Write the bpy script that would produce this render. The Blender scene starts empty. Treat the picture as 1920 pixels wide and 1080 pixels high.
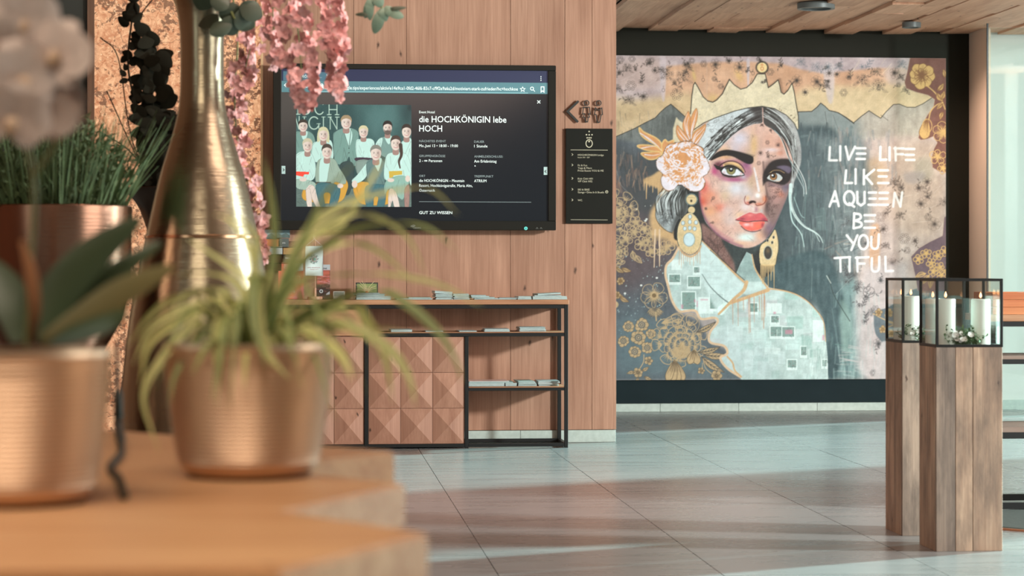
import bpy, bmesh, math, random
import numpy as np
from mathutils import Vector, Matrix, noise as mnoise
sc = bpy.context.scene
COL = sc.collection
rnd = random.Random(11)
# ---------------------------------------------------------------- camera
F = 4200.0                       # focal length in pixels of the 1920 frame (78.75 mm on 36 mm)
TH = math.atan(390/4200)         # the camera looks a little to the right of the wall normal
H = 1.12                         # eye height
cd = bpy.data.cameras.new('camera'); cam = bpy.data.objects.new('camera', cd); COL.objects.link(cam)
cam.location = (0, 0, H); cam.rotation_euler = (math.pi/2, 0, -TH)
cd.sensor_width = 36; cd.lens = F*36/1920; cd.shift_y = -38/1920
cd.dof.use_dof = True; cd.dof.focus_distance = 12.4; cd.dof.aperture_fstop = 4.9
cd.clip_end = 200
sc.camera = cam
# ---------------------------------------------------------------- light
sc.view_settings.view_transform = 'Standard'; sc.view_settings.look = 'None'
sc.view_settings.gamma = 1; sc.view_settings.use_curve_mapping = False
sc.view_settings.exposure = 0.0
w = bpy.data.worlds.new('world'); sc.world = w; w.use_nodes = True
bg = w.node_tree.nodes['Background']; bg.inputs[0].default_value = (.84, 1.0, .98, 1); bg.inputs[1].default_value = .9
def lamp(name, kind, loc, target, energy, color, **kw):
    d = bpy.data.lights.new(name, kind); d.energy = energy; d.color = color
    for k, v in kw.items(): setattr(d, k, v)
    o = bpy.data.objects.new(name, d); COL.objects.link(o); o.location = loc
    o.rotation_euler = (Vector(target)-Vector(loc)).to_track_quat('-Z', 'Y').to_euler()
    return o
lamp('sun', 'SUN', (12, 16, 5), (2, 11.5, 1), 15.0, (.60, 1.0, .98), angle=math.radians(2.2))
lamp('window_light', 'AREA', (8.78, 7.3, 3.0), (1.55, 14.2, .45), 1200, (.90, 1.0, .98), shape='DISK', size=.66)
lamp('side_daylight', 'AREA', (7.95, 9.65, 1.6), (0, 9.65, 1.2), 170, (.82, 1.0, .98), shape='RECTANGLE', size=2.0, size_y=2.6)
lamp('front_daylight', 'AREA', (7.95, 2.6, 1.6), (0, 3.4, .9), 175, (1.0, .97, .88), shape='RECTANGLE', size=4.6, size_y=2.4)
lamp('table_fill', 'AREA', (-.6, 1.6, 3.25), (-.4, 3.0, 0), 105, (1.0, .84, .66), shape='DISK', size=2.4)  # added warm fill over the table, no fixture behind it
lamp('hall_fill', 'AREA', (1.2, 6.9, 3.25), (1.3, 8.6, 0), 100, (1.0, .72, .60), shape='DISK', size=2.6)  # added warm fill for floor, timber wall and pedestal fronts, no fixture
lamp('west_fill', 'AREA', (-3.5, 2.4, 1.5), (0, 3.6, 1.1), 24, (.86, 1.0, .90), shape='RECTANGLE', size=2.4, size_y=2.2)  # added fill before a windowless wall, for greenish highlights on pots and vase
lamp('ceiling_fill', 'AREA', (6.5, 13.6, 1.3), (4.2, 15.2, 2.95), 22, (1.0, .80, .64), shape='DISK', size=.5)  # added uplight to brighten the shingled ceiling, no lamp stands here
lamp('floor_band_fill', 'SPOT', (1.3, 10.7, 3.3), (1.3, 10.75, 0), 420, (1.0, .62, .54), spot_size=1.25, spot_blend=1.0, shadow_soft_size=.25)  # added spot that makes the pink band on the floor, no fixture
sc.cycles.transparent_max_bounces = 48
# ---------------------------------------------------------------- helpers
def lin(c):
    return tuple(((v/255)/12.92 if v/255 <= .04045 else ((v/255+.055)/1.055)**2.4) for v in c)
def at(px, py, t):
    """point seen at a pixel of the photograph, t metres in front of the camera"""
    a = (px-960)/F; b = -(py-502)/F
    return Vector((t*(math.sin(TH)+a*math.cos(TH)), t*(math.cos(TH)-a*math.sin(TH)), H+t*b))
def atY(px, py, Y):
    a = (px-960)/F
    return at(px, py, Y/(math.cos(TH)-a*math.sin(TH)))
def atZ(px, py, z): return at(px, py, (H-z)*F/(py-502))
def tag(o, label=None, cat=None, group=None, kind=None):
    for k, v in (('label', label), ('category', cat), ('group', group), ('kind', kind)):
        if v: o[k] = v
    return o
def link(name, me, mat=None, parent=None):
    o = bpy.data.objects.new(name, me); COL.objects.link(o)
    if mat is not None and not len(me.materials): me.materials.append(mat)
    if parent is not None: o.parent = parent; o.matrix_parent_inverse = Matrix.Translation(-WL(parent))
    return o
def WL(o): return Vector(o.location)
def empty(name, loc, label, cat, group=None):
    o = bpy.data.objects.new(name, None); COL.objects.link(o); o.location = loc; o.empty_display_size = .1
    return tag(o, label, cat, group)
def mesh(name, verts, faces, mat=None, parent=None, smooth=False):
    me = bpy.data.meshes.new(name); me.from_pydata([tuple(v) for v in verts], [], faces); me.update()
    if smooth: me.shade_smooth()
    return link(name, me, mat, parent)
class MB:
    """collects simple shapes into one mesh (world coordinates)"""
    def __init__(s): s.v, s.f = [], []
    def add(s, v, f):
        n = len(s.v); s.v += [tuple(p) for p in v]; s.f += [tuple(i+n for i in q) for q in f]; return s
    def box(s, x0, x1, y0, y1, z0, z1, b=0):
        if not b:
            v = [(x, y, z) for x in (x0, x1) for y in (y0, y1) for z in (z0, z1)]
            return s.add(v, [(0,1,3,2),(4,6,7,5),(0,4,5,1),(2,3,7,6),(0,2,6,4),(1,5,7,3)])
        bm = bmesh.new(); bmesh.ops.create_cube(bm, size=1)
        for q in bm.verts: q.co = Vector(((x0+x1)/2+q.co.x*(x1-x0), (y0+y1)/2+q.co.y*(y1-y0), (z0+z1)/2+q.co.z*(z1-z0)))
        bmesh.ops.bevel(bm, geom=bm.edges[:], offset=b, segments=1, affect='EDGES')
        bm.verts.index_update(); s.add([q.co for q in bm.verts], [[q.index for q in f.verts] for f in bm.faces]); bm.free(); return s
    def xf(s, M):
        s.v = [tuple(M @ Vector(p)) for p in s.v]; return s
    def prism(s, pts, z0, z1):
        n = len(pts)
        return s.add([(x, y, z0) for x, y in pts]+[(x, y, z1) for x, y in pts], [tuple(range(n))[::-1], tuple(range(n, 2*n))]+[(i, (i+1) % n, (i+1) % n+n, i+n) for i in range(n)])
    def wall_shape(s, pts, Y, d):
        """outline in x,z standing at Y, thickness d towards the room"""
        n = len(pts)
        return s.add([(x, Y-d, z) for x, z in pts]+[(x, Y, z) for x, z in pts], [tuple(range(n)), tuple(range(n, 2*n))[::-1]]+[(i, i+n, (i+1) % n+n, (i+1) % n) for i in range(n)])
    def stroke(s, pts, w_, Y, d):
        """a flat bar of width w_ along an x,z polyline, mitred at the corners, its back at Y and d thick"""
        p = [Vector(q) for q in pts]; closed = (p[0]-p[-1]).length < 1e-6 and len(p) > 3
        if closed: p = p[:-1]
        n = len(p); L_, R_ = [], []
        for i in range(n):
            a = p[i-1] if closed or i > 0 else None; b = p[(i+1) % n] if closed or i < n-1 else None
            t0 = (p[i]-a).normalized() if a is not None else None; t1 = (b-p[i]).normalized() if b is not None else None
            t0 = t0 if t0 is not None else t1; t1 = t1 if t1 is not None else t0
            m = Vector((-(t0+t1).y, (t0+t1).x)); m = m.normalized() if m.length > 1e-6 else Vector((-t0.y, t0.x))
            k = min(2.5, 1/max(.3, m.dot(Vector((-t1.y, t1.x))))); L_.append(p[i]+m*k*w_/2); R_.append(p[i]-m*k*w_/2)
        v = [(q.x, Y-d, q.y) for q in L_]+[(q.x, Y-d, q.y) for q in R_]+[(q.x, Y, q.y) for q in L_]+[(q.x, Y, q.y) for q in R_]; f = []
        for i in range(n if closed else n-1):
            j = (i+1) % n
            f += [(i, n+i, n+j, j), (i, j, 2*n+j, 2*n+i), (n+j, n+i, 3*n+i, 3*n+j), (2*n+i, 2*n+j, 3*n+j, 3*n+i)]
        if not closed: f += [(0, 2*n, 3*n, n), (n-1, 2*n-1, 4*n-1, 3*n-1)]
        return s.add(v, f)
    def tube(s, pts, r, seg=8, cap=True):
        pts = [Vector(p) for p in pts]; n = len(pts); R = r if isinstance(r, (list, tuple)) else [r]*n
        T = [(pts[min(i+1, n-1)]-pts[max(i-1, 0)]).normalized() for i in range(n)]
        u = T[0].orthogonal().normalized(); v, f = [], []
        for i in range(n):
            u = (u-T[i]*u.dot(T[i])).normalized(); w_ = T[i].cross(u)
            v += [pts[i]+(u*math.cos(6.28318*k/seg)+w_*math.sin(6.28318*k/seg))*R[i] for k in range(seg)]
        for i in range(n-1):
            for k in range(seg): f.append((i*seg+k, i*seg+(k+1) % seg, (i+1)*seg+(k+1) % seg, (i+1)*seg+k))
        if cap: f += [tuple(range(seg))[::-1], tuple(range((n-1)*seg, n*seg))]
        return s.add(v, f)
    def lathe(s, prof, seg=48, c=(0, 0)):
        v, f, n = [], [], len(prof)
        for k in range(seg):
            a = 6.2831853*k/seg
            v += [(c[0]+r*math.cos(a), c[1]+r*math.sin(a), z) for r, z in prof]
        for k in range(seg):
            q = (k+1) % seg
            for i in range(n-1):
                if prof[i][0] < 1e-6 and prof[i+1][0] < 1e-6: continue
                f.append((k*n+i, q*n+i, q*n+i+1, k*n+i+1))
        return s.add(v, f)
    def ball(s, c, r, sx=1, sy=1, sz=1, seg=12, ring=8):
        pr = [(r*math.sin(math.pi*i/ring), -r*math.cos(math.pi*i/ring)) for i in range(ring+1)]
        m = MB().lathe(pr, seg); return s.add([(c[0]+x*sx, c[1]+y*sy, c[2]+z*sz) for x, y, z in m.v], m.f)
    def ribbon(s, pts, wd, side, fold=.25, thick=0):
        """a leaf blade along pts, wd(u) half width, side a vector across it"""
        pts = [Vector(p) for p in pts]; n = len(pts); v, f = [], []
        for i in range(n):
            t = (pts[min(i+1, n-1)]-pts[max(i-1, 0)]).normalized(); q = Vector(side); q = (q-t*q.dot(t)).normalized(); nn = t.cross(q)
            h = wd(i/(n-1))
            v += [pts[i]-q*h+nn*h*fold, pts[i]-nn*h*fold*.2, pts[i]+q*h+nn*h*fold]
        for i in range(n-1):
            for k in (0, 1): f.append((i*3+k, i*3+k+1, i*3+k+4, i*3+k+3))
        return s.add(v, f)
    def build(s, name, mat=None, parent=None, smooth=False, merge=False):
        me = bpy.data.meshes.new(name); me.from_pydata(s.v, [], s.f); me.update()
        if merge:
            bm = bmesh.new(); bm.from_mesh(me); bmesh.ops.remove_doubles(bm, verts=bm.verts, dist=1e-5); bmesh.ops.recalc_face_normals(bm, faces=bm.faces); bm.to_mesh(me); bm.free()
        if smooth:
            me.shade_smooth()
            try: me.set_sharp_from_angle(angle=math.radians(smooth if smooth is not True else 40))
            except Exception: pass
        return link(name, me, mat, parent)
def spline(pts, n=6):
    p = [Vector(q) for q in pts]
    if len(p) < 3: return p
    q = [p[0]*2-p[1]]+p+[p[-1]*2-p[-2]]; out = []
    for i in range(len(p)-1):
        a, b, c, d = q[i:i+4]
        for k in range(n):
            t = k/n; out.append(.5*((2*b)+(c-a)*t+(2*a-5*b+4*c-d)*t*t+(3*b-a-3*c+d)*t**3))
    return out+[p[-1]]
# ---------------------------------------------------------------- materials
def nt(name):
    m = bpy.data.materials.new(name); m.use_nodes = True; t = m.node_tree
    return m, t, t.nodes['Principled BSDF'], (lambda k: t.nodes.new('ShaderNode'+k)), t.links.new
def mixc(N, L, fac, a, b, mode='MIX'):
    x = N('Mix'); x.data_type = 'RGBA'; x.blend_type = mode
    for s_, v in ((x.inputs[0], fac), (x.inputs[6], a), (x.inputs[7], b)):
        if hasattr(v, 'links'): L(v, s_)
        else: s_.default_value = v if not isinstance(v, tuple) or len(v) == 4 else (*v, 1)
    return x.outputs[2]
def mat(name, rgb, rough=.5, metal=0, var=.0, scale=6, stretch=(1, 1, 1), bump=0, spec=.5, alpha=None, rvar=0, emit=0, trans=0):
    m, t, p, N, L = nt(name); c = lin(rgb)
    p.inputs['Base Color'].default_value = (*c, 1); p.inputs['Roughness'].default_value = rough; p.inputs['Metallic'].default_value = metal
    p.inputs['Specular IOR Level'].default_value = spec
    if emit: p.inputs['Emission Color'].default_value = (*c, 1); p.inputs['Emission Strength'].default_value = emit
    if trans: p.inputs['Transmission Weight'].default_value = trans
    if var or bump:
        tc, mp, nz = N('TexCoord'), N('Mapping'), N('TexNoise'); L(tc.outputs['Object'], mp.inputs[0]); mp.inputs['Scale'].default_value = stretch
        L(mp.outputs[0], nz.inputs['Vector']); nz.inputs['Scale'].default_value = scale; nz.inputs['Detail'].default_value = 5
        if var:
            f = N('MapRange'); L(nz.outputs[0], f.inputs[0]); f.inputs[1].default_value = .3; f.inputs[2].default_value = .7; f.inputs[3].default_value = 1-var; f.inputs[4].default_value = 1+var
            s_ = N('VectorMath'); s_.operation = 'SCALE'; s_.inputs[0].default_value = c; L(f.outputs[0], s_.inputs['Scale'])
            out = s_.outputs[0]
            if rvar:
                oi = N('ObjectInfo'); g = N('MapRange'); L(oi.outputs['Random'], g.inputs[0]); g.inputs[3].default_value = 1-rvar; g.inputs[4].default_value = 1+rvar
                s2 = N('VectorMath'); s2.operation = 'SCALE'; L(out, s2.inputs[0]); L(g.outputs[0], s2.inputs['Scale']); out = s2.outputs[0]
            L(out, p.inputs['Base Color'])
        if bump:
            b = N('Bump'); b.inputs['Strength'].default_value = bump; b.inputs['Distance'].default_value = .004; L(nz.outputs[0], b.inputs['Height']); L(b.outputs[0], p.inputs['Normal'])
    return m
def wood(name, dark, light, axis=2, rough=.55, knots=.0, rvar=.1, scale=1, grain=.5, spec=.35, contrast=1.0, weather=0):
    """planked timber: long fibres along one axis, every board of its own tone, a few dark knots and cracks"""
    m, t, p, N, L = nt(name)
    tc, oi, mp, ad = N('TexCoord'), N('ObjectInfo'), N('Mapping'), N('VectorMath')
    cb = N('CombineXYZ'); ml = N('Math'); ml.operation = 'MULTIPLY'; L(oi.outputs['Random'], ml.inputs[0]); ml.inputs[1].default_value = 57
    for i in range(3): L(ml.outputs[0], cb.inputs[i])
    L(tc.outputs['Object'], ad.inputs[0]); L(cb.outputs[0], ad.inputs[1])
    st = [9*scale]*3; st[axis] = .9*scale; mp.inputs['Scale'].default_value = st; L(ad.outputs[0], mp.inputs[0])
    n1 = N('TexNoise'); n1.inputs['Scale'].default_value = 1.6; n1.inputs['Detail'].default_value = 6; n1.inputs['Distortion'].default_value = .6; L(mp.outputs[0], n1.inputs['Vector'])
    st2 = [70*scale]*3; st2[axis] = 2.2*scale; mp2 = N('Mapping'); mp2.inputs['Scale'].default_value = st2; L(ad.outputs[0], mp2.inputs[0])
    n2 = N('TexNoise'); n2.inputs['Scale'].default_value = 1.3; n2.inputs['Detail'].default_value = 4; L(mp2.outputs[0], n2.inputs['Vector'])
    n3 = N('TexNoise'); n3.inputs['Scale'].default_value = 1.1; n3.inputs['Detail'].default_value = 2; L(ad.outputs[0], n3.inputs['Vector'])
    a = N('Math'); a.operation = 'MULTIPLY_ADD'; L(n1.outputs[0], a.inputs[0]); a.inputs[1].default_value = .7; 
    b = N('Math'); b.operation = 'MULTIPLY'; L(n2.outputs[0], b.inputs[0]); b.inputs[1].default_value = grain; L(b.outputs[0], a.inputs[2])
    a2 = N('Math'); a2.operation = 'MULTIPLY_ADD'; L(n3.outputs[0], a2.inputs[0]); a2.inputs[1].default_value = .35; L(a.outputs[0], a2.inputs[2])
    mr = N('MapRange'); L(a2.outputs[0], mr.inputs[0]); md_, hw_ = .7+.335*grain, (.2+.085*grain)/contrast; mr.inputs[1].default_value = md_-hw_; mr.inputs[2].default_value = md_+hw_
    col = mixc(N, L, mr.outputs[0], lin(dark), lin(light))
    if knots:
        sx_, au, cu_ = N('SeparateXYZ'), N('Math'), N('CombineXYZ'); L(ad.outputs[0], sx_.inputs[0]); o_ = [i for i in range(3) if i != axis]
        L(sx_.outputs[o_[0]], au.inputs[0]); L(sx_.outputs[o_[1]], au.inputs[1]); L(au.outputs[0], cu_.inputs[0]); L(sx_.outputs[axis], cu_.inputs[1])
        dn = N('TexNoise'); dn.inputs['Scale'].default_value = 30; L(ad.outputs[0], dn.inputs['Vector'])
        dd = N('VectorMath'); dd.operation = 'MULTIPLY_ADD'; L(dn.outputs[1], dd.inputs[0]); dd.inputs[1].default_value = (.022,)*3; L(cu_.outputs[0], dd.inputs[2])
        mp3 = N('Mapping'); mp3.inputs['Scale'].default_value = (6.4*scale, 2.6*scale, 1); L(dd.outputs[0], mp3.inputs[0])
        vo = N('TexVoronoi'); vo.voronoi_dimensions = '2D'; vo.inputs['Scale'].default_value = 1; L(mp3.outputs[0], vo.inputs['Vector'])
        k0 = N('MapRange'); L(vo.outputs['Distance'], k0.inputs[0]); k0.inputs[1].default_value = .015; k0.inputs[2].default_value = .02+.09*knots; k0.inputs[3].default_value = .9; k0.inputs[4].default_value = 0
        sc_ = N('SeparateColor'); L(vo.outputs['Color'], sc_.inputs[0]); gt = N('Math'); gt.operation = 'GREATER_THAN'; L(sc_.outputs[0], gt.inputs[0]); gt.inputs[1].default_value = .74
        k = N('Math'); k.operation = 'MULTIPLY'; L(k0.outputs[0], k.inputs[0]); L(gt.outputs[0], k.inputs[1])
        col = mixc(N, L, k.outputs[0], col, lin((64, 42, 32)))
    if rvar:
        g = N('MapRange'); L(oi.outputs['Random'], g.inputs[0]); g.inputs[3].default_value = 1-rvar; g.inputs[4].default_value = 1+rvar
        s2 = N('VectorMath'); s2.operation = 'SCALE'; L(col, s2.inputs[0]); L(g.outputs[0], s2.inputs['Scale']); col = s2.outputs[0]
    if weather:
        st4 = [5]*3; st4[axis] = 1.3; mp4 = N('Mapping'); mp4.inputs['Scale'].default_value = st4; L(ad.outputs[0], mp4.inputs[0])
        n4 = N('TexNoise'); n4.inputs['Scale'].default_value = 2.2; n4.inputs['Detail'].default_value = 5; n4.inputs['Roughness'].default_value = .65; L(mp4.outputs[0], n4.inputs['Vector'])
        r4 = N('MapRange'); L(n4.outputs[0], r4.inputs[0]); r4.inputs[1].default_value = .42; r4.inputs[2].default_value = .68; r4.inputs[4].default_value = weather
        col = mixc(N, L, r4.outputs[0], col, lin((96, 86, 80)))
    L(col, p.inputs['Base Color']); p.inputs['Roughness'].default_value = rough; p.inputs['Specular IOR Level'].default_value = spec
    bp = N('Bump'); bp.inputs['Strength'].default_value = .25; bp.inputs['Distance'].default_value = .003; L(n2.outputs[0], bp.inputs['Height']); L(bp.outputs[0], p.inputs['Normal'])
    return m
def metal_brushed(name, rgb, rough=.3, axis=2, ridges=0, dent=0):
    m, t, p, N, L = nt(name); p.inputs['Base Color'].default_value = (*lin(rgb), 1); p.inputs['Metallic'].default_value = 1; p.inputs['Roughness'].default_value = rough
    tc, mp, nz = N('TexCoord'), N('Mapping'), N('TexNoise'); L(tc.outputs['Object'], mp.inputs[0]); s_ = [6, 6, 6]; s_[axis] = 120; mp.inputs['Scale'].default_value = s_
    L(mp.outputs[0], nz.inputs['Vector']); nz.inputs['Scale'].default_value = 1.5; nz.inputs['Detail'].default_value = 4
    b = N('Bump'); b.inputs['Strength'].default_value = .25; b.inputs['Distance'].default_value = .002; L(nz.outputs[0], b.inputs['Height']); L(b.outputs[0], p.inputs['Normal'])
    if dent:
        vo = N('TexVoronoi'); vo.feature = 'SMOOTH_F1'; vo.inputs['Scale'].default_value = 36; L(tc.outputs['Object'], vo.inputs['Vector'])
        b2 = N('Bump'); b2.inputs['Strength'].default_value = dent; b2.inputs['Distance'].default_value = .004; L(vo.outputs['Distance'], b2.inputs['Height']); L(b.outputs[0], b2.inputs['Normal']); L(b2.outputs[0], p.inputs['Normal'])
    return m
def print_mat(name, rough=.6, emit=0, spec=.3):
    """takes its colours from the printed sheet's own colour layer"""
    m, t, p, N, L = nt(name); at_ = N('Attribute'); at_.attribute_name = 'print'
    L(at_.outputs['Color'], p.inputs['Base Color']); p.inputs['Roughness'].default_value = rough; p.inputs['Specular IOR Level'].default_value = spec
    if emit: L(at_.outputs['Color'], p.inputs['Emission Color']); p.inputs['Emission Strength'].default_value = emit
    return m
def printed_sheet(name, img, x0, x1, z0, z1, Y, m, parent=None, gain=1.0):
    """a flat sheet facing the room whose vertices carry the print"""
    h, w_ = img.shape[:2]
    X, Z = np.meshgrid(np.linspace(x0, x1, w_), np.linspace(z1, z0, h))
    co = np.stack([X, np.full_like(X, Y), Z], -1).reshape(-1, 3).astype(np.float32)
    i = np.arange(h*w_).reshape(h, w_)
    q = np.stack([i[1:, :-1], i[1:, 1:], i[:-1, 1:], i[:-1, :-1]], -1).reshape(-1, 4)
    me = bpy.data.meshes.new(name); me.vertices.add(h*w_); me.vertices.foreach_set('co', co.ravel())
    me.loops.add(q.size); me.loops.foreach_set('vertex_index', q.ravel().astype(np.int32))
    me.polygons.add(len(q)); me.polygons.foreach_set('loop_start', np.arange(0, q.size, 4, dtype=np.int32))
    me.update(calc_edges=True)
    l = np.where(img <= .04045, img/12.92, ((img+.055)/1.055)**2.4)*gain
    c = me.color_attributes.new('print', 'FLOAT_COLOR', 'POINT')
    c.data.foreach_set('color', np.concatenate([l.reshape(-1, 3), np.ones((h*w_, 1))], 1).astype(np.float32).ravel())
    return link(name, me, m, parent)
def text(s, name, mt, parent, x0, base, Y, cap=None, x1=None, bold=0, ext=.0004, center=False):
    """lettering on a wall-parallel face: x0..x1 in metres, base line z, cap height in metres"""
    cu = bpy.data.curves.new('lettering', 'FONT'); cu.body = s; cu.size = 1; cu.extrude = 0; cu.offset = bold; cu.resolution_u = 2
    o = bpy.data.objects.new('lettering', cu); COL.objects.link(o)
    me = bpy.data.meshes.new_from_object(o.evaluated_get(bpy.context.evaluated_depsgraph_get()))
    bpy.data.objects.remove(o); bpy.data.curves.remove(cu)
    n = len(me.vertices); co = np.empty(n*3, np.float32); me.vertices.foreach_get('co', co); co = co.reshape(-1, 3)
    k = cap/.729 if cap else None; kx = k
    wd = co[:, 0].max()-co[:, 0].min()
    if x1 is not None:
        kx = (x1-x0)/wd
        if k is None: k = kx
    sh = wd*kx/2 if center else 0
    out = np.stack([x0-sh+(co[:, 0]-co[:, 0].min())*kx, np.full(n, Y), base+co[:, 1]*k], 1)
    me.vertices.foreach_set('co', out.astype(np.float32).ravel()); me.materials.clear(); me.update(); me.name = name
    return link(name, me, mt, parent)
# ---------------------------------------------------------------- flat print: a small painter for the prints, posters and screens
class Paint:
    """rasterises strokes, fills and soft blobs into an rgb array; coordinates are in any user frame"""
    def __init__(s, x0, y0, x1, y1, W, base=(128,128,128), S=2, seed=1):
        s.x0, s.y0 = x0, y0
        s.W = W; s.H = int(round(W*(y1-y0)/(x1-x0))); s.S = S
        s.k = W*S/(x1-x0)
        s.w, s.h = s.W*S, s.H*S
        s.a = np.empty((s.h, s.w, 3), np.float32); s.a[:] = np.array(base, np.float32)/255
        s.r = np.random.RandomState(seed)
        s.clip = None
    def P(s, pts): return (np.array(pts, np.float64)-(s.x0, s.y0))*s.k
    def noise(s, sx, sy, seed=0):
        """smooth value noise over the whole canvas, -1..1; sx, sy feature size in user units"""
        r = np.random.RandomState(seed)
        nx, ny = max(2, int(s.w/(sx*s.k))+3), max(2, int(s.h/(sy*s.k))+3)
        g = r.rand(ny, nx)*2-1
        X = np.linspace(0, nx-1.001, s.w); Y = np.linspace(0, ny-1.001, s.h)
        xi = X.astype(int); fx = X-xi; fx = fx*fx*(3-2*fx)
        yi = Y.astype(int); fy = Y-yi; fy = (fy*fy*(3-2*fy))[:, None]
        r0 = g[:, xi]*(1-fx)+g[:, xi+1]*fx
        return (r0[yi]*(1-fy)+r0[yi+1]*fy).astype(np.float32)
    def mix(s, x0, y0, m, col, a):
        h, w = m.shape
        if s.clip is not None: m = m*s.clip[y0:y0+h, x0:x0+w]
        v = s.a[y0:y0+h, x0:x0+w]
        c = np.array(col, np.float32)/255 if not isinstance(col, np.ndarray) or col.ndim == 1 else col[y0:y0+h, x0:x0+w]
        m = (m*a)[..., None].astype(np.float32)
        v += (c-v)*m
    def curve(s, pts, closed=False, n=6):
        p = np.array(pts, np.float64)
        if len(p) < 3: return p
        q = np.vstack([p[-1:], p, p[:2]]) if closed else np.vstack([2*p[:1]-p[1:2], p, 2*p[-1:]-p[-2:-1]])
        out = []
        m = len(p) if closed else len(p)-1
        t = np.linspace(0, 1, n, endpoint=False)[:, None]
        for i in range(m):
            a, b, c, d = q[i], q[i+1], q[i+2], q[i+3]
            out.append(.5*((2*b)+(-a+c)*t+(2*a-5*b+4*c-d)*t*t+(-a+3*b-3*c+d)*t**3))
        if not closed: out.append(p[-1:])
        return np.vstack(out)
    def mask(s, pts, smooth=True, pad=0):
        p = s.P(s.curve(pts, True) if smooth else pts)
        x0 = max(0, int(p[:, 0].min())-1-pad); x1 = min(s.w, int(p[:, 0].max())+2+pad)
        y0 = max(0, int(p[:, 1].min())-1-pad); y1 = min(s.h, int(p[:, 1].max())+2+pad)
        if x1 <= x0 or y1 <= y0: return None
        t = np.zeros((y1-y0, x1-x0+1), np.int32)
        for (ax, ay), (bx, by) in zip(p, np.roll(p, -1, 0)):
            if ay == by: continue
            if ay > by: ax, ay, bx, by = bx, by, ax, ay
            r0 = max(y0, int(np.ceil(ay-.5))); r1 = min(y1-1, int(np.ceil(by-.5))-1)
            if r1 < r0: continue
            rr = np.arange(r0, r1+1)
            xx = ax+(rr+.5-ay)*(bx-ax)/(by-ay)
            ii = np.clip(np.ceil(xx-.5).astype(int)-x0, 0, x1-x0)
            t[rr-y0, ii] += 1
        return x0, y0, (np.cumsum(t, 1)[:, :-1] & 1).astype(np.float32)
    @staticmethod
    def box(m, n):
        for _ in range(2):
            for ax in (0, 1):
                k = [(0, 0), (0, 0)]; k[ax] = (n+1, n)
                c = np.cumsum(np.pad(m, k), ax)
                m = (c[2*n+1:]-c[:-2*n-1])/(2*n+1) if ax == 0 else (c[:, 2*n+1:]-c[:, :-2*n-1])/(2*n+1)
        return m
    def poly(s, pts, col, a=1, blur=0, smooth=True):
        n = int(round(blur*s.k))
        g = s.mask(pts, smooth, 2*n)
        if g is None: return
        x0, y0, m = g
        if n: m = s.box(m, n)
        s.mix(x0, y0, m, col, a)
    def line(s, pts, w, col, a=1, smooth=True, soft=.7, n=5):
        p = s.P(s.curve(pts, False, n) if smooth and len(pts) > 2 else pts)
        w0, w1 = (w if isinstance(w, tuple) else (w, w))
        w0 *= s.k/2; w1 *= s.k/2
        pad = int(max(w0, w1)+2)
        X0 = max(0, int(p[:, 0].min())-pad); X1 = min(s.w, int(p[:, 0].max())+pad+1)
        Y0 = max(0, int(p[:, 1].min())-pad); Y1 = min(s.h, int(p[:, 1].max())+pad+1)
        if X1 <= X0 or Y1 <= Y0: return
        M = np.zeros((Y1-Y0, X1-X0), np.float32)
        m = len(p)-1
        for i in range(m):
            (ax, ay), (bx, by) = p[i], p[i+1]
            ra = w0+(w1-w0)*i/m; rb = w0+(w1-w0)*(i+1)/m
            x0 = max(X0, int(min(ax, bx))-pad); x1 = min(X1, int(max(ax, bx))+pad+1)
            y0 = max(Y0, int(min(ay, by))-pad); y1 = min(Y1, int(max(ay, by))+pad+1)
            if x1 <= x0 or y1 <= y0: continue
            X = np.arange(x0, x1)+.5-ax; Y = (np.arange(y0, y1)+.5-ay)[:, None]
            dx, dy = bx-ax, by-ay; L = dx*dx+dy*dy+1e-9
            t = np.clip((X*dx+Y*dy)/L, 0, 1)
            d = np.sqrt((X-t*dx)**2+(Y-t*dy)**2)
            v = np.clip((ra+(rb-ra)*t-d)/(2*soft)+.5, 0, 1)
            V = M[y0-Y0:y1-Y0, x0-X0:x1-X0]
            np.maximum(V, v, out=V)
        s.mix(X0, Y0, M, col, a)
    def blob(s, x, y, rx, ry, col, a=1, rot=0, hard=0):
        (cx, cy), = s.P([(x, y)]); rx *= s.k; ry *= s.k
        R = max(rx, ry)*(2.2 if not hard else 1)+2
        x0, x1 = max(0, int(cx-R)), min(s.w, int(cx+R)+1); y0, y1 = max(0, int(cy-R)), min(s.h, int(cy+R)+1)
        if x1 <= x0 or y1 <= y0: return
        X = np.arange(x0, x1)+.5-cx; Y = (np.arange(y0, y1)+.5-cy)[:, None]
        c, q = math.cos(rot), math.sin(rot)
        d2 = ((X*c+Y*q)/rx)**2+((Y*c-X*q)/ry)**2
        m = np.exp(-d2*1.2) if not hard else np.clip((1-np.sqrt(d2))*min(rx, ry)/1.4+.5, 0, 1)
        s.mix(x0, y0, m.astype(np.float32), col, a)
    def ell(s, x, y, rx, ry=None, col=(0,0,0), a=1, rot=0): s.blob(x, y, rx, ry or rx, col, a, rot, 1)
    def ring(s, x, y, rx, ry, w, col, a=1, t0=0, t1=6.2832):
        t = np.linspace(t0, t1, 14)
        s.line(np.c_[x+rx*np.cos(t), y+ry*np.sin(t)], w, col, a, n=2)
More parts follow.
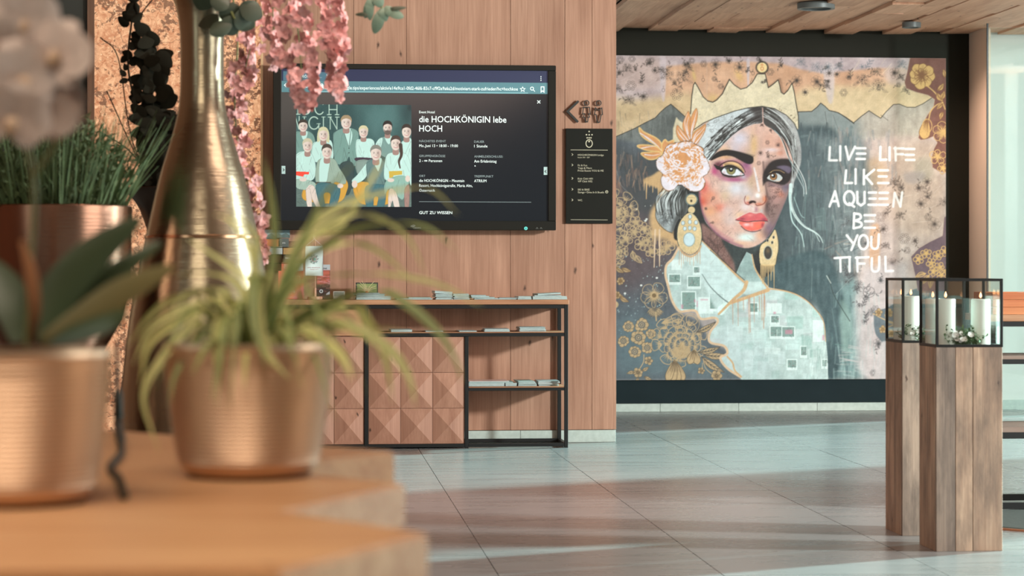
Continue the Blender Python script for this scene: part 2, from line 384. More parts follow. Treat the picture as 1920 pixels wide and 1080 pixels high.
    def brush(s, x0, y0, x1, y1, n, L, w, cols, a=.35, ang=1.57, da=.15):
        """n dry strokes scattered over a box"""
        for _ in range(n):
            x, y = s.r.uniform(x0, x1), s.r.uniform(y0, y1)
            t = ang+s.r.uniform(-da, da); l = L*s.r.uniform(.4, 1)
            c = cols[s.r.randint(len(cols))]
            s.line([(x, y), (x+l*math.cos(t), y+l*math.sin(t))], (w*s.r.uniform(.4, 1.2), w*s.r.uniform(.2, .8)), c, a*s.r.uniform(.4, 1), False)
    def specks(s, x0, y0, x1, y1, n, col, rmax=1, a=.8):
        for _ in range(n):
            r = rmax*s.r.uniform(.2, 1)**2+.15
            s.ell(s.r.uniform(x0, x1), s.r.uniform(y0, y1), r, r*s.r.uniform(.6, 1.4), col, a*s.r.uniform(.4, 1))
    # ---- flowers drawn as line engravings
    def petal(s, x, y, L, ang, wd, fill, ink, w=.7, hatch=4, a=1):
        c, q = math.cos(ang), math.sin(ang)
        f = lambda u, v: (x+L*(u*c-v*wd*q), y+L*(u*q+v*wd*c))
        o = [f(0, 0), f(.35, .38), f(.75, .5), f(.97, .2), f(1.0, -.1), f(.8, -.48), f(.35, -.36)]
        if fill is not None: s.poly(o, fill, a)
        s.line(o+[o[0]], w, ink, a, n=3)
        for i in range(hatch):
            v = (i+.5)/hatch*.7-.35+s.r.uniform(-.05, .05); e = s.r.uniform(.45, .8)
            s.line([f(.08, v*.3), f(e, v*1.05)], (w*1.3, w*.3), ink, a, False)
    def bloom(s, x, y, r, n, fill, ink, w=.7, ang=0, hatch=4, core=True, a=1, wd=.75, sq=1):
        for i in range(n): s.petal(x, y, r*s.r.uniform(.85, 1.1)*(1 if sq == 1 else 1-(1-sq)*abs(math.sin(ang+i*6.283/n))), ang+i*6.283/n+s.r.uniform(-.1, .1), wd, fill, ink, w, hatch, a)
        if core:
            s.ell(x, y, r*.2, r*.2, ink, a)
            if fill is not None: s.ell(x, y, r*.09, r*.09, fill, a)
    def peony(s, x, y, rx, ry, fill, ink, w=.7, rings=5, a=1):
        for k in range(rings, 0, -1):
            f = k/rings; n = 5+int(5*f)
            for i in range(n):
                t = i*6.283/n+k*.7+s.r.uniform(-.2, .2)
                cx, cy = x+rx*(f-.22)*math.cos(t), y+ry*(f-.22)*math.sin(t)
                s.petal(cx-rx*.1*math.cos(t), cy-ry*.1*math.sin(t), min(rx, ry)*.42, t+s.r.uniform(-.3, .3), 1.15, fill, ink, w, 5, a)
    def leaf(s, x, y, L, ang, wd, fill, ink, w=.7, nv=5, a=1, bend=.12):
        c, q = math.cos(ang), math.sin(ang)
        f = lambda u, v: (x+L*(u*c-(v*wd+bend*u*(1-u)*2)*q), y+L*(u*q+(v*wd+bend*u*(1-u)*2)*c))
        o = [f(0, 0), f(.25, .36), f(.55, .42), f(.85, .15), f(1, 0), f(.8, -.2), f(.5, -.42), f(.2, -.3)]
        if fill is not None: s.poly(o, fill, a)
        s.line(o+[o[0]], w, ink, a, n=3)
        s.line([f(0, 0), f(.5, 0), f(.97, 0)], (w*1.6, w*.6), ink, a)
        for i in range(nv):
            u = .12+.7*i/nv
            for sg in (1, -1): s.line([f(u, 0), f(u+.14, sg*.26)], (w, w*.4), ink, a, False)
    def sprig(s, x, y, L, ang, n, fill, ink, w=.6, a=1):
        c, q = math.cos(ang), math.sin(ang)
        s.line([(x, y), (x+L*.5*c+L*.06*q, y+L*.5*q-L*.06*c), (x+L*c, y+L*q)], w, ink, a)
        for i in range(n):
            u = .25+.75*i/max(1, n-1)
            s.leaf(x+L*u*c, y+L*u*q, L*.35, ang+(1 if i % 2 else -1)*.8, .45, fill, ink, w, 3, a)
    def sketch(s, x, y, r, ink, a=.6):
        """a small botanical drawing in dark ink"""
        k = s.r.randint(4)
        if k == 0: s.bloom(x, y, r, 7, None, ink, .5, s.r.rand()*6, 7, True, a)
        elif k == 1: s.peony(x, y, r, r*.85, None, ink, .36, 3, a*.9); s.leaf(x+r*.5, y+r*.6, r, .5, .5, None, ink, .4, 3, a); s.leaf(x-r*.6, y+r*.5, r, 2.6, .5, None, ink, .4, 3, a)
        elif k == 2:
            s.sprig(x, y+r, r*2.1, -1.57+s.r.uniform(-.6, .6), 6, None, ink, .6, a); s.bloom(x-r*.5, y+r*.3, r*.6, 5, None, ink, .5, s.r.rand()*6, 4, True, a)
        else:
            for i in range(6):
                t = i*1.05; s.ring(x+r*.55*math.cos(t), y+r*.55*math.sin(t), r*.27, r*.27, .8, ink, a); s.ell(x+r*.55*math.cos(t), y+r*.55*math.sin(t), r*.1, None, ink, a)
        if s.r.rand() < .6: s.sprig(x, y, r*1.6, s.r.rand()*6.28, 3, None, ink, .6, a*.9)
    def out(s):
        """downsampled, top row first, sRGB 0..1"""
        return np.clip(s.a.reshape(s.H, s.S, s.W, s.S, 3).mean((1, 3)), 0, 1)
def paint_queen():
    """the wall painting: a woman's portrait with crown and flower, painted in the frame 1150..1774 x 103..712"""
    c = Paint(1148, 103, 1774, 712, 626, (150,140,138), 2, 7)
    R = c.r
    n1 = c.noise(40, 40, 1); n2 = c.noise(12, 12, 2); n3 = c.noise(5, 22, 3); n4 = c.noise(2.2, 2.2, 4); nb = c.noise(90, 70, 5)
    def tone(col, k1=10, k2=6, k3=5, k4=3, tint=(1, 1, 1)):
        t = (n1*k1+n2*k2+n3*k3+n4*k4)/255
        return np.clip(np.array(col, np.float32)/255+t[..., None]*np.array(tint, np.float32), 0, 1)
    INK = (58,50,46); DK = (40,36,32); GOLD = (173,148,114); SLATE = (82,86,92); TAN = (186,152,112)
    # ---- sky paper: lilac, peach and gold
    c.poly([(1140,90),(1790,90),(1790,330),(1140,330)], tone((172,154,156), 12, 8, 3, 3), smooth=False)
    c.poly([(1244,124),(1300,117),(1350,114),(1400,113),(1462,116),(1500,127),(1540,134),(1600,128),(1640,123),(1700,123),(1700,230),(1240,230)], tone((186,144,116), 9, 6, 2, 2), .95, 2, False)
    c.poly([(1155,118),(1238,110),(1240,160),(1155,165)], (178,144,124), .35, 8)
    c.poly([(1140,190),(1190,186),(1240,180),(1300,178),(1300,270),(1140,280)], tone((186,160,126), 8, 6, 2, 2), .95, 7)
    c.poly([(1490,172),(1550,158),(1600,158),(1650,152),(1700,152),(1760,180),(1730,240),(1490,230)], tone((190,167,134), 6, 4, 2, 2), .97, 7)
    c.poly([(1542,120),(1562,120),(1560,184),(1550,184)], (180,166,168), .75, 1.5)
    c.poly([(1660,122),(1705,120),(1700,152),(1664,150)], (176,158,154), .7, 4)
    c.poly([(1236,108),(1248,108),(1246,182),(1240,180)], (182,166,170), .8, 1)
    c.poly([(1398,112),(1404,112),(1402,160),(1400,160)], (180,170,180), .7, .6)
    c.blob(1335,182,14,9,(196,164,110),.7); c.blob(1384,140,7,13,(198,160,100),.7,-.5); c.blob(1300,140,3.5,12,(196,164,106),.8,-.2)
    for x, y, r in [(1163,112,9),(1185,110,8),(1217,117,9),(1176,126,9),(1161,136,5),(1183,160,12),(1205,150,8),(1180,186,10),(1206,180,9),(1157,165,9),(1249,138,13),(1280,140,13),(1268,176,14),(1318,118,8),(1340,119,10),(1338,146,6),(1350,160,7),(1385,124,11),(1442,132,9),(1400,130,5),(1492,148,11),(1508,170,7),(1530,122,11),(1530,150,12),(1550,122,9),(1571,120,8),(1594,138,9),(1615,145,12),(1620,118,10),(1643,130,9),(1646,155,13),(1676,132,10),(1580,170,9),(1690,115,9),(1500,112,9),(1466,117,8),(1420,108,5),(1365,112,6),(1296,112,7)]:
        c.sketch(x, y, r, INK if x < 1500 or y > 125 else (92,98,104), .5)
    for k in range(34):
        x, y = R.uniform(1158,1700), R.uniform(108,172)
        if abs(x-1395) > 105 or y < 125: c.sketch(x, y, R.uniform(4,7.5), INK, .42)
    for x, y in [(1243,168),(1317,148),(1162,136),(1410,135),(1408,152)]:
        c.ring(x, y, 2.6, 3.2, .9, INK, .6); c.line([(x,y-5),(x,y-8)], .9, INK, .6)
    c.brush(1156,195,1290,245,26,40,.7,[(140,110,80),(210,184,140)],.5,.6,.5)
    c.brush(1590,130,1720,210,18,44,.8,[(222,204,170),(214,190,150)],.6,-.9,.15)
    c.brush(1156,106,1250,160,16,50,.6,[(206,190,190)],.5,-.3,.3)
    # ---- mountains
    ml = [(1150,258),(1170,249),(1190,240),(1210,229),(1228,220),(1238,209),(1248,200),(1257,194),(1264,200),(1273,208),(1284,218),(1278,231),(1270,226),(1262,250),(1262,330),(1150,330)]
    c.poly(ml, tone((98,100,98), 10, 6, 8, 4), 1, .4, False)
    c.line(ml[:11], 1.3, DK, .9, False)
    mr = [(1492,207),(1520,206),(1530,198),(1537,190),(1545,196),(1553,204),(1570,208),(1585,217),(1599,227),(1613,215),(1628,204),(1640,212),(1650,218),(1660,206),(1674,192),(1685,191),(1700,197),(1715,197),(1730,190),(1748,178),(1752,184),(1750,195),(1738,212),(1727,230),(1722,262),(1722,330),(1492,330)]
    c.poly(mr, tone((156,146,136), 8, 6, 8, 4), 1, 0, False)
    c.clip = np.zeros((c.h, c.w), np.float32); g = c.mask(mr, False); c.clip[g[1]:g[1]+g[2].shape[0], g[0]:g[0]+g[2].shape[1]] = g[2]
    c.poly([(1480,180),(1570,180),(1612,230),(1590,340),(1480,340)], (118,126,126), .9, 10, False)
    c.brush(1495,230,1600,300,60,26,2.6,[(96,104,108),(140,128,126),(150,120,110),(84,92,98)],.45)
    c.brush(1595,235,1720,300,50,24,2.4,[(140,132,126),(176,160,144),(120,116,114)],.4)
    c.clip = None
    c.line(mr[:20], (1.6,1.2), DK, .85, False)
    c.line([(1553,204),(1571,209),(1600,229)], 1.2, DK, .8); c.line([(1650,212),(1664,222)], .8, DK, .7); c.line([(1560,212),(1570,240)], .7, DK, .4); c.line([(1545,206),(1549,232)], .9, DK, .5)
    # ---- dark ground behind the head
    c.poly([(1400,420),(1440,330),(1480,245),(1570,250),(1575,420),(1560,580),(1440,560),(1390,500)], tone((66,76,79), 6, 6, 8, 4), 1, 4)
    # ---- paper field around the lettering
    c.poly([(1590,262),(1700,250),(1756,260),(1752,315),(1774,322),(1774,520),(1774,720),(1590,720)], tone((170,152,146), 10, 9, 6, 3), 1, 5, False)
    c.poly([(1640,285),(1756,262),(1750,315),(1774,325),(1772,410),(1740,445),(1690,430),(1640,380)], (182,152,128), .35, 14)
    c.poly([(1500,258),(1612,250),(1640,330),(1624,420),(1600,530),(1620,720),(1510,720)], tone((104,112,114), 12, 8, 12, 4), 1, 7, False)
    c.poly([(1482,250),(1520,250),(1545,300),(1552,420),(1560,530),(1480,560)], (72,82,86), .8, 8)
    c.brush(1485,230,1600,540,150,52,5,[(64,74,78),(88,102,104),(110,122,122),(70,84,88),(96,110,112)],.42)
    c.brush(1484,225,1600,330,70,26,4,[(112,124,126),(134,140,138),(58,66,70),(146,130,124),(84,98,102)],.45,1.57,.3); c.brush(1484,330,1580,540,60,26,4,[(92,112,114),(50,60,64),(118,136,134)],.4,1.57,.25)
    c.brush(1484,250,1590,560,26,14,5,[(128,142,142),(150,160,156)],.3,0,.2)
    c.brush(1560,240,1680,330,70,30,5,[(130,126,126),(112,116,120),(160,148,140),(150,140,140)],.4)
    c.brush(1570,330,1640,540,70,36,3.5,[(150,150,152),(164,160,160),(122,130,134),(170,176,176)],.4)
    c.poly([(1624,300),(1650,296),(1662,330),(1636,350)], (172,142,112), .6, 5); c.poly([(1714,300),(1742,292),(1748,330),(1722,336)], (150,140,126), .7, 5)
    c.poly([(1695,322),(1732,320),(1728,338),(1700,340)], (134,124,124), .6, 3)
    c.poly([(1630,428),(1648,424),(1645,500),(1630,500)], (188,146,116), .8, 2)
    c.brush(1490,400,1580,520,60,40,1.2,[(150,168,166),(176,190,186),(120,136,136)],.55)
    c.brush(1600,300,1770,500,40,60,.8,[(204,188,184),(216,200,196)],.5,-.6,.5)
    for x, y, r in [(1675,338,9),(1695,345,12),(1722,350,9),(1746,362,15),(1726,380,11),(1688,366,11),(1740,405,9),(1752,418,13),(1686,402,8),(1664,395,10),(1650,405,12),(1590,412,12),(1655,428,10),(1695,446,13),(1715,450,8),(1660,458,7),(1606,450,10),(1556,455,9),(1700,468,8),(1672,492,11),(1692,500,10),(1600,515,12),(1560,480,8),(1622,455,10),(1770,375,10),(1738,338,9),(1610,368,10),(1640,350,7),(1580,500,9),(1644,512,9)]:
        c.sketch(x, y, r, (70,58,54) if x > 1640 else (78,78,80), .5)
    # lower right
    c.poly([(1548,545),(1600,520),(1622,560),(1618,640),(1625,720),(1548,720)], tone((112,134,134), 8, 8, 12, 4), 1, 6, False)
    c.poly([(1440,500),(1540,470),(1580,560),(1572,600),(1578,660),(1560,720),(1549,712),(1545,620),(1530,575),(1500,552),(1440,536)], tone((64,80,84), 8, 6, 8, 4), 1, 3)
    c.poly([(1575,560),(1596,600),(1592,660),(1580,690),(1575,640)], (120,142,136), .7, 3)
    c.brush(1545,540,1625,710,70,40,4,[(84,108,110),(130,156,154),(104,124,122),(150,172,170),(58,74,80)],.4)
    c.brush(1560,640,1660,705,50,36,3.5,[(150,170,166),(178,188,186),(104,138,132),(190,178,178)],.45,.1,.2)
    c.poly([(1618,500),(1700,490),(1700,720),(1624,720),(1606,690),(1602,560)], tone((182,170,170), 7, 7, 5, 3), .9, 6, False)
    c.brush(1600,520,1660,700,50,34,3,[(160,176,174),(196,186,186),(146,160,160)],.4)
    for x, y, r in [(1628,552,13),(1614,570,9),(1634,585,9),(1624,600,9),(1640,580,10),(1646,645,10),(1636,700,8),(1608,532,9),(1590,525,10),(1590,512,8),(1650,525,7),(1606,540,6)]:
        c.sketch(x, y, r, (74,72,74), .6)
    c.ring(1628,547,11,10,.9,(80,74,74),.7)
    c.line([(1552,515),(1560,548),(1575,575),(1592,602)], 1.4, (50,58,56), .8); c.line([(1548,516),(1556,530)], 1.6, (190,196,190), .8); c.line([(1565,552),(1585,530),(1592,522)], .8, (140,150,148), .8)
    c.line([(1521,502),(1519,560)], 1, (120,134,132), .7); c.line([(1592,640),(1620,600),(1640,580)], .8, (160,168,166), .6)
    c.brush(1545,440,1600,500,22,26,3.4,[(150,128,116),(190,196,190),(56,66,70)],.4,.5,1)
    # slate patch with gold twig at the right edge below
    sp = [(1637,592),(1644,583),(1665,575),(1690,560),(1720,540),(1790,540),(1790,720),(1660,720),(1652,690),(1656,650),(1640,625)]
    c.poly(sp, tone((98,106,112), 4, 4, 3, 3), 1, .4)
    c.poly([(1655,640),(1690,660),(1700,720),(1640,720),(1648,668)], (186,176,176), .9, 1)
    for pts in ([(1636,588),(1655,598),(1680,607)],[(1680,607),(1665,604),(1658,590)],[(1680,607),(1660,615),(1650,622)]): c.line(pts, 2, GOLD)
    for x, y in [(1666,587),(1654,618),(1670,626),(1646,586)]: c.bloom(x, y, 8, 5, GOLD, (120,92,60), .7, 1)
    # ---- torn maroon strip with gold flowers (right edge)
    def strip(pts, col):
        c.poly(pts, tone(col, 5, 3, 2, 2), 1, .3, False); c.line(pts[1:-2], 1, (196,172,150), .6, False)
    strip([(1790,90),(1706,100),(1700,130),(1695,150),(1698,161),(1716,168),(1740,174),(1752,182),(1750,195),(1738,212),(1727,232),(1721,255),(1726,259),(1738,257),(1750,252),(1757,264),(1751,275),(1747,290),(1748,311),(1760,318),(1790,322),(1790,322)], (112,74,66))
    strip([(1790,400),(1770,405),(1767,440),(1742,452),(1722,464),(1707,480),(1711,498),(1716,520),(1720,545),(1790,545),(1790,545)], (104,84,92))
    AU = (190,152,100); AD = (120,82,56)
    c.bloom(1727,136,26,8,AU,AD,1,.2,7)
    c.bloom(1727,136,13,6,None,AD,.9,.5,3)
    c.line([(1738,156),(1752,168),(1766,185),(1772,200)], 2.2, AU); c.line([(1741,220),(1745,204),(1756,192),(1768,188)], 2.2, AU)
    for x, y, L, t in [(1756,170,20,.9),(1764,182,18,-1.2),(1768,190,16,2.4),(1768,205,16,1.9),(1758,165,18,-.9),(1772,140,16,-1.8)]: c.leaf(x, y, L, t, .55, AU, AD, .8)
    c.petal(1738,219,38,1.75,.55,AU,AD,1,6); c.ring(1738,232,9,13,1.4,AU); c.bloom(1768,245,20,6,None,AU,1.2,.4,5); c.bloom(1758,290,15,5,None,AU,1.4,1,3); c.bloom(1768,312,11,5,None,AU,1.4,.5,3)
    for x, y in [(1722,485),(1736,474),(1746,492),(1758,478),(1762,500),(1772,470),(1765,515),(1750,508)]: c.bloom(x, y, 9.5, 5, None, AU, 1.5, R.rand()*6, 2)
    for x, y, t in [(1742,515,2.2),(1735,512,2.8),(1748,520,1.8),(1770,505,.4)]: c.leaf(x, y, 20, t, .5, None, AU, 1.3)
    # ---- dark left field
    lf = [(1140,262),(1165,262),(1200,268),(1262,262),(1320,340),(1320,470),(1262,480),(1252,520),(1270,585),(1310,600),(1330,640),(1360,655),(1392,720),(1140,720)]
    c.poly(lf, tone(SLATE, 6, 4, 4, 3), 1, 3, False)
    c.poly([(1140,360),(1190,350),(1240,400),(1262,470),(1230,520),(1140,540)], (86,70,72), .75, 16)
    c.poly([(1150,268),(1195,290),(1262,300),(1280,370),(1225,405),(1180,380)], (66,68,70), .85, 10)
    c.poly([(1140,600),(1240,600),(1330,660),(1400,720),(1140,720)], (92,110,116), .75, 18)
    c.brush(1154,285,1215,350,70,26,3.5,[(150,112,92),(128,96,84),(92,78,74),(58,56,56),(166,130,108)],.5,1.57,.4)
    c.brush(1160,205,1262,290,60,22,1.6,[(70,72,70),(128,130,128),(54,54,52)],.4)
    c.line([(1157,320),(1164,345),(1178,360),(1190,372)], .8, (150,150,148), .6)
    c.specks(1158,470,1250,600,170,(178,204,200),1.3); c.specks(1156,600,1200,640,40,(150,186,186),.9); c.specks(1180,380,1240,440,26,(190,196,190),1.2)
    for x, y in [(1231,520),(1202,534),(1172,549),(1212,410),(1210,413),(1194,391)]: c.ell(x, y, 2.2, 1.8, (206,206,202))
    # gold engraved flowers, left column
    for x, y, r in [(1156,398,34)]: c.peony(x, y, r+4, r+8, None, GOLD, 1.3, 3); c.peony(x, y, 20, 24, None, GOLD, 1.2, 2)
    for x, y, r in [(1192,416,12),(1190,434,13),(1174,446,14),(1208,428,11),(1202,456,14),(1222,436,12),(1220,470,13),(1214,450,10),(1250,462,13),(1240,470,9)]: c.bloom(x, y, r, 5, None, GOLD, 1.5, R.rand()*6, 3)
    for x, y, t in [(1186,470,1.3),(1192,478,.9)]: c.leaf(x, y, 18, t, .6, None, GOLD, 1.4)
    c.peony(1158,472,18,28,None,GOLD,1.2,3)
    for x, y, t in [(1155,500,.6),(1166,502,.3),(1154,548,.5),(1163,556,.5)]: c.leaf(x, y, 18, t, .5, GOLD, (110,84,58), .8)
    c.bloom(1164,526,7,6,GOLD,(110,84,58),.8); c.bloom(1157,552,8,6,GOLD,(110,84,58),.8); c.ell(1155,570,5,6,GOLD)
    # poppy
    for t in (.3,1.2,2.0,2.9,3.9,5.2): c.petal(1226,553,25,t,.85,None,GOLD,1.1,6)
    c.ell(1226,553,8,8,GOLD); c.ell(1226,553,4,4,(110,90,66)); c.specks(1215,543,1237,563,20,(110,90,66),.8)
    for k in range(9): c.leaf(1228,577,18,2.6-k*.27,.4,GOLD,(90,84,78),.8,2)
    c.line([(1229,585),(1230,600)], 2.5, GOLD)
    # little round flowers
    for x, y, r in [(1178,611,11),(1203,608,13),(1197,632,14),(1169,638,11),(1190,658,12),(1213,651,11),(1220,625,9)]:
        c.bloom(x, y, r, 8, GOLD, (96,84,70), .7, R.rand(), 2, False); c.ell(x, y, r*.5, r*.5, (86,90,92)); c.ring(x, y, r*.3, r*.3, 1.2, GOLD); c.ell(x, y, r*.12, None, GOLD)
    c.line([(1207,664),(1206,678),(1198,692)], 1.6, GOLD); c.bloom(1216,675,8,5,GOLD,(96,84,70),.7); c.bloom(1196,697,9,6,GOLD,(96,84,70),.7)
    for x, y, t in [(1190,697,3),(1203,694,-.5),(1208,705,.4),(1196,706,1.6)]: c.leaf(x, y, 15, t, .5, GOLD, (96,84,70), .7, 2)
    # big peony bottom
    c.peony(1273,637,50,46,None,GOLD,1.4,4); c.peony(1278,645,34,28,(88,96,102),GOLD,1.3,3)
    c.poly([(1262,652),(1285,648),(1294,660),(1280,672),(1262,668)], GOLD, .9, 1); c.brush(1250,620,1300,680,60,9,1.3,[GOLD,(150,122,82)],.8,1.57,1.2)
    c.petal(1240,605,38,-.25,.5,None,GOLD,1.3,8); c.ring(1293,606,17,19,1.1,GOLD,.9)
    for x, y, L, t, w in [(1305,622,40,-.5,.3),(1308,660,42,-.25,.3),(1318,664,48,.02,.3),(1314,668,52,.6,.28)]: c.leaf(x, y, L, t, w, GOLD, (80,76,72), 1.2, 5)
    for t in (1.15,1.4,1.65,1.9): c.petal(1264,674,42,t,.34,GOLD,(100,84,66),1,5)
    for t in (1.3,1.9): c.petal(1300,655,28,t,.5,GOLD,(100,84,66),1,5)
    c.line([(1317,672),(1322,690),(1338,704)], 1.3, GOLD); c.bloom(1314,694,7,5,GOLD,(96,84,70),.7); c.bloom(1342,704,10,6,GOLD,(96,84,70),.7); c.line([(1316,680),(1315,692)], 1.2, GOLD)
    # ---- tan spray behind hair bun and flower, with drips
    c.poly([(1213,345),(1206,336),(1222,328),(1240,318),(1260,330),(1262,362),(1244,378),(1236,362),(1232,352)], tone(TAN, 4, 4, 2, 2), 1, 1.5)
    c.poly([(1220,395),(1232,378),(1250,370),(1262,430),(1280,445),(1272,462),(1250,448),(1226,440),(1218,418)], tone(TAN, 4, 4, 2, 2), 1, 3)
    for x, y0, y1, w in [(1212,334,372,2.4),(1218,336,350,2),(1224,336,360,2),(1229,336,352,2.2),(1234,338,366,2.2),(1208,340,356,1.6),(1240,340,372,2)]: c.line([(x,y0),(x-.6,y1)], (w*1.4,w*.5), TAN, 1, False)
    for i in range(22):
        x = 1223+i*2.3; c.line([(x,432),(x,446+R.uniform(2,26))], (2,.8), TAN, .9, False)
    c.line([(1228,430),(1226,500)], (3.4,1.6), (198,172,146)); c.line([(1236,430),(1236,498)], (3.4,1.6), (198,172,146))
    # ---- hair bun and dark behind the ear
    c.poly([(1283,346),(1312,346),(1316,400),(1330,425),(1370,452),(1400,462),(1420,462),(1440,450),(1452,430),(1448,500),(1425,520),(1400,490),(1380,520),(1340,480),(1312,452),(1280,450),(1262,438)], tone((44,44,44), 4, 3, 3, 3), 1, .5)
    c.poly([(1229,390),(1233,378),(1246,363),(1262,353),(1272,347),(1284,351),(1289,372),(1286,398),(1270,412),(1260,434),(1248,430),(1236,418),(1229,406)], tone((150,156,158), 8, 8, 6, 8), 1)
    for i in range(46):
        u = i/45; x = 1236+u*44
        c.line([(x+6, 352+R.uniform(0,6)),(x-2-6*(1-u),376+R.uniform(-4,6)),(x-4*(1-u),398+R.uniform(-5,12))], (1.6,.5) if R.rand() < .6 else (.5,1.8), (40,38,36) if R.rand() < .45+.5*u else (196,200,200), .8)
    c.poly([(1272,347),(1284,348),(1290,372),(1287,400),(1270,414),(1262,436),(1258,430),(1266,404),(1278,384)], (40,38,36), .75, 3)
    for k in range(40): c.line([(R.uniform(1232,1262),R.uniform(390,424)) for _ in range(3)], .6, (52,50,50), .35)
    c.line([(1229,390),(1229,406),(1236,420),(1248,431),(1260,436)], 1.2, (56,50,44), .8)
    # neck
    c.poly([(1313,418),(1330,428),(1352,446),(1372,460),(1376,482),(1378,512),(1360,494),(1340,472),(1318,450)], tone((128,96,90), 10, 10, 6, 8), .95, 2)
    c.poly([(1352,446),(1400,464),(1425,460),(1408,478),(1398,470),(1385,494),(1378,514),(1374,490)], tone((54,60,60), 4, 4, 4, 4), 1, 2)
    for k in range(26): c.line([(R.uniform(1318,1366),R.uniform(430,490)) for _ in range(3)], .7, (60,46,44), .45)
    # ---- face
    face = [(1428,226),(1410,232),(1390,240),(1373,252),(1358,266),(1343,281),(1328,298),(1318,312),(1312,335),(1309,358),(1312,382),(1317,402),(1328,422),(1344,440),(1362,452),(1382,461),(1401,464),(1421,457),(1436,445),(1448,428),(1456,410),(1466,386),(1474,366),(1479,345),(1484,318),(1485,296),(1479,275),(1464,255),(1446,239)]
    g = c.mask(face); c.clip = np.zeros((c.h, c.w), np.float32); c.clip[g[1]:g[1]+g[2].shape[0], g[0]:g[0]+g[2].shape[1]] = c.box(g[2], 1)
    c.poly([(1290,210),(1500,210),(1500,480),(1290,480)], tone((194,158,146), 5, 6, 3, 4), 1, 0, False)
    B = c.blob
    B(1385,258,20,17,(184,182,198),.85); B(1373,278,15,13,(182,176,196),.7); B(1358,280,15,10,(198,162,132),.8); B(1412,272,8,30,(192,156,112),.9); B(1440,262,15,22,(196,150,132),.8); B(1462,268,13,14,(182,126,106),.7); B(1462,285,8,6,(182,112,88),.6); B(1444,279,14,4,(204,188,196),.8); B(1402,292,7,13,(176,160,128),.6); B(1428,292,14,13,(198,164,158),.7); B(1418,245,10,8,(190,150,140),.6)
    B(1470,300,12,18,(170,140,136),.5)
    # cheeks
    B(1318,352,11,16,(200,90,80),.9); B(1316,376,13,13,(194,82,66),.95); B(1330,366,14,12,(208,124,96),.8); B(1348,388,13,9,(204,100,78),.85); B(1330,395,14,13,(204,146,112),.9); B(1342,372,16,12,(200,144,124),.6)
    B(1378,352,24,17,(190,188,196),.95); B(1400,362,12,18,(190,184,192),.7); B(1360,342,10,10,(206,182,170),.7); B(1358,365,10,12,(194,168,136),.6)
    B(1340,412,13,10,(200,150,128),.8); B(1352,425,16,10,(204,156,140),.7); B(1368,412,13,14,(200,180,178),.75); B(1376,428,14,9,(198,158,146),.6); B(1362,392,14,10,(196,174,172),.7)
    B(1386,402,10,7,(204,170,136),.7); B(1396,386,12,10,(204,190,192),.8)
    B(1399,444,19,9,(190,206,206),1); B(1398,444,12,6,(204,216,212),.9); B(1388,455,24,5,(208,166,142),.9); B(1424,440,10,11,(206,156,130),.8); B(1410,434,8,4,(160,170,180),.5)
    # contour shadow down the near jaw
    c.line([(1308,350),(1311,380),(1317,402),(1328,422),(1346,440),(1366,452),(1388,461)], 6, (112,66,92), .55, soft=5); c.line([(1309,358),(1312,384),(1318,405),(1330,425),(1346,441),(1365,453)], 2.6, (96,48,72), .7, soft=2)
    c.line([(1330,418),(1350,436),(1372,449)], 5, (164,98,108), .4, soft=4)
    # far side of the face in shade, covered with engraved lace
    c.poly([(1430,312),(1442,300),(1480,300),(1486,330),(1476,366),(1462,398),(1446,432),(1434,446),(1428,432),(1440,412),(1430,395),(1436,372),(1434,345)], (112,88,86), .92, 4)
    B(1452,354,16,13,(186,144,134),.95); B(1455,372,13,16,(168,128,122),.8); B(1464,362,8,7,(190,110,86),.7); B(1446,395,9,12,(132,108,104),.6); B(1470,352,7,12,(112,106,124),.7); B(1440,425,8,12,(122,98,116),.7); B(1436,380,4,22,(70,54,54),.8)
    for k in range(110):
        x, y = 1438+R.rand()*34, 338+R.rand()*76
        if x < 1474-(y-340)*.38: c.ring(x, y, R.uniform(1,3.2), R.uniform(1,3.2), .6, (62,44,42), .6, R.rand()*6, R.rand()*6+3)
    c.line([(1476,366),(1464,392),(1452,418),(1436,445)], 3.4, (78,64,84), .6, soft=3)
    # nose
    B(1407,334,9,22,(180,152,126),.85); B(1403,312,6,12,(190,148,150),.5); B(1424,352,9,12,(198,164,142),.7)
    c.line([(1412,313),(1416,330),(1421,356)], (2.6,4.4), (210,206,212), .8, soft=1.8); B(1419,365,6,6,(222,220,220),1); B(1432,372,5,7,(204,124,92),.9); B(1400,370,5,6,(204,164,130),.9); B(1402,379,7,3.4,(182,86,70),.85); B(1422,381,8,3,(186,104,80),.85)
    c.line([(1396,366),(1394,373),(1396,380),(1402,382.5),(1405,379)], 1.2, (112,44,44), .9); c.poly([(1402,379),(1404.5,375.5),(1410,374.3),(1415.5,376.6),(1414.5,379.6),(1410,378.5),(1405,380.5)], (44,30,28), 1, .3)
    c.line([(1434,366),(1434,374),(1429,381),(1418,384),(1415,381)], 1.6, (112,52,42), .85); c.line([(1429,302),(1431,325),(1434,348),(1437,368)], (3.4,2.4), (84,64,62), .6, soft=2.4)
    B(1416,391,3.4,6,(150,104,116),.8); B(1410,390,3,6,(208,190,190),.8); B(1426,394,3,4,(170,170,176),.7)
    for k in range(46):
        x, y = R.uniform(1318,1420), R.uniform(250,450); c.line([(x,y),(x+R.uniform(-7,7),y+R.uniform(-7,7)),(x+R.uniform(-9,9),y+R.uniform(-9,9))], .55, (90,74,76), .4)
    for x, y, r in [(1437,265,5),(1424,285,5),(1441,290,6),(1421,304,5),(1336,370,4),(1335,416,3),(1457,270,5),(1322,390,3),(1427,232,3),(1443,242,3)]: c.sketch(x, y, r, (84,64,60), .5)
    # ---- eyes
    X = lambda p: [(1300+a/9, 240+b/9) for a, b in p]
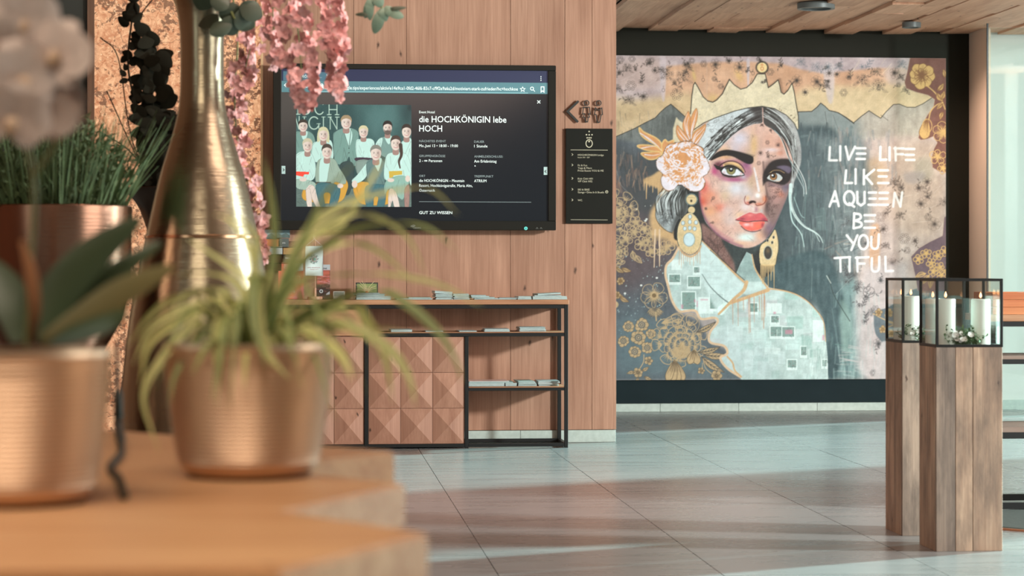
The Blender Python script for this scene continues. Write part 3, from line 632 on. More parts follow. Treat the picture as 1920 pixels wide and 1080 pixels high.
    Y = lambda p: [(1400+a/9, 240+b/9) for a, b in p]
    c.poly(X([(300,640),(420,560),(560,520),(720,520),(860,580),(960,660),(980,760),(900,830),(740,870),(560,865),(420,830),(330,740)]), (142,78,106), .6, 2.6)
    B(1338,320,6,7,(176,66,112),.8); B(1345,307,8,6,(84,44,50),.9); B(1398,306,9,9,(128,74,112),.8); B(1375,336,20,3.4,(150,62,110),.7); B(1358,293,18,5,(196,150,116),.95); B(1386,301,8,5,(168,110,108),.6); B(1392,330,6,4,(176,176,190),.7)
    c.poly(X([(490,600),(560,565),(660,560),(760,600),(830,690),(838,735),(780,690),(700,630),(600,605),(500,635)]), (206,170,120), 1, .4)
    c.line(X([(420,640),(470,590),(560,550),(660,545),(760,585),(830,660),(860,730)]), (2.4,1.3), (52,32,32), .9)
    c.poly(X([(460,720),(490,665),(560,640),(640,640),(730,670),(800,730),(835,770),(760,790),(640,790),(540,770),(480,745)]), (206,208,214), 1)
    B(1356,322,3,3,(190,150,160),.7); B(1388,324,2.6,2,(206,150,150),.8)
    c.ell(1369,317.5,8.6,8.6,(70,72,48)); c.ell(1369,318,7.4,7.4,(116,112,76)); B(1369,322,4.4,3,(150,134,86),.9); c.ell(1369,316.5,4.3,4.3,(30,28,26)); c.poly(X([(520,650),(620,632),(720,650),(700,690),(620,665),(540,690)]), (44,40,38), .8, .6); c.ell(1369.2,315.3,2,1.3,(236,236,236))
    c.poly(X([(330,600),(400,625),(470,640),(560,610),(660,615),(760,665),(830,735),(848,770),(800,740),(720,675),(640,645),(560,645),(500,670),(465,720),(500,760),(580,785),(700,790),(800,782),(845,770),(840,790),(760,800),(660,820),(560,812),(470,770),(430,700),(380,680)]), (36,30,28), 1, .25)
    for k in range(22):
        u = k/21; c.line(X([(520+300*u,615+110*u*u),(505+320*u,575+100*u*u)]), (.9,.4), (40,32,28), .7, False)
        c.line(X([(480+300*u,775+35*math.sin(u*3)),(470+310*u,800+38*math.sin(u*3))]), (.9,.4), (40,32,30), .7, False)
    c.poly(X([(268,505),(330,440),(420,380),(540,352),(660,362),(780,392),(900,428),(980,462),(1000,515),(985,572),(930,594),(860,575),(760,522),(660,470),(560,452),(460,462),(380,492),(290,535)]), (38,32,30), 1, .4)
    for k in range(40):
        u = k/39; x = 300+680*u; y = 505-150*math.sin(min(u*2.1,1.6))+u*u*110
        c.line(X([(x,y+20),(x+40,y-22)]), (1,.4), (34,28,26), .8, False)
    # far eye
    c.poly(Y([(255,790),(290,690),(350,600),(420,540),(520,508),(630,498),(710,515),(745,570),(760,680),(720,850),(620,940),(520,935),(380,890),(300,900),(262,960)]), (38,30,30), .97, .9)
    c.poly(Y([(480,640),(600,612),(710,636),(735,690),(690,748),(620,705),(540,665)]), (98,86,104), .95, .8)
    c.line(Y([(330,790),(380,740),(440,700),(540,700),(620,740)]), 1.6, (150,120,84), .8); c.line(Y([(330,790),(370,750),(400,725)]), 1.2, (214,182,120), .9)
    c.poly(Y([(328,832),(370,775),(440,745),(520,758),(585,822),(545,880),(470,888),(385,865)]), (176,178,178), 1, .2); c.line(Y([(480,880),(530,885),(575,850)]), 1.2, (196,160,140), .8)
    c.ell(1448.5,329,7,7.2,(66,42,26)); c.ell(1448.5,329.6,5.8,6,(128,90,58)); B(1448,333,4,2.4,(160,116,74),.9); c.ell(1448,328,3.8,4,(28,24,24)); c.ell(1446.4,326.8,1.8,1.6,(240,240,240))
    c.line(Y([(320,800),(380,752),(450,728),(530,745),(600,815),(620,850)]), 2.4, (32,26,26), 1); c.line(Y([(370,868),(450,900),(540,905),(620,860)]), 1.5, (36,28,30), .9)
    c.poly(Y([(350,900),(480,950),(620,960),(700,930),(690,1010),(600,990),(420,960)]), (92,74,92), .6, 2)
    # ---- lips
    Z = lambda p: [(1400+a/6.75, 340+b/6.75) for a, b in p]
    up = [(1378,411),(1385,406),(1394,401),(1404.5,396.8),(1410,398.5),(1416,399.5),(1424,397.6),(1432,403),(1437.5,412.8),(1428,413),(1418,412),(1405,413.6),(1392,413.4)]
    c.poly(up, (190,86,90), 1, .3); B(1405,402,7,3,(214,128,124),.8); B(1426,403,5,3,(214,96,104),.7); B(1390,409,6,2.4,(120,48,64),.7); B(1431,410,5,2.6,(120,40,66),.7)
    lo = [(1384,415),(1395,413.6),(1410,415),(1424,413.4),(1432,415),(1429,422),(1424,428),(1414,431),(1405,431.6),(1395,428),(1388,421.5)]
    c.poly(lo, (216,100,88), 1, .3); B(1398,420,7,3.4,(232,192,196),.9); B(1408,420,3,5,(222,160,156),.7); B(1420,423,6,4,(226,108,80),.8); B(1428,421,3,5,(130,48,60),.7); c.line([(1388,423),(1396,430),(1406,433),(1416,432.5),(1425,429.5)], 1.6, (66,34,40), .8)
    c.line([(1377.5,411),(1388,413),(1400,414.6),(1412,413.2),(1424,412.6),(1437,413)], 1.5, (64,26,34), .95)
    c.line([(1380,408),(1394,400),(1404,395.8),(1411,397.6),(1424,396.6)], .7, (224,206,206), .7)
    c.clip = None
    # ---- hair over the forehead
    hl = [(1310,266),(1322,232),(1344,217),(1374,205),(1400,199),(1426,196),(1428,226),(1408,231),(1388,240),(1370,254),(1352,272),(1336,290),(1326,302),(1320,292)]
    c.poly(hl, tone((186,191,195), 6, 8, 3, 8), 1, .3)
    g = c.mask(hl); c.clip = np.zeros((c.h, c.w), np.float32); c.clip[g[1]:g[1]+g[2].shape[0], g[0]:g[0]+g[2].shape[1]] = g[2]
    def arc(u, t):   # strand parameter: u across (0 outer, 1 inner), t along from parting to temple
        x = 1427-(1427-1316)*t; y0 = 197+75*t**1.55; y1 = 228+88*t**1.5
        return (x+6*u*t, y0+(y1-y0)*u)
    for k in range(190):
        u = R.rand(); t0 = R.rand()*.8; t1 = min(1, t0+R.uniform(.1,.35)); dark = R.rand() < (.75 if t0 < .3 else .42)
        c.line([arc(u,t0),arc(u,(t0+t1)/2),arc(u,t1)], (1.6,.5) if R.rand() < .5 else (.5,1.3), (44,40,38) if dark else (206,210,212), .75)
    for k in range(46):
        u = R.uniform(0,.7); t0 = R.uniform(.25,.85); t1 = min(1, t0+R.uniform(.06,.16))
        c.line([arc(u,t0),arc(u+.03,(t0+t1)/2),arc(u,t1)], (.5,2.2), (40,36,34), .85)
    c.poly([(1400,194),(1430,190),(1430,230),(1412,228),(1396,232),(1392,226),(1412,214),(1404,204)], (44,36,34), .8, 3)
    for k in range(70): c.ring(R.uniform(1322,1372), R.uniform(214,246), R.uniform(1,4), R.uniform(1,3), .6, (66,62,62), .5, R.rand()*6, R.rand()*6+3)
    c.line([(1328,298),(1345,278),(1368,254),(1390,238),(1412,230)], 1.8, (40,36,36), .8); c.line([(1330,290),(1346,272),(1366,253)], 1, (206,222,224), .9)
    c.clip = None
    hr = [(1428,196),(1450,200),(1470,211),(1486,229),(1495,250),(1500,275),(1500,300),(1494,322),(1487,340),(1483,362),(1478,350),(1482,330),(1487,310),(1485,288),(1476,268),(1462,252),(1446,240),(1430,228)]
    c.poly(hr, tone((150,148,148), 8, 10, 4, 10), 1, .3)
    g = c.mask(hr); c.clip = np.zeros((c.h, c.w), np.float32); c.clip[g[1]:g[1]+g[2].shape[0], g[0]:g[0]+g[2].shape[1]] = g[2]
    c.poly([(1426,190),(1446,198),(1456,214),(1470,232),(1482,256),(1490,290),(1488,320),(1480,330),(1478,280),(1450,244),(1426,232)], (50,44,42), .85, 3)
    for k in range(120):
        u = R.rand(); t0 = R.rand()*.85; t1 = min(1, t0+R.uniform(.12,.3))
        def arr(t): return (1430+68*math.sin(min(1.5,t*1.9))-(1-u)*12-(8*t*t if t > .6 else 0), 198+16*(1-u)+130*t**1.5)
        c.line([arr(t0),arr((t0+t1)/2),arr(t1)], (1.3,.5), (40,36,34) if R.rand() < .45 else (196,198,198), .7)
    c.clip = None
    for pts, w, col in [([(1446,238),(1460,252),(1470,270),(1478,296),(1488,320)],2.2,(48,56,58)),([(1452,240),(1468,258),(1480,282),(1488,306)],1.8,(40,44,46)),([(1450,242),(1462,256),(1470,278),(1480,300),(1496,322),(1505,345),(1506,362)],1,(176,190,190)),([(1462,244),(1476,262),(1484,290),(1488,304)],.9,(190,200,200)),([(1486,298),(1500,322),(1508,342),(1510,362)],1.4,(206,206,204)),([(1484,312),(1496,334),(1504,350),(1505,366)],1,(190,196,194)),([(1483,300),(1484,330),(1486,350)],1,(190,196,196))]: c.line(pts, w, col, .95)
    c.line([(1428,200),(1429,228)], 1.6, (190,150,140), .9)
    c.line([(1481,345),(1480,372),(1484,392),(1494,410),(1508,424),(1526,434),(1536,443),(1541,454)], (7,1), (190,206,204), .95); c.line([(1479,362),(1480,392),(1484,414),(1496,430),(1502,442),(1506,462)], (3,1.2), (178,200,198), .95)
    c.line([(1490,346),(1482,368),(1487,398),(1498,414),(1512,426)], .8, (110,110,110), .8); c.line([(1487,368),(1494,388),(1500,402),(1506,407)], 1.3, (150,176,174), .9); c.line([(1526,434),(1532,446),(1535,452)], 1, (190,206,204)); c.line([(1514,348),(1508,380),(1507,416)], .9, (104,128,126), .9)
    for x in range(6): c.line([(1530+x*3,380+R.uniform(0,12)),(1530+x*3.2,430)], .9, (120,146,142), .7)
    # ---- shirt of pasted pages
    shirt = [(1271,464),(1260,484),(1250,494),(1246,512),(1251,533),(1258,560),(1270,582),(1284,583),(1302,583),(1312,599),(1338,597),(1345,604),(1329,622),(1329,641),(1356,649),(1361,660),(1347,671),(1362,691),(1385,705),(1390,716),(1551,716),(1550,670),(1546,630),(1542,604),(1531,584),(1512,564),(1490,550),(1466,543),(1440,538),(1426,521),(1415,504),(1409,477),(1398,471),(1386,494),(1378,513),(1356,493),(1334,471),(1315,451),(1300,470)]
    g = c.mask(shirt, False); c.clip = np.zeros((c.h, c.w), np.float32); c.clip[g[1]:g[1]+g[2].shape[0], g[0]:g[0]+g[2].shape[1]] = g[2]
    c.poly([(1230,440),(1560,440),(1560,720),(1230,720)], tone((168,184,182), 10, 8, 6, 5), 1, 0, False)
    for k in range(120):
        x, y = R.uniform(1245,1545), R.uniform(465,705); w, h = R.uniform(8,32), R.uniform(7,26)
        if x < 1345 and y < 590 and R.rand() < .3: continue
        col = [(186,206,204),(150,178,172),(130,158,152),(196,208,206),(176,176,178),(160,190,184),(186,200,200)][R.randint(7)]
        q = [(x,y),(x+w,y+R.uniform(-.6,.6)),(x+w,y+h),(x,y+h)]; c.poly(q, col, R.uniform(.25,.75), .3, False)
        for j in range(R.randint(0,7)): c.line([(x+1.5,y+2+j*2.2),(x+w*R.uniform(.5,.9),y+2+j*2.2)], .6, (112,132,130), .4, False)
    for x, y, w, h, d in [(1289,518,22,18,1),(1254,514,20,14,1),(1278,547,24,32,1),(1260,488,16,12,0),(1300,500,10,10,1),(1310,558,24,24,0),(1330,550,24,28,1),(1443,612,22,18,1),(1465,613,22,18,1),(1444,592,14,12,1),(1404,568,14,16,1),(1500,650,10,16,1),(1475,675,16,14,1),(1540,675,9,12,1),(1438,570,24,12,0),(1524,602,16,34,0)]:
        c.poly([(x-2,y-2),(x+w+2,y-2),(x+w+2,y+h+5),(x-2,y+h+5)], (204,216,214), .8, .2, False)
        if d:
            c.poly([(x,y),(x+w,y),(x+w,y+h),(x,y+h)], (110,134,128), .9, .2, False)
            c.brush(x+1,y+2,x+w-1,y+h-1,26,5,1.6,[(70,92,88),(160,180,174),(92,112,108),(140,110,116)],.6,0,1.5)
    for x, y, w, h in [(1305,563,2,12),(1312,560,14,2),(1276,570,4,8),(1540,628,4,10),(1470,618,14,8),(1448,584,5,4),(1300,560,3,6)]: c.poly([(x,y),(x+w,y),(x+w,y+h),(x,y+h)], (190,120,140), .6, .4, False)
    c.poly([(1330,640),(1370,600),(1400,640),(1440,660),(1440,716),(1360,716)], (176,190,192), .6, 14); c.brush(1345,640,1440,705,60,16,.8,[(120,134,136),(206,218,216)],.4,1.2,1.2)
    c.brush(1510,640,1550,710,40,26,2.4,[(214,226,222),(120,146,142),(170,196,190)],.5); c.brush(1430,560,1545,700,80,18,1.6,[(206,220,216),(140,164,160)],.4)
    c.poly([(1316,455),(1376,516),(1390,528),(1386,546),(1372,560),(1345,586),(1338,575),(1322,540),(1310,505)], (186,202,202), .8, 2); c.poly([(1344,576),(1366,562),(1374,560),(1352,590)], (198,218,214), .9, .5)
    c.line([(1315,513),(1330,536),(1350,556),(1366,568)], (1.2,2), (72,86,84), .85)
    for y in (498,508,520,532): c.line([(1322,y),(1346+R.uniform(0,20),y)], .5, (140,156,156), .6, False)
    c.poly([(1400,470),(1386,494),(1378,514),(1394,530),(1410,530),(1428,524),(1414,504)], tone((132,152,150), 10, 8, 6, 6), .9, 1.5); c.poly([(1396,548),(1436,540),(1400,556),(1380,566)], (116,124,122), .8, 2)
    c.poly([(1392,530),(1430,528),(1436,540),(1396,552)], (184,200,198), .8, 1)
    c.clip = None
    T2 = (186,152,114)
    c.line([(1314,450),(1334,470),(1356,492),(1378,514),(1396,530)], (2,4), T2); c.line([(1398,528),(1392,544),(1374,560),(1360,574),(1346,588)], (7,4), tone(T2, 3, 3, 2, 4)); c.line([(1366,568),(1392,559),(1418,550),(1438,543)], (5.5,7), tone(T2, 3, 3, 2, 4))
    c.line([(1408,476),(1413,500),(1424,520),(1438,540)], (2,3.4), T2); c.line([(1436,540),(1466,544),(1492,552),(1514,566),(1534,588),(1543,606),(1546,640)], (2.6,1.4), T2)
    c.line([(1330,468),(1356,490),(1380,512),(1394,524)], 1.1, (40,38,36), .8); c.line([(1445,538),(1470,543),(1494,551),(1516,566),(1534,586)], .9, (60,66,64), .8)
    c.line([(1271,464),(1260,484),(1249,496),(1247,514),(1252,535),(1259,562),(1272,582),(1286,582),(1303,582),(1313,597),(1338,595),(1344,603),(1330,622),(1330,641),(1356,648),(1362,662),(1349,671),(1362,690),(1386,706)], 4.4, (196,168,140))
    c.line([(1362,668),(1372,680),(1376,694),(1388,706)], 3, T2)
    for x in range(7):
        X0 = 1372+x*10; c.line([(X0,560-x),(X0+.5,580+R.uniform(0,46))], (1.6,.8), (176,134,110), .85, False)
    c.line([(1404,555),(1405,622)], 1.2, (170,120,100), .8); c.line([(1431,545),(1430,615)], 1.6, (172,134,110), .9); c.line([(1426,545),(1427,600)], 1.3, (172,134,110), .9)
    # ---- crown
    crown = [(1293.5,212),(1296,178),(1299,158),(1302,153),(1307,161),(1317,180),(1326,188),(1335,190),(1342,186),(1353,174),(1360,159),(1366,147),(1375,157),(1387,165),(1398,162),(1409,152),(1418,136),(1433,136),(1437,154),(1438.5,162),(1448,155),(1457,147),(1460,157),(1462.6,170),(1468,174),(1475,167),(1483,153),(1487,168),(1491,193),(1495,215),(1495.5,237),(1493,241),(1487,228),(1472,213),(1450,201),(1427,197),(1401,200),(1375,206.5),(1338,220),(1318,229),(1298,243),(1283,268),(1261,264),(1261,241),(1267,218),(1272,224),(1284,232)]
    c.line(crown[6:12], 3, (84,62,48), .5, False, 3); c.line([(1436,164),(1452,152),(1460,146)], 5, (96,70,56), .5, soft=4); c.line([(1461,150),(1466,172),(1474,168)], 5, (110,82,66), .5, soft=4)
    c.poly(crown, tone((198,184,158), 6, 4, 2, 7), 1, .3, False)
    g = c.mask(crown, False); c.clip = np.zeros((c.h, c.w), np.float32); c.clip[g[1]:g[1]+g[2].shape[0], g[0]:g[0]+g[2].shape[1]] = g[2]
    c.brush(1296,150,1494,235,60,12,1.1,[(222,206,168),(214,196,156)],.6,-1.1,.5); c.brush(1300,160,1490,235,50,9,.9,[(176,152,112)],.5,-.8,.8); c.specks(1440,196,1496,238,60,(84,70,52),1.2,.7); c.specks(1296,170,1420,215,40,(120,100,72),.9,.6)
    c.sketch(1430,150,5,INK,.7)
    c.clip = None
    c.line(crown[:31], 1.7, DK, .9, False); c.line(crown[31:41], 1.5, DK, .9, False)
    for a in np.linspace(0,6.2,44): c.line([(1427+10*math.cos(a),124+10*math.sin(a)),(1427+12.3*math.cos(a),124+12.3*math.sin(a))], 1.1, DK, .9, False)
    c.ell(1427,124,10.4,None,DK); c.ell(1427,124,9.4,None,(206,180,132)); c.ring(1427,126,2.6,3.2,1,(176,96,56)); c.line([(1424,119),(1430,119)],.9,(176,96,56)); c.line([(1427,116),(1427,121)],.9,(176,96,56))
    # ---- flower in the hair
    F = lambda p: [(1200+a/6.75, 200+b/6.75) for a, b in p]
    OR = (194,136,90); WH = (212,202,210)
    for p in ([(270,560),(180,470),(60,400),(0,330),(-10,260),(40,310),(120,350),(200,390),(260,450),(285,540)],[(280,590),(180,560),(60,540),(-30,500),(-10,480),(100,480),(200,500),(270,550)],[(285,590),(200,650),(110,660),(30,610),(20,580),(120,570),(220,560)],[(280,590),(270,480),(310,410),(350,440),(420,420),(400,520),(330,600)]):
        c.poly(F(p), OR, 1, .3); c.line(F(p+[p[0]]), 2.6, (204,168,112), .95)
    for p in ([(630,430),(560,330),(530,230),(560,130),(600,50),(622,90),(640,200),(640,320)],[(635,400),(625,260),(640,120),(700,10),(722,60),(715,150),(680,260),(650,330)],[(520,440),(470,380),(450,300),(465,225),(510,270),(580,350),(620,420)],[(650,470),(640,390),(680,310),(760,250),(822,210),(815,290),(770,380),(700,470)]):
        c.poly(F(p), OR, 1, .2); c.line(F(p+[p[0]]), .8, (120,84,60), .7)
    for p in ([(0,330),(100,390),(200,470),(270,550)],[(60,370),(150,440),(230,500)],[(20,520),(120,500),(200,490)],[(60,600),(160,610),(260,590)],[(620,400),(580,300),(560,180),(590,80)],[(600,330),(585,220),(610,120)],[(640,390),(650,250),(690,120),(710,40)],[(640,330),(670,230),(690,150)],[(600,420),(530,330),(480,260)],[(560,420),(490,340),(465,290)],[(660,460),(700,370),(760,310),(815,240)],[(690,460),(760,370),(800,300)],[(660,420),(700,330),(760,280)]):
        c.line(F(p), (2.2,.6), WH, .85)
    fl = [(280,610),(330,500),(400,460),(500,440),(570,425),(640,440),(720,480),(790,520),(800,600),(840,660),(870,760),(850,830),(790,880),(815,940),(800,1010),(740,1060),(640,1060),(560,1010),(520,980),(470,985),(420,1040),(340,1060),(280,1000),(260,920),(280,840),(220,780),(200,700),(230,640)]
    c.poly(F(fl), OR, 1, .3); c.line(F(fl+[fl[0]]), 1.2, (60,46,40), .8)
    g = c.mask(F(fl)); c.clip = np.zeros((c.h, c.w), np.float32); c.clip[g[1]:g[1]+g[2].shape[0], g[0]:g[0]+g[2].shape[1]] = g[2]
    for p in ([(290,870),(350,920),(430,930),(470,985),(420,1040),(340,1050),(280,1000),(265,920)],[(540,960),(620,960),(700,1000),(790,960),(790,1010),(740,1055),(650,1055)],[(210,700),(250,640),(300,660),(290,760),(340,830),(280,840),(225,780)],[(760,640),(830,660),(865,760),(840,830),(780,870),(720,870),(760,800),(800,740)]): c.poly(F(p), WH, 1, .6)
    for k in range(470):
        a = R.rand()*6.283; q = math.sqrt(R.rand()); x, y = 535+320*q*math.cos(a), 745+300*q*math.sin(a)
        rr = R.uniform(14,44)*(.55+.5*q); t = math.atan2(y-640,x-540)+R.uniform(-.6,.6)
        tt = np.linspace(t-1.1, t+1.1, 5)
        c.line(F([(x+rr*math.cos(v), y+rr*.8*math.sin(v)) for v in tt]), (R.uniform(.8,3.4), .6), WH, .95, n=2)
    for k in range(90):
        a = R.rand()*6.283; q = R.uniform(.4,1); x, y = 535+320*q*math.cos(a), 745+300*q*math.sin(a)
        c.line(F([(x,y),(x-34*math.cos(a),y-34*math.sin(a))]), (.4,1.3), OR, .8, False)
    c.poly(F([(470,600),(530,555),(590,590),(600,650),(540,690),(480,670)]), OR, 1, .8)
    for p in ([(400,700),(470,760),(560,770),(620,720)],[(380,640),(400,590),(450,560)],[(520,560),(580,570),(610,610)],[(420,690),(450,670),(500,690),(480,740)]): c.line(F(p), 2.6, WH, .95)
    c.clip = None
    # ---- earrings
    EG = (200,176,136)
    for y, r in ((373,9.6),(392.6,6.4)):
        c.ell(1295.4,y,r+1.3,None,(52,60,60)); c.ell(1295.4,y,r,None,EG)
    for a in np.linspace(0,6.2,26): c.ell(1295.4+10.8*math.cos(a),373+10.8*math.sin(a),.7,None,(150,176,176))
    c.ell(1295,375.5,2,2.4,(60,50,42)); c.line([(1289,369),(1302,370)],.6,(140,116,84))
    drop = [(1292,398),(1303,405),(1311,420),(1314,438),(1312,456),(1305,470),(1293,476),(1281,471),(1272,458),(1269,440),(1272,420),(1281,405)]
    c.line(drop+[drop[0]], 2.6, (50,46,40)); c.poly(drop, tone(EG, 4, 6, 2, 8), 1)
    cd = c.curve(drop, True, 6)
    for x, y in cd[:60:1]: c.ell(x, y, .6, None, (160,176,172), .8)
    for x, y in [(1292.6,405),(1279.6,417),(1292.3,415),(1303.8,416),(1283,427.5),(1292.3,426.3),(1301,427.8)]: c.ell(x,y,3.6,4.4,(110,116,116)); c.ell(x,y,2.8,3.6,(184,198,204))
    c.ell(1291,448,11,13.4,(112,116,112)); c.ell(1291,448,9.8,12,(180,198,204))
    for a in np.linspace(0,6.2,34): c.ell(1291+10.4*math.cos(a),448+12.8*math.sin(a),.8,None,(150,166,168))
    c.line([(1272,462),(1280,474),(1294,480),(1306,473),(1313,460)], 3.4, T2, .9)
    for k in range(11):
        x = 1273+k*3.8; c.line([(x,468+5*math.sin(k/10*3.1)),(x+R.uniform(-.6,.6),482+R.uniform(2,20))], (1.5,.6), (180,140,112), .9, False)
    d2 = Z([(345,600),(370,660),(387,760),(387,860),(368,950),(345,1050),(258,1062),(170,1050),(150,960),(155,850),(180,790),(250,740),(300,670)])
    c.line(d2+[d2[0]], 1.8, (52,48,42)); c.poly(d2, tone(EG, 4, 6, 2, 8), 1)
    for x, y in c.curve(d2, True, 7)[:34]: c.ell(x, y, .7, None, (60,56,50), .8)
    c.ell(1438,472.6,8.8,13.6,(168,164,150)); c.ell(1438,472.6,7.2,12,(58,54,50)); B(1438,469,4,5,(110,90,66),.8)
    for a, b in ((328,700),(310,765),(252,738)): c.ell(1400+a/6.75,340+b/6.75,2.4,3.4,(170,166,156)); c.ell(1400+a/6.75,340+b/6.75,1.7,2.6,(50,46,44))
    for k in range(10): c.line([(1425+k*2.7,496),(1425+k*2.7,508+R.uniform(0,36))], (2.2,.9), (196,164,118), .95, False)
    # ---- lettering, brushed in white
    L = lambda p: [(1520+a/5.4, 100+b/5.4) for a, b in p]
    M = lambda p: [(1520+a/4.32, 280+b/4.32) for a, b in p]
    WT = (218,214,214)
    top = ([(185,935),(178,1070),(255,1070)],[(290,925),(290,1070)],[(345,930),(376,1062),(440,930)],[(455,945),(545,945)],[(460,1000),(545,1000)],[(455,1055),(540,1055)],[(700,930),(696,1064),(758,1060)],[(793,935),(793,1066)],[(852,935),(856,1068)],[(842,945),(935,945)],[(862,1004),(930,1004)],[(955,950),(1045,950)],[(955,1010),(1040,1010)],[(960,1062),(1046,1062)])
    low = ([(280,160),(270,264),(328,262)],[(357,150),(357,268)],[(425,155),(424,272)],[(508,154),(434,216)],[(440,210),(492,270)],[(540,158),(620,158)],[(545,208),(610,208)],[(540,262),(625,262)],
        [(145,455),(190,330),(220,452)],[(166,412),(206,412)],[(306,428),(346,456)],[(370,335),(372,425),(400,446),(430,425),(430,335)],[(465,340),(525,340)],[(470,390),(520,390)],[(462,440),(528,440)],[(552,342),(620,342)],[(552,390),(615,390)],[(548,440),(620,440)],[(664,455),(676,342),(722,455),(737,338)],
        [(346,510),(340,630)],[(430,525),(515,525)],[(435,575),(500,575)],[(428,628),(515,628)],[(285,690),(332,750)],[(372,690),(322,810)],[(186,876),(312,868)],[(232,880),(235,986)],[(308,870),(308,984)],[(370,870),(373,985)],[(360,873),(462,868)],[(376,922),(430,920)],[(600,865),(602,984),(664,980)])
    sm = ([(346,512),(392,520),(396,552),(352,570)],[(352,570),(402,588),(398,618),(342,632)],[(486,702),(486,778),(512,800),(540,780),(546,682)],[(490,876),(490,966),(515,986),(546,966),(550,865)])
    for q in top: c.line(L(q), 4.5, WT, .95, False, 1.2)
    for q in low: c.line(M(q), 4.5, WT, .95, False, 1.2)
    for q in sm: c.line(M(q), 4.5, WT, .95, True, 1.2)
    t = np.linspace(0,6.3,16)
    c.line(M(np.c_[305+41*np.cos(t),386+56*np.sin(t)].tolist()), 4.6, WT, .95, True, 1.2); c.line(M(np.c_[421+38*np.cos(t),746+58*np.sin(t)].tolist()), 4.6, WT, .95, True, 1.2)
    # canvas weave, scratches, seams of the sheets
    c.a *= (1+.03*c.noise(1.2,1.2,8)+.012*c.noise(3,30,9)+.008*c.noise(26,2,10)+.035*c.noise(7,7,12))[..., None]
    for x in (1324,1560): c.line([(x,104),(x,300)], .7, (190,180,176), .35, False)
    c.brush(1160,110,1760,700,60,16,.6,[(206,200,196),(60,58,56)],.35,.8,2)
    return c.out()
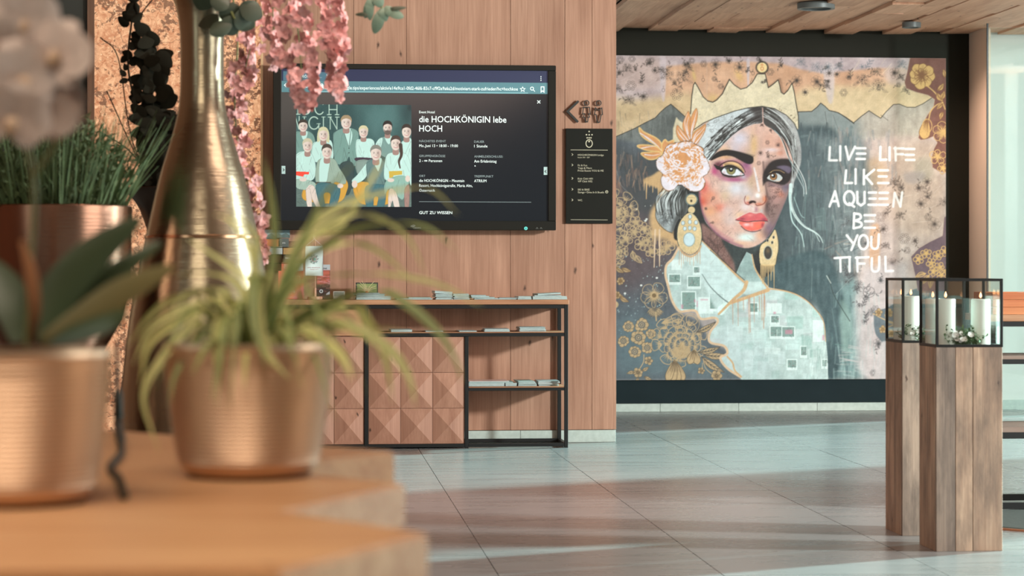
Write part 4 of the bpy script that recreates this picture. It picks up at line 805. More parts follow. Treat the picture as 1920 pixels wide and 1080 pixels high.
def paint_team():
    """the group photograph shown on the screen"""
    c = Paint(75, 84, 1136, 1018, 324, (52,78,78), 2, 3)
    R = c.r; n = c.noise(60, 140, 2); n2 = c.noise(5, 5, 3)
    c.a += (n*.05+n2*.025)[..., None]
    c.blob(860,200,260,260,(86,122,120),.7); c.blob(1100,120,90,200,(40,56,58),.6); c.blob(560,300,120,200,(40,62,64),.6)
    LT = (176,206,198)
    def serif(pts, w): c.line(pts, w, (168,190,176), .95, False)
    # big serif wall letters OCH / NIGIN
    for p in ([(92,84),(92,176)],[(70,176),(112,176)]): serif(p, 9)
    c.ring(165,120,42,56,11,(168,190,176),.95); c.ring(290,120,42,56,11,(168,190,176),.95,.7,5.6)
    for p in ([(378,84),(378,178)],[(450,84),(450,178)],[(378,132),(450,132)],[(362,178),(396,178)],[(434,178),(468,178)]): serif(p, 9)
    for p in ([(70,200),(100,310)],[(104,196),(104,310)]): serif(p, 9)
    serif([(152,200),(152,310)], 9); serif([(136,200),(168,200)], 6)
    c.ring(240,255,46,56,11,(168,190,176),.95,.5,5.5); serif([(284,262),(284,305)], 8); serif([(266,262),(298,262)], 6)
    serif([(326,200),(326,310)], 9); serif([(310,200),(342,200)], 6); serif([(310,310),(342,310)], 6)
    for p in ([(388,310),(388,200)],[(388,200),(450,310)],[(450,310),(450,200)],[(370,200),(400,200)],[(436,200),(470,200)]): serif(p, 8)
    # floor
    c.poly([(60,850),(1140,850),(1140,1030),(60,1030)], (96,112,106), .9, 4, False); c.brush(75,860,1136,1015,260,40,5,[(140,156,148),(52,60,58),(76,92,88)],.5,.1,.5)
    SK, SH = (206,190,180), (150,120,112)
    def head(x, y, rx, ry, hair, long=False, tilt=0, beard=False):
        if long: c.poly([(x-rx*1.25,y+ry*1.2),(x-rx*1.25,y-ry*.3),(x-rx*.6,y-ry*1.2),(x+rx*.6,y-ry*1.2),(x+rx*1.25,y-ry*.3),(x+rx*1.2,y+ry*1.3),(x,y+ry*.6)], hair)
        c.poly([(x-rx*.45,y+ry*.5),(x+rx*.45,y+ry*.5),(x+rx*.6,y+ry*1.6),(x-rx*.6,y+ry*1.6)], SH)
        c.ell(x, y, rx, ry, SK)
        c.poly([(x-rx*1.05,y-ry*.1),(x-rx*1.05,y-ry*.7),(x-rx*.5,y-ry*1.22),(x+rx*.5,y-ry*1.22),(x+rx*1.05,y-ry*.7),(x+rx*1.05,y-ry*.1),(x+rx*.8,y-ry*.5),(x,y-ry*.72),(x-rx*.8,y-ry*.5)], hair)
        c.blob(x+rx*.5, y+ry*.1, rx*.4, ry*.7, SH, .6)
        for sx in (-.38, .38):
            c.line([(x+sx*rx-7,y-ry*.2),(x+sx*rx+7,y-ry*.2)], 3, (92,74,70), .8, False); c.ell(x+sx*rx, y-ry*.05, 4, 3.4, (50,44,44))
        c.line([(x,y),(x+3,y+ry*.28)], 3, SH, .8, False)
        c.line([(x-rx*.4,y+ry*.48),(x,y+ry*.6),(x+rx*.4,y+ry*.48)], 6, (170,96,96), .9); c.line([(x-rx*.3,y+ry*.5),(x+rx*.3,y+ry*.5)], 3, (230,226,220), .9, False)
        if beard: c.poly([(x-rx*.9,y+ry*.2),(x-rx*.5,y+ry*.45),(x,y+ry*.3),(x+rx*.5,y+ry*.45),(x+rx*.9,y+ry*.2),(x+rx*.5,y+ry*1.02),(x-rx*.5,y+ry*1.02)], (60,52,48), .75, 3)
    def body(pts, col, fold=(0,0,0), k=16, sm=True):
        c.poly(pts, col, 1, .6, sm); c.line(pts+[pts[0]], 2.5, tuple(int(v*.62) for v in col), .7, sm)
        g = c.mask(pts, sm)
        if g is None: return
        cl = np.zeros((c.h, c.w), np.float32); cl[g[1]:g[1]+g[2].shape[0], g[0]:g[0]+g[2].shape[1]] = g[2]; c.clip = cl
        p = np.array(pts); a0, b0 = p.min(0); a1, b1 = p.max(0)
        c.brush(a0, b0, a1, b1, k, (b1-b0)*.45, 7, [tuple(int(v*.76) for v in col), tuple(min(255,int(v*1.1)) for v in col)], .7, 1.57, .5); c.clip = None
    JK, WT, DK, YE, BL = (110,142,134), (178,208,200), (54,70,70), (196,146,62), (66,104,110)
    # standing row
    body([(60,360),(120,330),(190,330),(245,390),(245,560),(60,560)], JK); c.poly([(125,335),(180,335),(165,400),(135,400)], WT); head(140,285,40,50,(60,52,46))
    body([(225,460),(270,420),(380,405),(412,470),(400,600),(230,600)], WT); head(325,362,42,56,(190,186,150), True)
    body([(415,380),(440,330),(510,300),(580,300),(640,330),(650,400),(640,560),(620,640),(580,630),(560,560),(520,640),(470,630),(430,610)], JK, k=26); c.poly([(512,300),(575,305),(590,380),(560,468),(530,400)], WT); c.line([(505,310),(555,465)], 6, (80,106,100)); c.line([(580,310),(562,465)], 6, (80,106,100))
    for x, y in ((560,482),(560,524)): c.ell(x, y, 5, 5, (50,60,58))
    body([(480,630),(540,600),(600,630),(600,760),(560,900),(500,880),(480,720)], DK); head(535,252,46,56,(150,128,100))
    body([(625,420),(680,400),(760,395),(795,440),(770,560),(760,590),(640,580)], WT, k=24); c.poly([(626,568),(770,572),(765,602),(630,600)], (62,50,62)); body([(628,600),(760,600),(720,720),(640,720)], (124,142,134)); head(693,338,40,50,(196,186,150))
    body([(805,440),(850,390),(920,370),(1000,380),(1040,430),(1030,560),(880,560),(820,480)], (112,140,134), k=24); body([(806,440),(838,395),(870,392),(850,480),(812,480)], WT); c.poly([(890,372),(950,368),(935,440),(910,430)], WT); head(915,298,40,54,(44,38,36), beard=True)
    body([(1040,440),(1075,405),(1136,400),(1150,600),(1150,800),(1120,800),(1110,640),(1050,560)], WT); head(1090,330,42,56,(56,46,42))
    # chairs
    for p in ([(140,860),(200,830),(470,740),(540,780),(545,860),(460,980),(160,960)],[(600,870),(640,800),(720,790),(900,840),(930,900),(920,990),(680,990)]): body(p, YE, k=20)
    # seated row
    body([(70,560),(150,510),(220,540),(255,640),(240,760),(150,790),(70,760)], WT, k=24); c.poly([(74,696),(196,700),(192,722),(150,722),(140,744),(74,730)], (232,74,58), 1, .5, False)
    body([(70,770),(160,770),(250,800),(240,860),(120,860),(70,830)], (150,172,160)); body([(180,850),(240,830),(300,1018),(262,1018)], SK, k=6); body([(165,860),(205,860),(220,1018),(180,1018)], SK, k=6); head(180,465,42,56,(186,176,150)); c.ell(140,768,34,20,SK)
    body([(262,640),(300,580),(420,580),(470,660),(530,760),(520,810),(440,790),(400,810),(262,800)], (142,160,146), k=26); c.poly([(300,590),(380,580),(370,700),(350,790),(290,790)], WT); c.line([(265,798),(390,798)], 14, (70,62,54), 1, False)
    body([(255,820),(380,800),(480,850),(440,1018),(380,1018),(390,900),(330,900),(340,1018),(300,1018)], BL, k=26); head(358,520,44,60,(70,60,54)); c.ell(480,825,28,22,SK)
    body([(585,780),(640,720),(720,620),(760,600),(720,740),(640,800)], WT); body([(720,620),(790,580),(880,600),(890,760),(870,820),(750,820)], (92,118,116), k=26); c.poly([(785,590),(860,575),(835,680),(820,680)], WT)
    body([(715,830),(880,815),(900,900),(880,1018),(820,1018),(830,930),(790,930),(780,1018),(720,1018)], BL, k=26); head(808,530,48,62,(120,120,112)); c.ell(612,810,26,34,SK)
    body([(880,720),(900,560),(960,520),(1080,530),(1124,620),(1120,740),(1010,790),(910,780)], WT, k=26); c.poly([(928,690),(1050,686),(1050,720),(970,730),(965,756),(930,750)], (190,160,70), 1, .5, False)
    body([(900,780),(1030,730),(1115,770),(1080,880),(1045,950),(940,850),(890,900)], (132,166,154), k=22); body([(930,860),(990,880),(1026,1018),(980,1018),(960,960),(940,1018),(920,1018)], SK, k=8); body([(1070,860),(1115,820),(1110,1018),(1075,1018)], SH, k=6)
    head(990,440,44,60,(72,58,52)); c.line([(1035,450),(1042,540),(1020,600),(1030,660)], (34,12), (66,54,48)); c.ell(945,772,32,18,SK); c.ell(1100,758,22,30,SK)
    c.poly([(1105,84),(1136,84),(1136,130),(1100,130)], (40,50,52), .6, 6)
    return c.out()
# ---------------------------------------------------------------- the setting
YW, YM = 14.28, 17.25            # the timber wall and the wall with the painting behind it
BLACK = mat('black_paint', (36,34,27), .7, var=.06, scale=3, spec=.15)
STEEL = mat('black_steel', (27,27,27), .42, var=.05, scale=8, spec=.3)
OAK = wood('oak_boards', (146,103,82), (194,147,122), 2, .55, knots=.6, rvar=.06, contrast=.75)
OAKX = wood('oak_top', (150,100,72), (204,150,112), 0, .5, rvar=.05)
STONE = mat('pale_stone', (176,184,176), .6, var=.10, scale=30, bump=.1, rvar=.06)
def tile_material():
    m, t, p, N, L = nt('grey_floor_tile')
    tc, oi, mp, ad, cb, ml = N('TexCoord'), N('ObjectInfo'), N('Mapping'), N('VectorMath'), N('CombineXYZ'), N('Math')
    ml.operation = 'MULTIPLY'; ml.inputs[1].default_value = 31; L(oi.outputs['Random'], ml.inputs[0])
    for i in range(3): L(ml.outputs[0], cb.inputs[i])
    L(tc.outputs['Object'], ad.inputs[0]); L(cb.outputs[0], ad.inputs[1]); L(ad.outputs[0], mp.inputs[0]); mp.inputs['Scale'].default_value = (1.0, 5, 1)
    n1 = N('TexNoise'); n1.inputs['Scale'].default_value = 2.2; n1.inputs['Detail'].default_value = 4; n1.inputs['Roughness'].default_value = .5; L(mp.outputs[0], n1.inputs['Vector'])
    r = N('MapRange'); L(n1.outputs[0], r.inputs[0]); r.inputs[1].default_value = .15; r.inputs[2].default_value = .9
    c = mixc(N, L, r.outputs[0], lin((112,112,112)), lin((138,138,137)))
    L(c, p.inputs['Base Color'])
    rr = N('MapRange'); L(n1.outputs[0], rr.inputs[0]); rr.inputs[3].default_value = .22; rr.inputs[4].default_value = .34; L(rr.outputs[0], p.inputs['Roughness'])
    p.inputs['Specular IOR Level'].default_value = .5
    return m
TILE = tile_material()
floor = tag(MB().box(-6, 7.5, -1, 18, -.12, -.008).build('floor', mat('screed', (96,94,88), .8, var=.1)), kind='structure')
TX, TY = .815, 1.21
tb = MB().box(-TX/2+.0015, TX/2-.0015, -TY/2+.0015, TY/2-.0015, -.012, 0)
tile0 = tb.build('tile', TILE, floor); tile0.location = (-50, 0, 0)
first = True
X0 = atZ(785, 842, 0).x; Y0 = atZ(900, 976, 0).y
for i in range(-6, 10):
    for j in range(-7, 7):
        x, y = X0+(i+.5)*TX, Y0+(j+.5)*TY
        if x < -3.3 or x > 7.2 or y > 17.9 or y < .8: continue
        o = tile0 if first else tile0.copy()
        if not first: COL.objects.link(o)
        first = False; o.location = (x, y, rnd.uniform(-.0004, .0004))
# timber wall: upright boards with open joints
ZT = 3.35
wall_back = tag(MB().box(-5.5, at(1155,500,14.34).x-.004, YW+.012, YW+.10, 0, ZT).build('wall_back', mat('wall_core', (70,48,38), .8)), kind='structure')
bx = [-120, 20, 166, 178, 490, 663, 762, 957, 1059, 1110, 1155.6]
zb = atY(1100, 806, YW).z
for a, b in zip(bx[:-1], bx[1:]):
    if a == 178 or a < 166: continue
    x0, x1 = atY(a, 600, YW).x+.0012, atY(b, 600, YW).x-.0012
    c = MB().box(-(x1-x0)/2, (x1-x0)/2, 0, .014, zb+.002, ZT, .0008).build('plank', OAK, wall_back); c.location = ((x0+x1)/2, YW-.001+rnd.uniform(-.0006, .0006), 0)
tag(MB().box(-5.5, atY(166, 500, YW).x, YW-.02, YW+.011, 0, ZT).build('wall_left', mat('dark_wall', (46,42,34), .8, var=.05)), kind='structure')
base = tag(MB().box(atY(430,800,YW).x, atY(1154.6,800,YW).x, YW-.001, YW+.012, 0, zb-.001).build('baseboard_back', mat('grout', (120,122,116), .8)), kind='structure')
for a, b in ((440, 700), (700, 975.5), (975.5, 1154.4)):
    x0, x1 = atY(a, 820, YW).x+.001, atY(b, 820, YW).x-.001
    MB().box(x0, x1, YW-.011, YW-.001, .001, zb-.001, .001).build('skirting_tile', STONE, base)
# wall with the painting
xr = atY(1817, 500, YM).x
zt = 2.965
wall_mural = tag(MB().box(2.2, xr, YM, YM+.12, 0, 3.1).build('wall_mural', BLACK), kind='structure')
zp = atY(1400, 755.5, YM).z
basem = tag(MB().box(2.2, xr, YM-.012, YM, 0, zp).build('baseboard_mural', STONE), kind='structure')
for a, b in ((1090, 1237), (1237, 1384), (1384, 1531), (1531, 1678), (1678, 1814)):
    x0, x1 = atY(a, 763, YM).x+.0012, atY(b, 763, YM).x-.0012
    MB().box(x0, x1, YM-.024, YM-.011, .001, zp, .001).build('skirting_tile', STONE, basem)
MB().box(2.2, xr-.003, YM-.03, YM-.005, zp+.004, atY(1400, 712.5, YM).z).build('plinth_panel', mat('slate_paint', (30,40,43), .75, var=.08, scale=5, spec=.1), wall_mural)
PALE = mat('pale_plaster', (212,208,204), .7, var=.03, scale=2)
TANP = mat('tan_plaster', (238,206,186), .6, var=.04, scale=2)
tag(MB().box(xr, xr+.03, 16.79, YM+.12, 0, 3.1).build('wall_right', TANP), kind='structure')
tag(MB().box(xr+.03, 6.9, YM+.02, YM+.14, 0, 3.1).build('wall_side', PALE), kind='structure')
tag(MB().box(xr+.03, 6.9, YM-.01, YM+.02, 0, .075).build('baseboard_side', STONE), kind='structure')
wn = tag(MB().box(6.0, 6.06, YM-.06, YM+.02, .08, 2.72).box(6.0, 6.9, YM-.06, YM+.02, 2.66, 2.72).box(6.0, 6.9, YM-.06, YM+.02, .08, .14).build('window_1', mat('grey_frame', (150,162,160), .5)), kind='structure')
MB().box(6.06, 6.9, YM-.02, YM-.01, .14, 2.66).build('pane', mat('window_sky', (206,220,218), .3, emit=.48), wn)
# glass partition with its dark edge
def glass_mat(name, tint=(251,253,252), rough=.02):
    m, t, p, N, L = nt(name); t.nodes.remove(p); out = t.nodes['Material Output']
    tr, gl, lw, pw, ma_, mx = N('BsdfTransparent'), N('BsdfGlossy'), N('LayerWeight'), N('Math'), N('Math'), N('MixShader')
    tr.inputs[0].default_value = (*lin(tint), 1); gl.inputs['Roughness'].default_value = rough; lw.inputs[0].default_value = .5
    pw.operation = 'POWER'; L(lw.outputs['Facing'], pw.inputs[0]); pw.inputs[1].default_value = 4.5
    ma_.operation = 'MULTIPLY_ADD'; L(pw.outputs[0], ma_.inputs[0]); ma_.inputs[1].default_value = .8; ma_.inputs[2].default_value = .03
    L(ma_.outputs[0], mx.inputs[0]); L(tr.outputs[0], mx.inputs[1]); L(gl.outputs[0], mx.inputs[2]); L(mx.outputs[0], out.inputs[0])
    return m
GLASS = glass_mat('clear_glass')
xg = atY(1850, 300, 16.2).x
gp = empty('glass_partition', (xg+.8, 16.2, 0), 'tall clear glass partition with slim dark edge beside the tan wall end', 'glass partition')
MB().box(xg+.012, xg+1.6, 16.195, 16.205, .01, 2.9).build('pane', glass_mat('partition_glass', (240,247,246)), gp)
MB().box(xg, xg+.012, 16.193, 16.207, 0, 2.93).build('edge_profile', STEEL, gp)
# shingled timber ceiling
ceil = tag(MB().box(1.6, 6.9, 13.2, 17.5, 3.06, 3.16).build('ceiling', mat('ceiling_core', (60,44,36), .8)), kind='structure')
CW = wood('ceiling_boards', (182,134,108), (232,184,154), 1, .6, knots=.5, rvar=.07, contrast=.8)
for i in range(21):
    x = 1.85+i*.232; y = 17.24-rnd.uniform(.1, .9); y1 = 17.24; z0 = 2.972+(.012 if i % 2 else -.012)+rnd.uniform(-.008, .008)
    while y1 > 13.4:
        z0 = max(2.944, z0-rnd.uniform(.002, .012)) if rnd.random() < .93 else min(2.996, z0+rnd.uniform(.006, .016))
        o = MB().box(-.1155, .1155+rnd.uniform(0, .0), -(y1-y)/2, (y1-y)/2, 0, .035, .002).build('plank', CW, ceil)
        o.location = (x, (y+y1)/2, z0); o.rotation_euler = (rnd.uniform(-.006, .003), rnd.uniform(-.035, .02), 0)
        y1 = y-.002; y = y1-rnd.uniform(.5, 1.3)
    
for px, py, r, lab in ((1530, 17, .13, 'large round dark downlight recessed in the shingled timber ceiling'), (1709, 52, .07, 'small pale downlight in the timber ceiling close to the black wall')):
    p = at(px, py, (2.915-H)*F/(502-py))
    dl = empty('ceiling_downlight', (p.x, p.y, p.z), lab, 'downlight')
    MB().lathe([(r*.8, .0), (r, .0), (r, .04), (r*.8, .04), (r*.8, 0)], 32).xf(Matrix.Translation(p)).build('trim_ring', mat('grey_ring', (96,100,100), .4), dl, True)
    MB().lathe([(0, .012), (r*.8, .012), (r*.8, .02), (0, .02)], 32).xf(Matrix.Translation(p)).build('lens', mat('dark_lens', (70,74,76), .3) if r > .1 else mat('pale_lens', (220,214,200), .3), dl, True)
    if r < .1: lamp('spot_lamp', 'SPOT', (p.x, p.y, p.z-.02), (xr-.02, p.y+.25, 1.2), 60, (1.0, .78, .62), spot_size=1.9, spot_blend=.9, shadow_soft_size=.05)
# unseen piers between windows, set to band floor sun and shade the table
for y0, y1 in ((-3, .2), (5.2, 7.2), (11.4, 11.9), (12.25, 14.55)):
    tag(MB().box(8.05, 8.2, y0, y1, 0, 4.2).build('sun_pier', PALE), kind='structure')
# the rest of the room, behind and beside the camera
HALLW = wood('hall_boards', (120,78,56), (168,114,84), 2, .6)
tag(MB().box(-3.75, -3.6, -3, YW, 0, 3.4).build('wall_west', HALLW), kind='structure')
tag(MB().box(-3.75, 8.2, -3.15, -3, 0, 3.4).build('wall_south', mat('hall_plaster', (150,128,110), .8)), kind='structure')
tag(MB().box(-3.75, 8.2, -3.15, 13.2, 3.36, 3.46).build('ceiling_hall', HALLW), kind='structure')
# backlit panel
LX0, LX1 = atY(178, 400, YW).x, atY(489, 400, YW).x
def glow_stone():
    m, t, p, N, L = nt('backlit_stone')
    tc = N('TexCoord'); n0 = N('TexNoise'); n0.inputs['Scale'].default_value = 7; n0.inputs['Detail'].default_value = 6; L(tc.outputs['Object'], n0.inputs['Vector'])
    n1 = N('TexNoise'); n1.inputs['Scale'].default_value = 22; n1.inputs['Detail'].default_value = 8; n1.inputs['Roughness'].default_value = .7; n1.inputs['Distortion'].default_value = 1.2; L(tc.outputs['Object'], n1.inputs['Vector'])
    r0 = N('MapRange'); L(n1.outputs[0], r0.inputs[0]); r0.inputs[1].default_value = .36; r0.inputs[2].default_value = .66
    c = mixc(N, L, r0.outputs[0], lin((176,104,66)), lin((246,196,150)))
    n5 = N('TexNoise'); n5.inputs['Scale'].default_value = 46; n5.inputs['Detail'].default_value = 5; L(tc.outputs['Object'], n5.inputs['Vector'])
    sm = N('Math'); sm.operation = 'MULTIPLY_ADD'; L(n0.outputs[0], sm.inputs[0]); sm.inputs[1].default_value = .8; L(n5.outputs[0], sm.inputs[2])
    r1 = N('MapRange'); L(sm.outputs[0], r1.inputs[0]); r1.inputs[1].default_value = .77; r1.inputs[2].default_value = .84; r1.inputs[3].default_value = .9; r1.inputs[4].default_value = 0
    c = mixc(N, L, r1.outputs[0], c, lin((74,48,36)))
    n2 = N('TexNoise'); n2.inputs['Scale'].default_value = 90; n2.inputs['Detail'].default_value = 3; L(tc.outputs['Object'], n2.inputs['Vector'])
    r2 = N('MapRange'); L(n2.outputs[0], r2.inputs[0]); r2.inputs[1].default_value = .66; r2.inputs[2].default_value = .70; r2.inputs[4].default_value = .8
    c = mixc(N, L, r2.outputs[0], c, lin((250,222,180)))
    vo = N('TexVoronoi'); vo.feature = 'DISTANCE_TO_EDGE'; vo.inputs['Scale'].default_value = 3.2
    dd = N('VectorMath'); dd.operation = 'MULTIPLY_ADD'; L(n0.outputs[1], dd.inputs[0]); dd.inputs[1].default_value = (.3,)*3; L(tc.outputs['Object'], dd.inputs[2]); L(dd.outputs[0], vo.inputs['Vector'])
    r3 = N('MapRange'); L(vo.outputs['Distance'], r3.inputs[0]); r3.inputs[1].default_value = .004; r3.inputs[2].default_value = .016; r3.inputs[3].default_value = .7; r3.inputs[4].default_value = 0
    c = mixc(N, L, r3.outputs[0], c, lin((70,44,34)))
    L(c, p.inputs['Emission Color']); p.inputs['Emission Strength'].default_value = .95; p.inputs['Base Color'].default_value = (*lin((120,80,56)), 1); p.inputs['Roughness'].default_value = .6
    bp = N('Bump'); bp.inputs['Strength'].default_value = .5; bp.inputs['Distance'].default_value = .006; L(n1.outputs[0], bp.inputs['Height']); L(bp.outputs[0], p.inputs['Normal'])
    return m
panel = empty('backlit_panel', ((LX0+LX1)/2, YW, 0), 'tall glowing amber stone panel lit from behind, set in the timber wall', 'wall panel')
MB().box(LX0, LX1, YW-.03, YW-.003, 0, ZT).build('stone_sheet', glow_stone(), panel)
LW = wood('light_edge', (214,168,126), (240,200,156), 2, .5)
MB().box(LX1, LX1+.014, YW-.05, YW-.003, 0, ZT, .001).build('edge_trim', LW, panel)
MB().box(LX0-.044, LX0, YW-.04, YW-.003, 0, ZT, .001).build('edge_trim', wood('brown_edge', (96,66,50), (128,90,68), 2), panel)
# ---------------------------------------------------------------- the painting
img = paint_queen()
ma, mb_ = atY(1148, 712, YM-.05), atY(1773.5, 103.5, YM-.05)
mx1 = atY(1773.5, 400, YM-.05).x; mx0 = atY(1148, 400, YM-.05).x
mz0, mz1 = atY(1460, 711.5, YM-.05).z, atY(1460, 106.5, YM-.05).z
mural = empty('mural_painting', ((mx0+mx1)/2, YM, mz0), 'large mural of a crowned woman with LIVE LIFE LIKE A QUEEN lettering', 'painting')
MB().box(mx0, mx1, YM-.049, YM-.001, mz0, mz1).build('stretcher', mat('canvas_edge', (120,112,104), .8), mural)
printed_sheet('painted_canvas', img, mx0, mx1, mz0, mz1, YM-.05, print_mat('mural_paint', .62, spec=.2), mural, 1.14)
# ---------------------------------------------------------------- television on the timber wall
YT = YW-.11
def WX(px, Y=YT): return atY(px, 300, Y).x
def WZ(py, px=780, Y=YT): return atY(px, py, Y).z
GLOSS = mat('black_gloss', (30,29,25), .35, spec=.2)
tv = empty('television', ((WX(512)+WX(1042))/2, YW, WZ(432)), 'large wall-mounted flat screen television in black frame showing a web page', 'television')
SCR = mat('screen_dark', (27,30,34), .15, spec=.3, emit=.5)
x0, x1, z0, z1 = WX(512), WX(1042), WZ(431.5), WZ(121)
MB().box(x0, x1, YT, YT+.06, z0, z1, .006).build('housing', GLOSS, tv)
b = MB(); ix0, ix1, iz0, iz1 = WX(527), WX(1027.5), WZ(414), WZ(131)
b.box(x0, x1, YT-.016, YT, iz1, z1, .003).box(x0, x1, YT-.016, YT, z0, iz0, .003).box(x0, ix0, YT-.016, YT, iz0, iz1, .003).box(ix1, x1, YT-.016, YT, iz0, iz1, .003)
b.build('bezel', GLOSS, tv)
MB().box(WX(700), WX(880), YT+.06, YW-.002, WZ(330), WZ(220)).build('wall_bracket', STEEL, tv)
scr = MB().box(ix0, ix1, YT-.004, YT, iz0, iz1).build('screen', SCR, tv)
YS = YT-.0046
def flat(name, px0, py0, px1, py1, m, d=.0003, pts=None, Y=None, parent=None):
    Y = YS if Y is None else Y; parent = parent or scr
    pts = pts or [(px0, py0), (px1, py0), (px1, py1), (px0, py1)]
    return MB().wall_shape([(WX(a, Y), WZ(c, Y=Y)) for a, c in pts], Y, d).build(name, m, parent)
def glow(name, rgb, e=.8): return mat(name, rgb, .5, emit=e)
NAVY, TEAL, TEAL2, WHT, DIM = glow('navy_glow', (34,38,66), .5), glow('teal_glow', (72,108,114), .75), glow('tab_glow', (62,92,106), .7), glow('white_glow', (206,216,212), .85), glow('dim_glow', (120,132,132), .8)
flat('tab_strip', 528, 131, 1027, 155, NAVY)
flat('address_bar', 528, 153.5, 1027, 174.5, TEAL, .0005)
flat('browser_tab', 0, 0, 0, 0, TEAL2, .0006, [(531, 135.5), (624, 137), (632, 154), (531, 153)])
flat('browser_tab', 0, 0, 0, 0, glow('tab2_glow', (46,72,86), .7), .0005, [(627, 138), (638, 138), (644, 154), (634, 154)])
flat('address_field', 584, 172.3, 990, 173.6, glow('field_line', (120,160,164), .8), .0008)
def tx(s, a, base, cap, b_=None, m=WHT, bold=0, par=None, Y=None):
    Y = YS-.0012 if Y is None else Y
    k = WZ(base-cap, Y=Y)-WZ(base, Y=Y)
    return text(s, 'lettering', m, par or scr, WX(a, Y), WZ(base, Y=Y), Y, k, WX(b_, Y) if b_ else None, bold)
tx('HKÖNIGIN le…', 563, 147.2, 5.2, 603)
tx('https://escu.giggle.tips/experiences/aktiv/e14e9ca1-0fd2-46f6-83c7-cf9f2e9a6a2d/motiviert-stark-zufrieden?hc=hochkoe', 606, 168.5, 6.6, 971, bold=.004)
def strokes(name, segs, wpx, m=WHT, par=None, Y=None, ext=.0003):
    Y = YS-.0012 if Y is None else Y; mb = MB()
    for i, sg in enumerate(segs): mb.stroke([(WX(a, Y), WZ(c, Y=Y)) for a, c in sg], wpx*.0034, Y-i*.0002, ext)
    return mb.build(name, m, par or scr)
def circ(cx, cy, r, n=14, t0=0, t1=6.2832): return [(cx+r*math.cos(t0+(t1-t0)*i/n), cy+r*math.sin(t0+(t1-t0)*i/n)) for i in range(n+1)]
strokes('icon', [[(533,161.5),(541,161.5)],[(536.5,158),(533,161.5),(536.5,165)]], 1.2)
strokes('icon', [[(550,161.5),(559,161.5)],[(555.5,158),(559,161.5),(555.5,165)]], 1.2, DIM)
strokes('icon', [circ(575,161.5,3.6,12,.6,5.8)], 1.3)
strokes('icon', [[(587.5,158.5),(594.5,158.5),(594.5,165),(587.5,165),(587.5,158.5)],[(590,161.5),(593,161.5)]], 1.1)
flat('icon', 600.5, 160.5, 606.5, 166.5, WHT, .0013); strokes('icon', [circ(603.5,160.5,2,8,3.14,6.28)], 1)
strokes('icon', [[(612,141.3),(617,146.3)],[(617,141.3),(612,146.3)]], 1); strokes('icon', [[(629.5,144.5),(635.5,144.5)],[(632.5,141.5),(632.5,147.5)]], 1)
st = [(980+5*(1 if i % 2 == 0 else .42)*math.sin(i*.6283), 166-5*(1 if i % 2 == 0 else .42)*math.cos(i*.6283)) for i in range(11)]
strokes('icon', [st], .9); strokes('icon', [circ(997.5,164.5,3,10),[(1000,167),(1003,170)]], 1.2)
strokes('icon', [[(1014.5,161),(1020,161),(1020,171),(1017.2,168.5),(1014.5,171),(1014.5,161)]], 1.5)
for y in (142, 145.5, 149): strokes('icon', [[(1013.6,y),(1015,y)]], 1.8)
strokes('icon', [[(1007.5,186.8),(1013,192.2)],[(1013,186.8),(1007.5,192.2)]], 1.3)
SIDE = glow('side_tab', (150,170,166), .7)
for a in (528, 1019.5):
    flat('side_tab', a, 312, a+7, 327, SIDE, .0006); strokes('icon', [[(a+2.5,317),(a+5,319.5),(a+2.5,322)] if a < 900 else [(a+4.5,318),(a+2.2,320.5),(a+4.5,323)]], 1.3, SCR)
ph = paint_team()
printed_sheet('photograph', ph, WX(555.3, YS), WX(771.3, YS), WZ(388, Y=YS), WZ(197, Y=YS), YS-.0008, print_mat('screen_picture', .4, emit=.62), scr, .8)
for s_, a, bs, cp, e, bo in [('Event Hotel',786,212.3,5,815,0),('die HOCHKÖNIGIN lebe',786,229,12.3,949.5,.006),('HOCH',786,246.5,12.3,829,.006),('NÄCHSTES EVENT',786,266.4,4.2,836,.006),('DAUER',889,267,4.2,908,.006),('Mo.,Juni 13 • 18:00 - 19:00',786,275.6,5.4,858.5,0),('1 Stunde',889,275.8,5.4,914,0),('GRUPPENGRÖSSE',786,294.3,4.2,835,.006),('ANMELDESCHLUSS:',889,294.8,4.2,943,.006),('2 - ∞ Personen',786,303.7,5.4,829,0),('Am Erlebnistag',889,304.2,5.4,931,0),('•',889.5,313,5,892,0),('ORT',786,331.8,4.2,797.5,.006),('TREFFPUNKT',889,332.2,4.2,925,.006),('die HOCHKÖNIGIN – Mountain',786,341,5.4,870.5,0),('ATRIUM',889,341.2,5.4,912,0),('Resort, Hochkönigstraße, Maria Alm,',786,350.3,5.4,886,0),('Österreich',786,359.3,5.2,815,0),('GUT ZU WISSEN',786,401.2,5.6,848,.006)]:
    tx(s_, a, bs, cp, e, WHT if cp > 4.5 else DIM, bo)
strokes('divider', [[(786,378),(996,378.6)]], .7, DIM)
LG = mat('logo_silver', (150,154,150), .4)
strokes('logo', [[(770,424.5),(775,422),(779,423.2)],[(772,425.4),(777,424)]], 1, LG, tv, YT-.0172); text('Optoma', 'lettering', LG, tv, WX(774), WZ(428.6), YT-.0172, .014, WX(789))
strokes('button', [circ(986,427.8,2.6,10),[(984,427.5),(988,427.5)]], 1.2, glow('power_light', (90,190,180), .8), tv, YT-.0172)
strokes('button', [[(1005,429),(1007,426),(1009,429)],[(1012.5,429),(1014.5,426),(1016.5,429)]], .9, mat('grey_print', (96,96,90), .5), tv, YT-.0172)
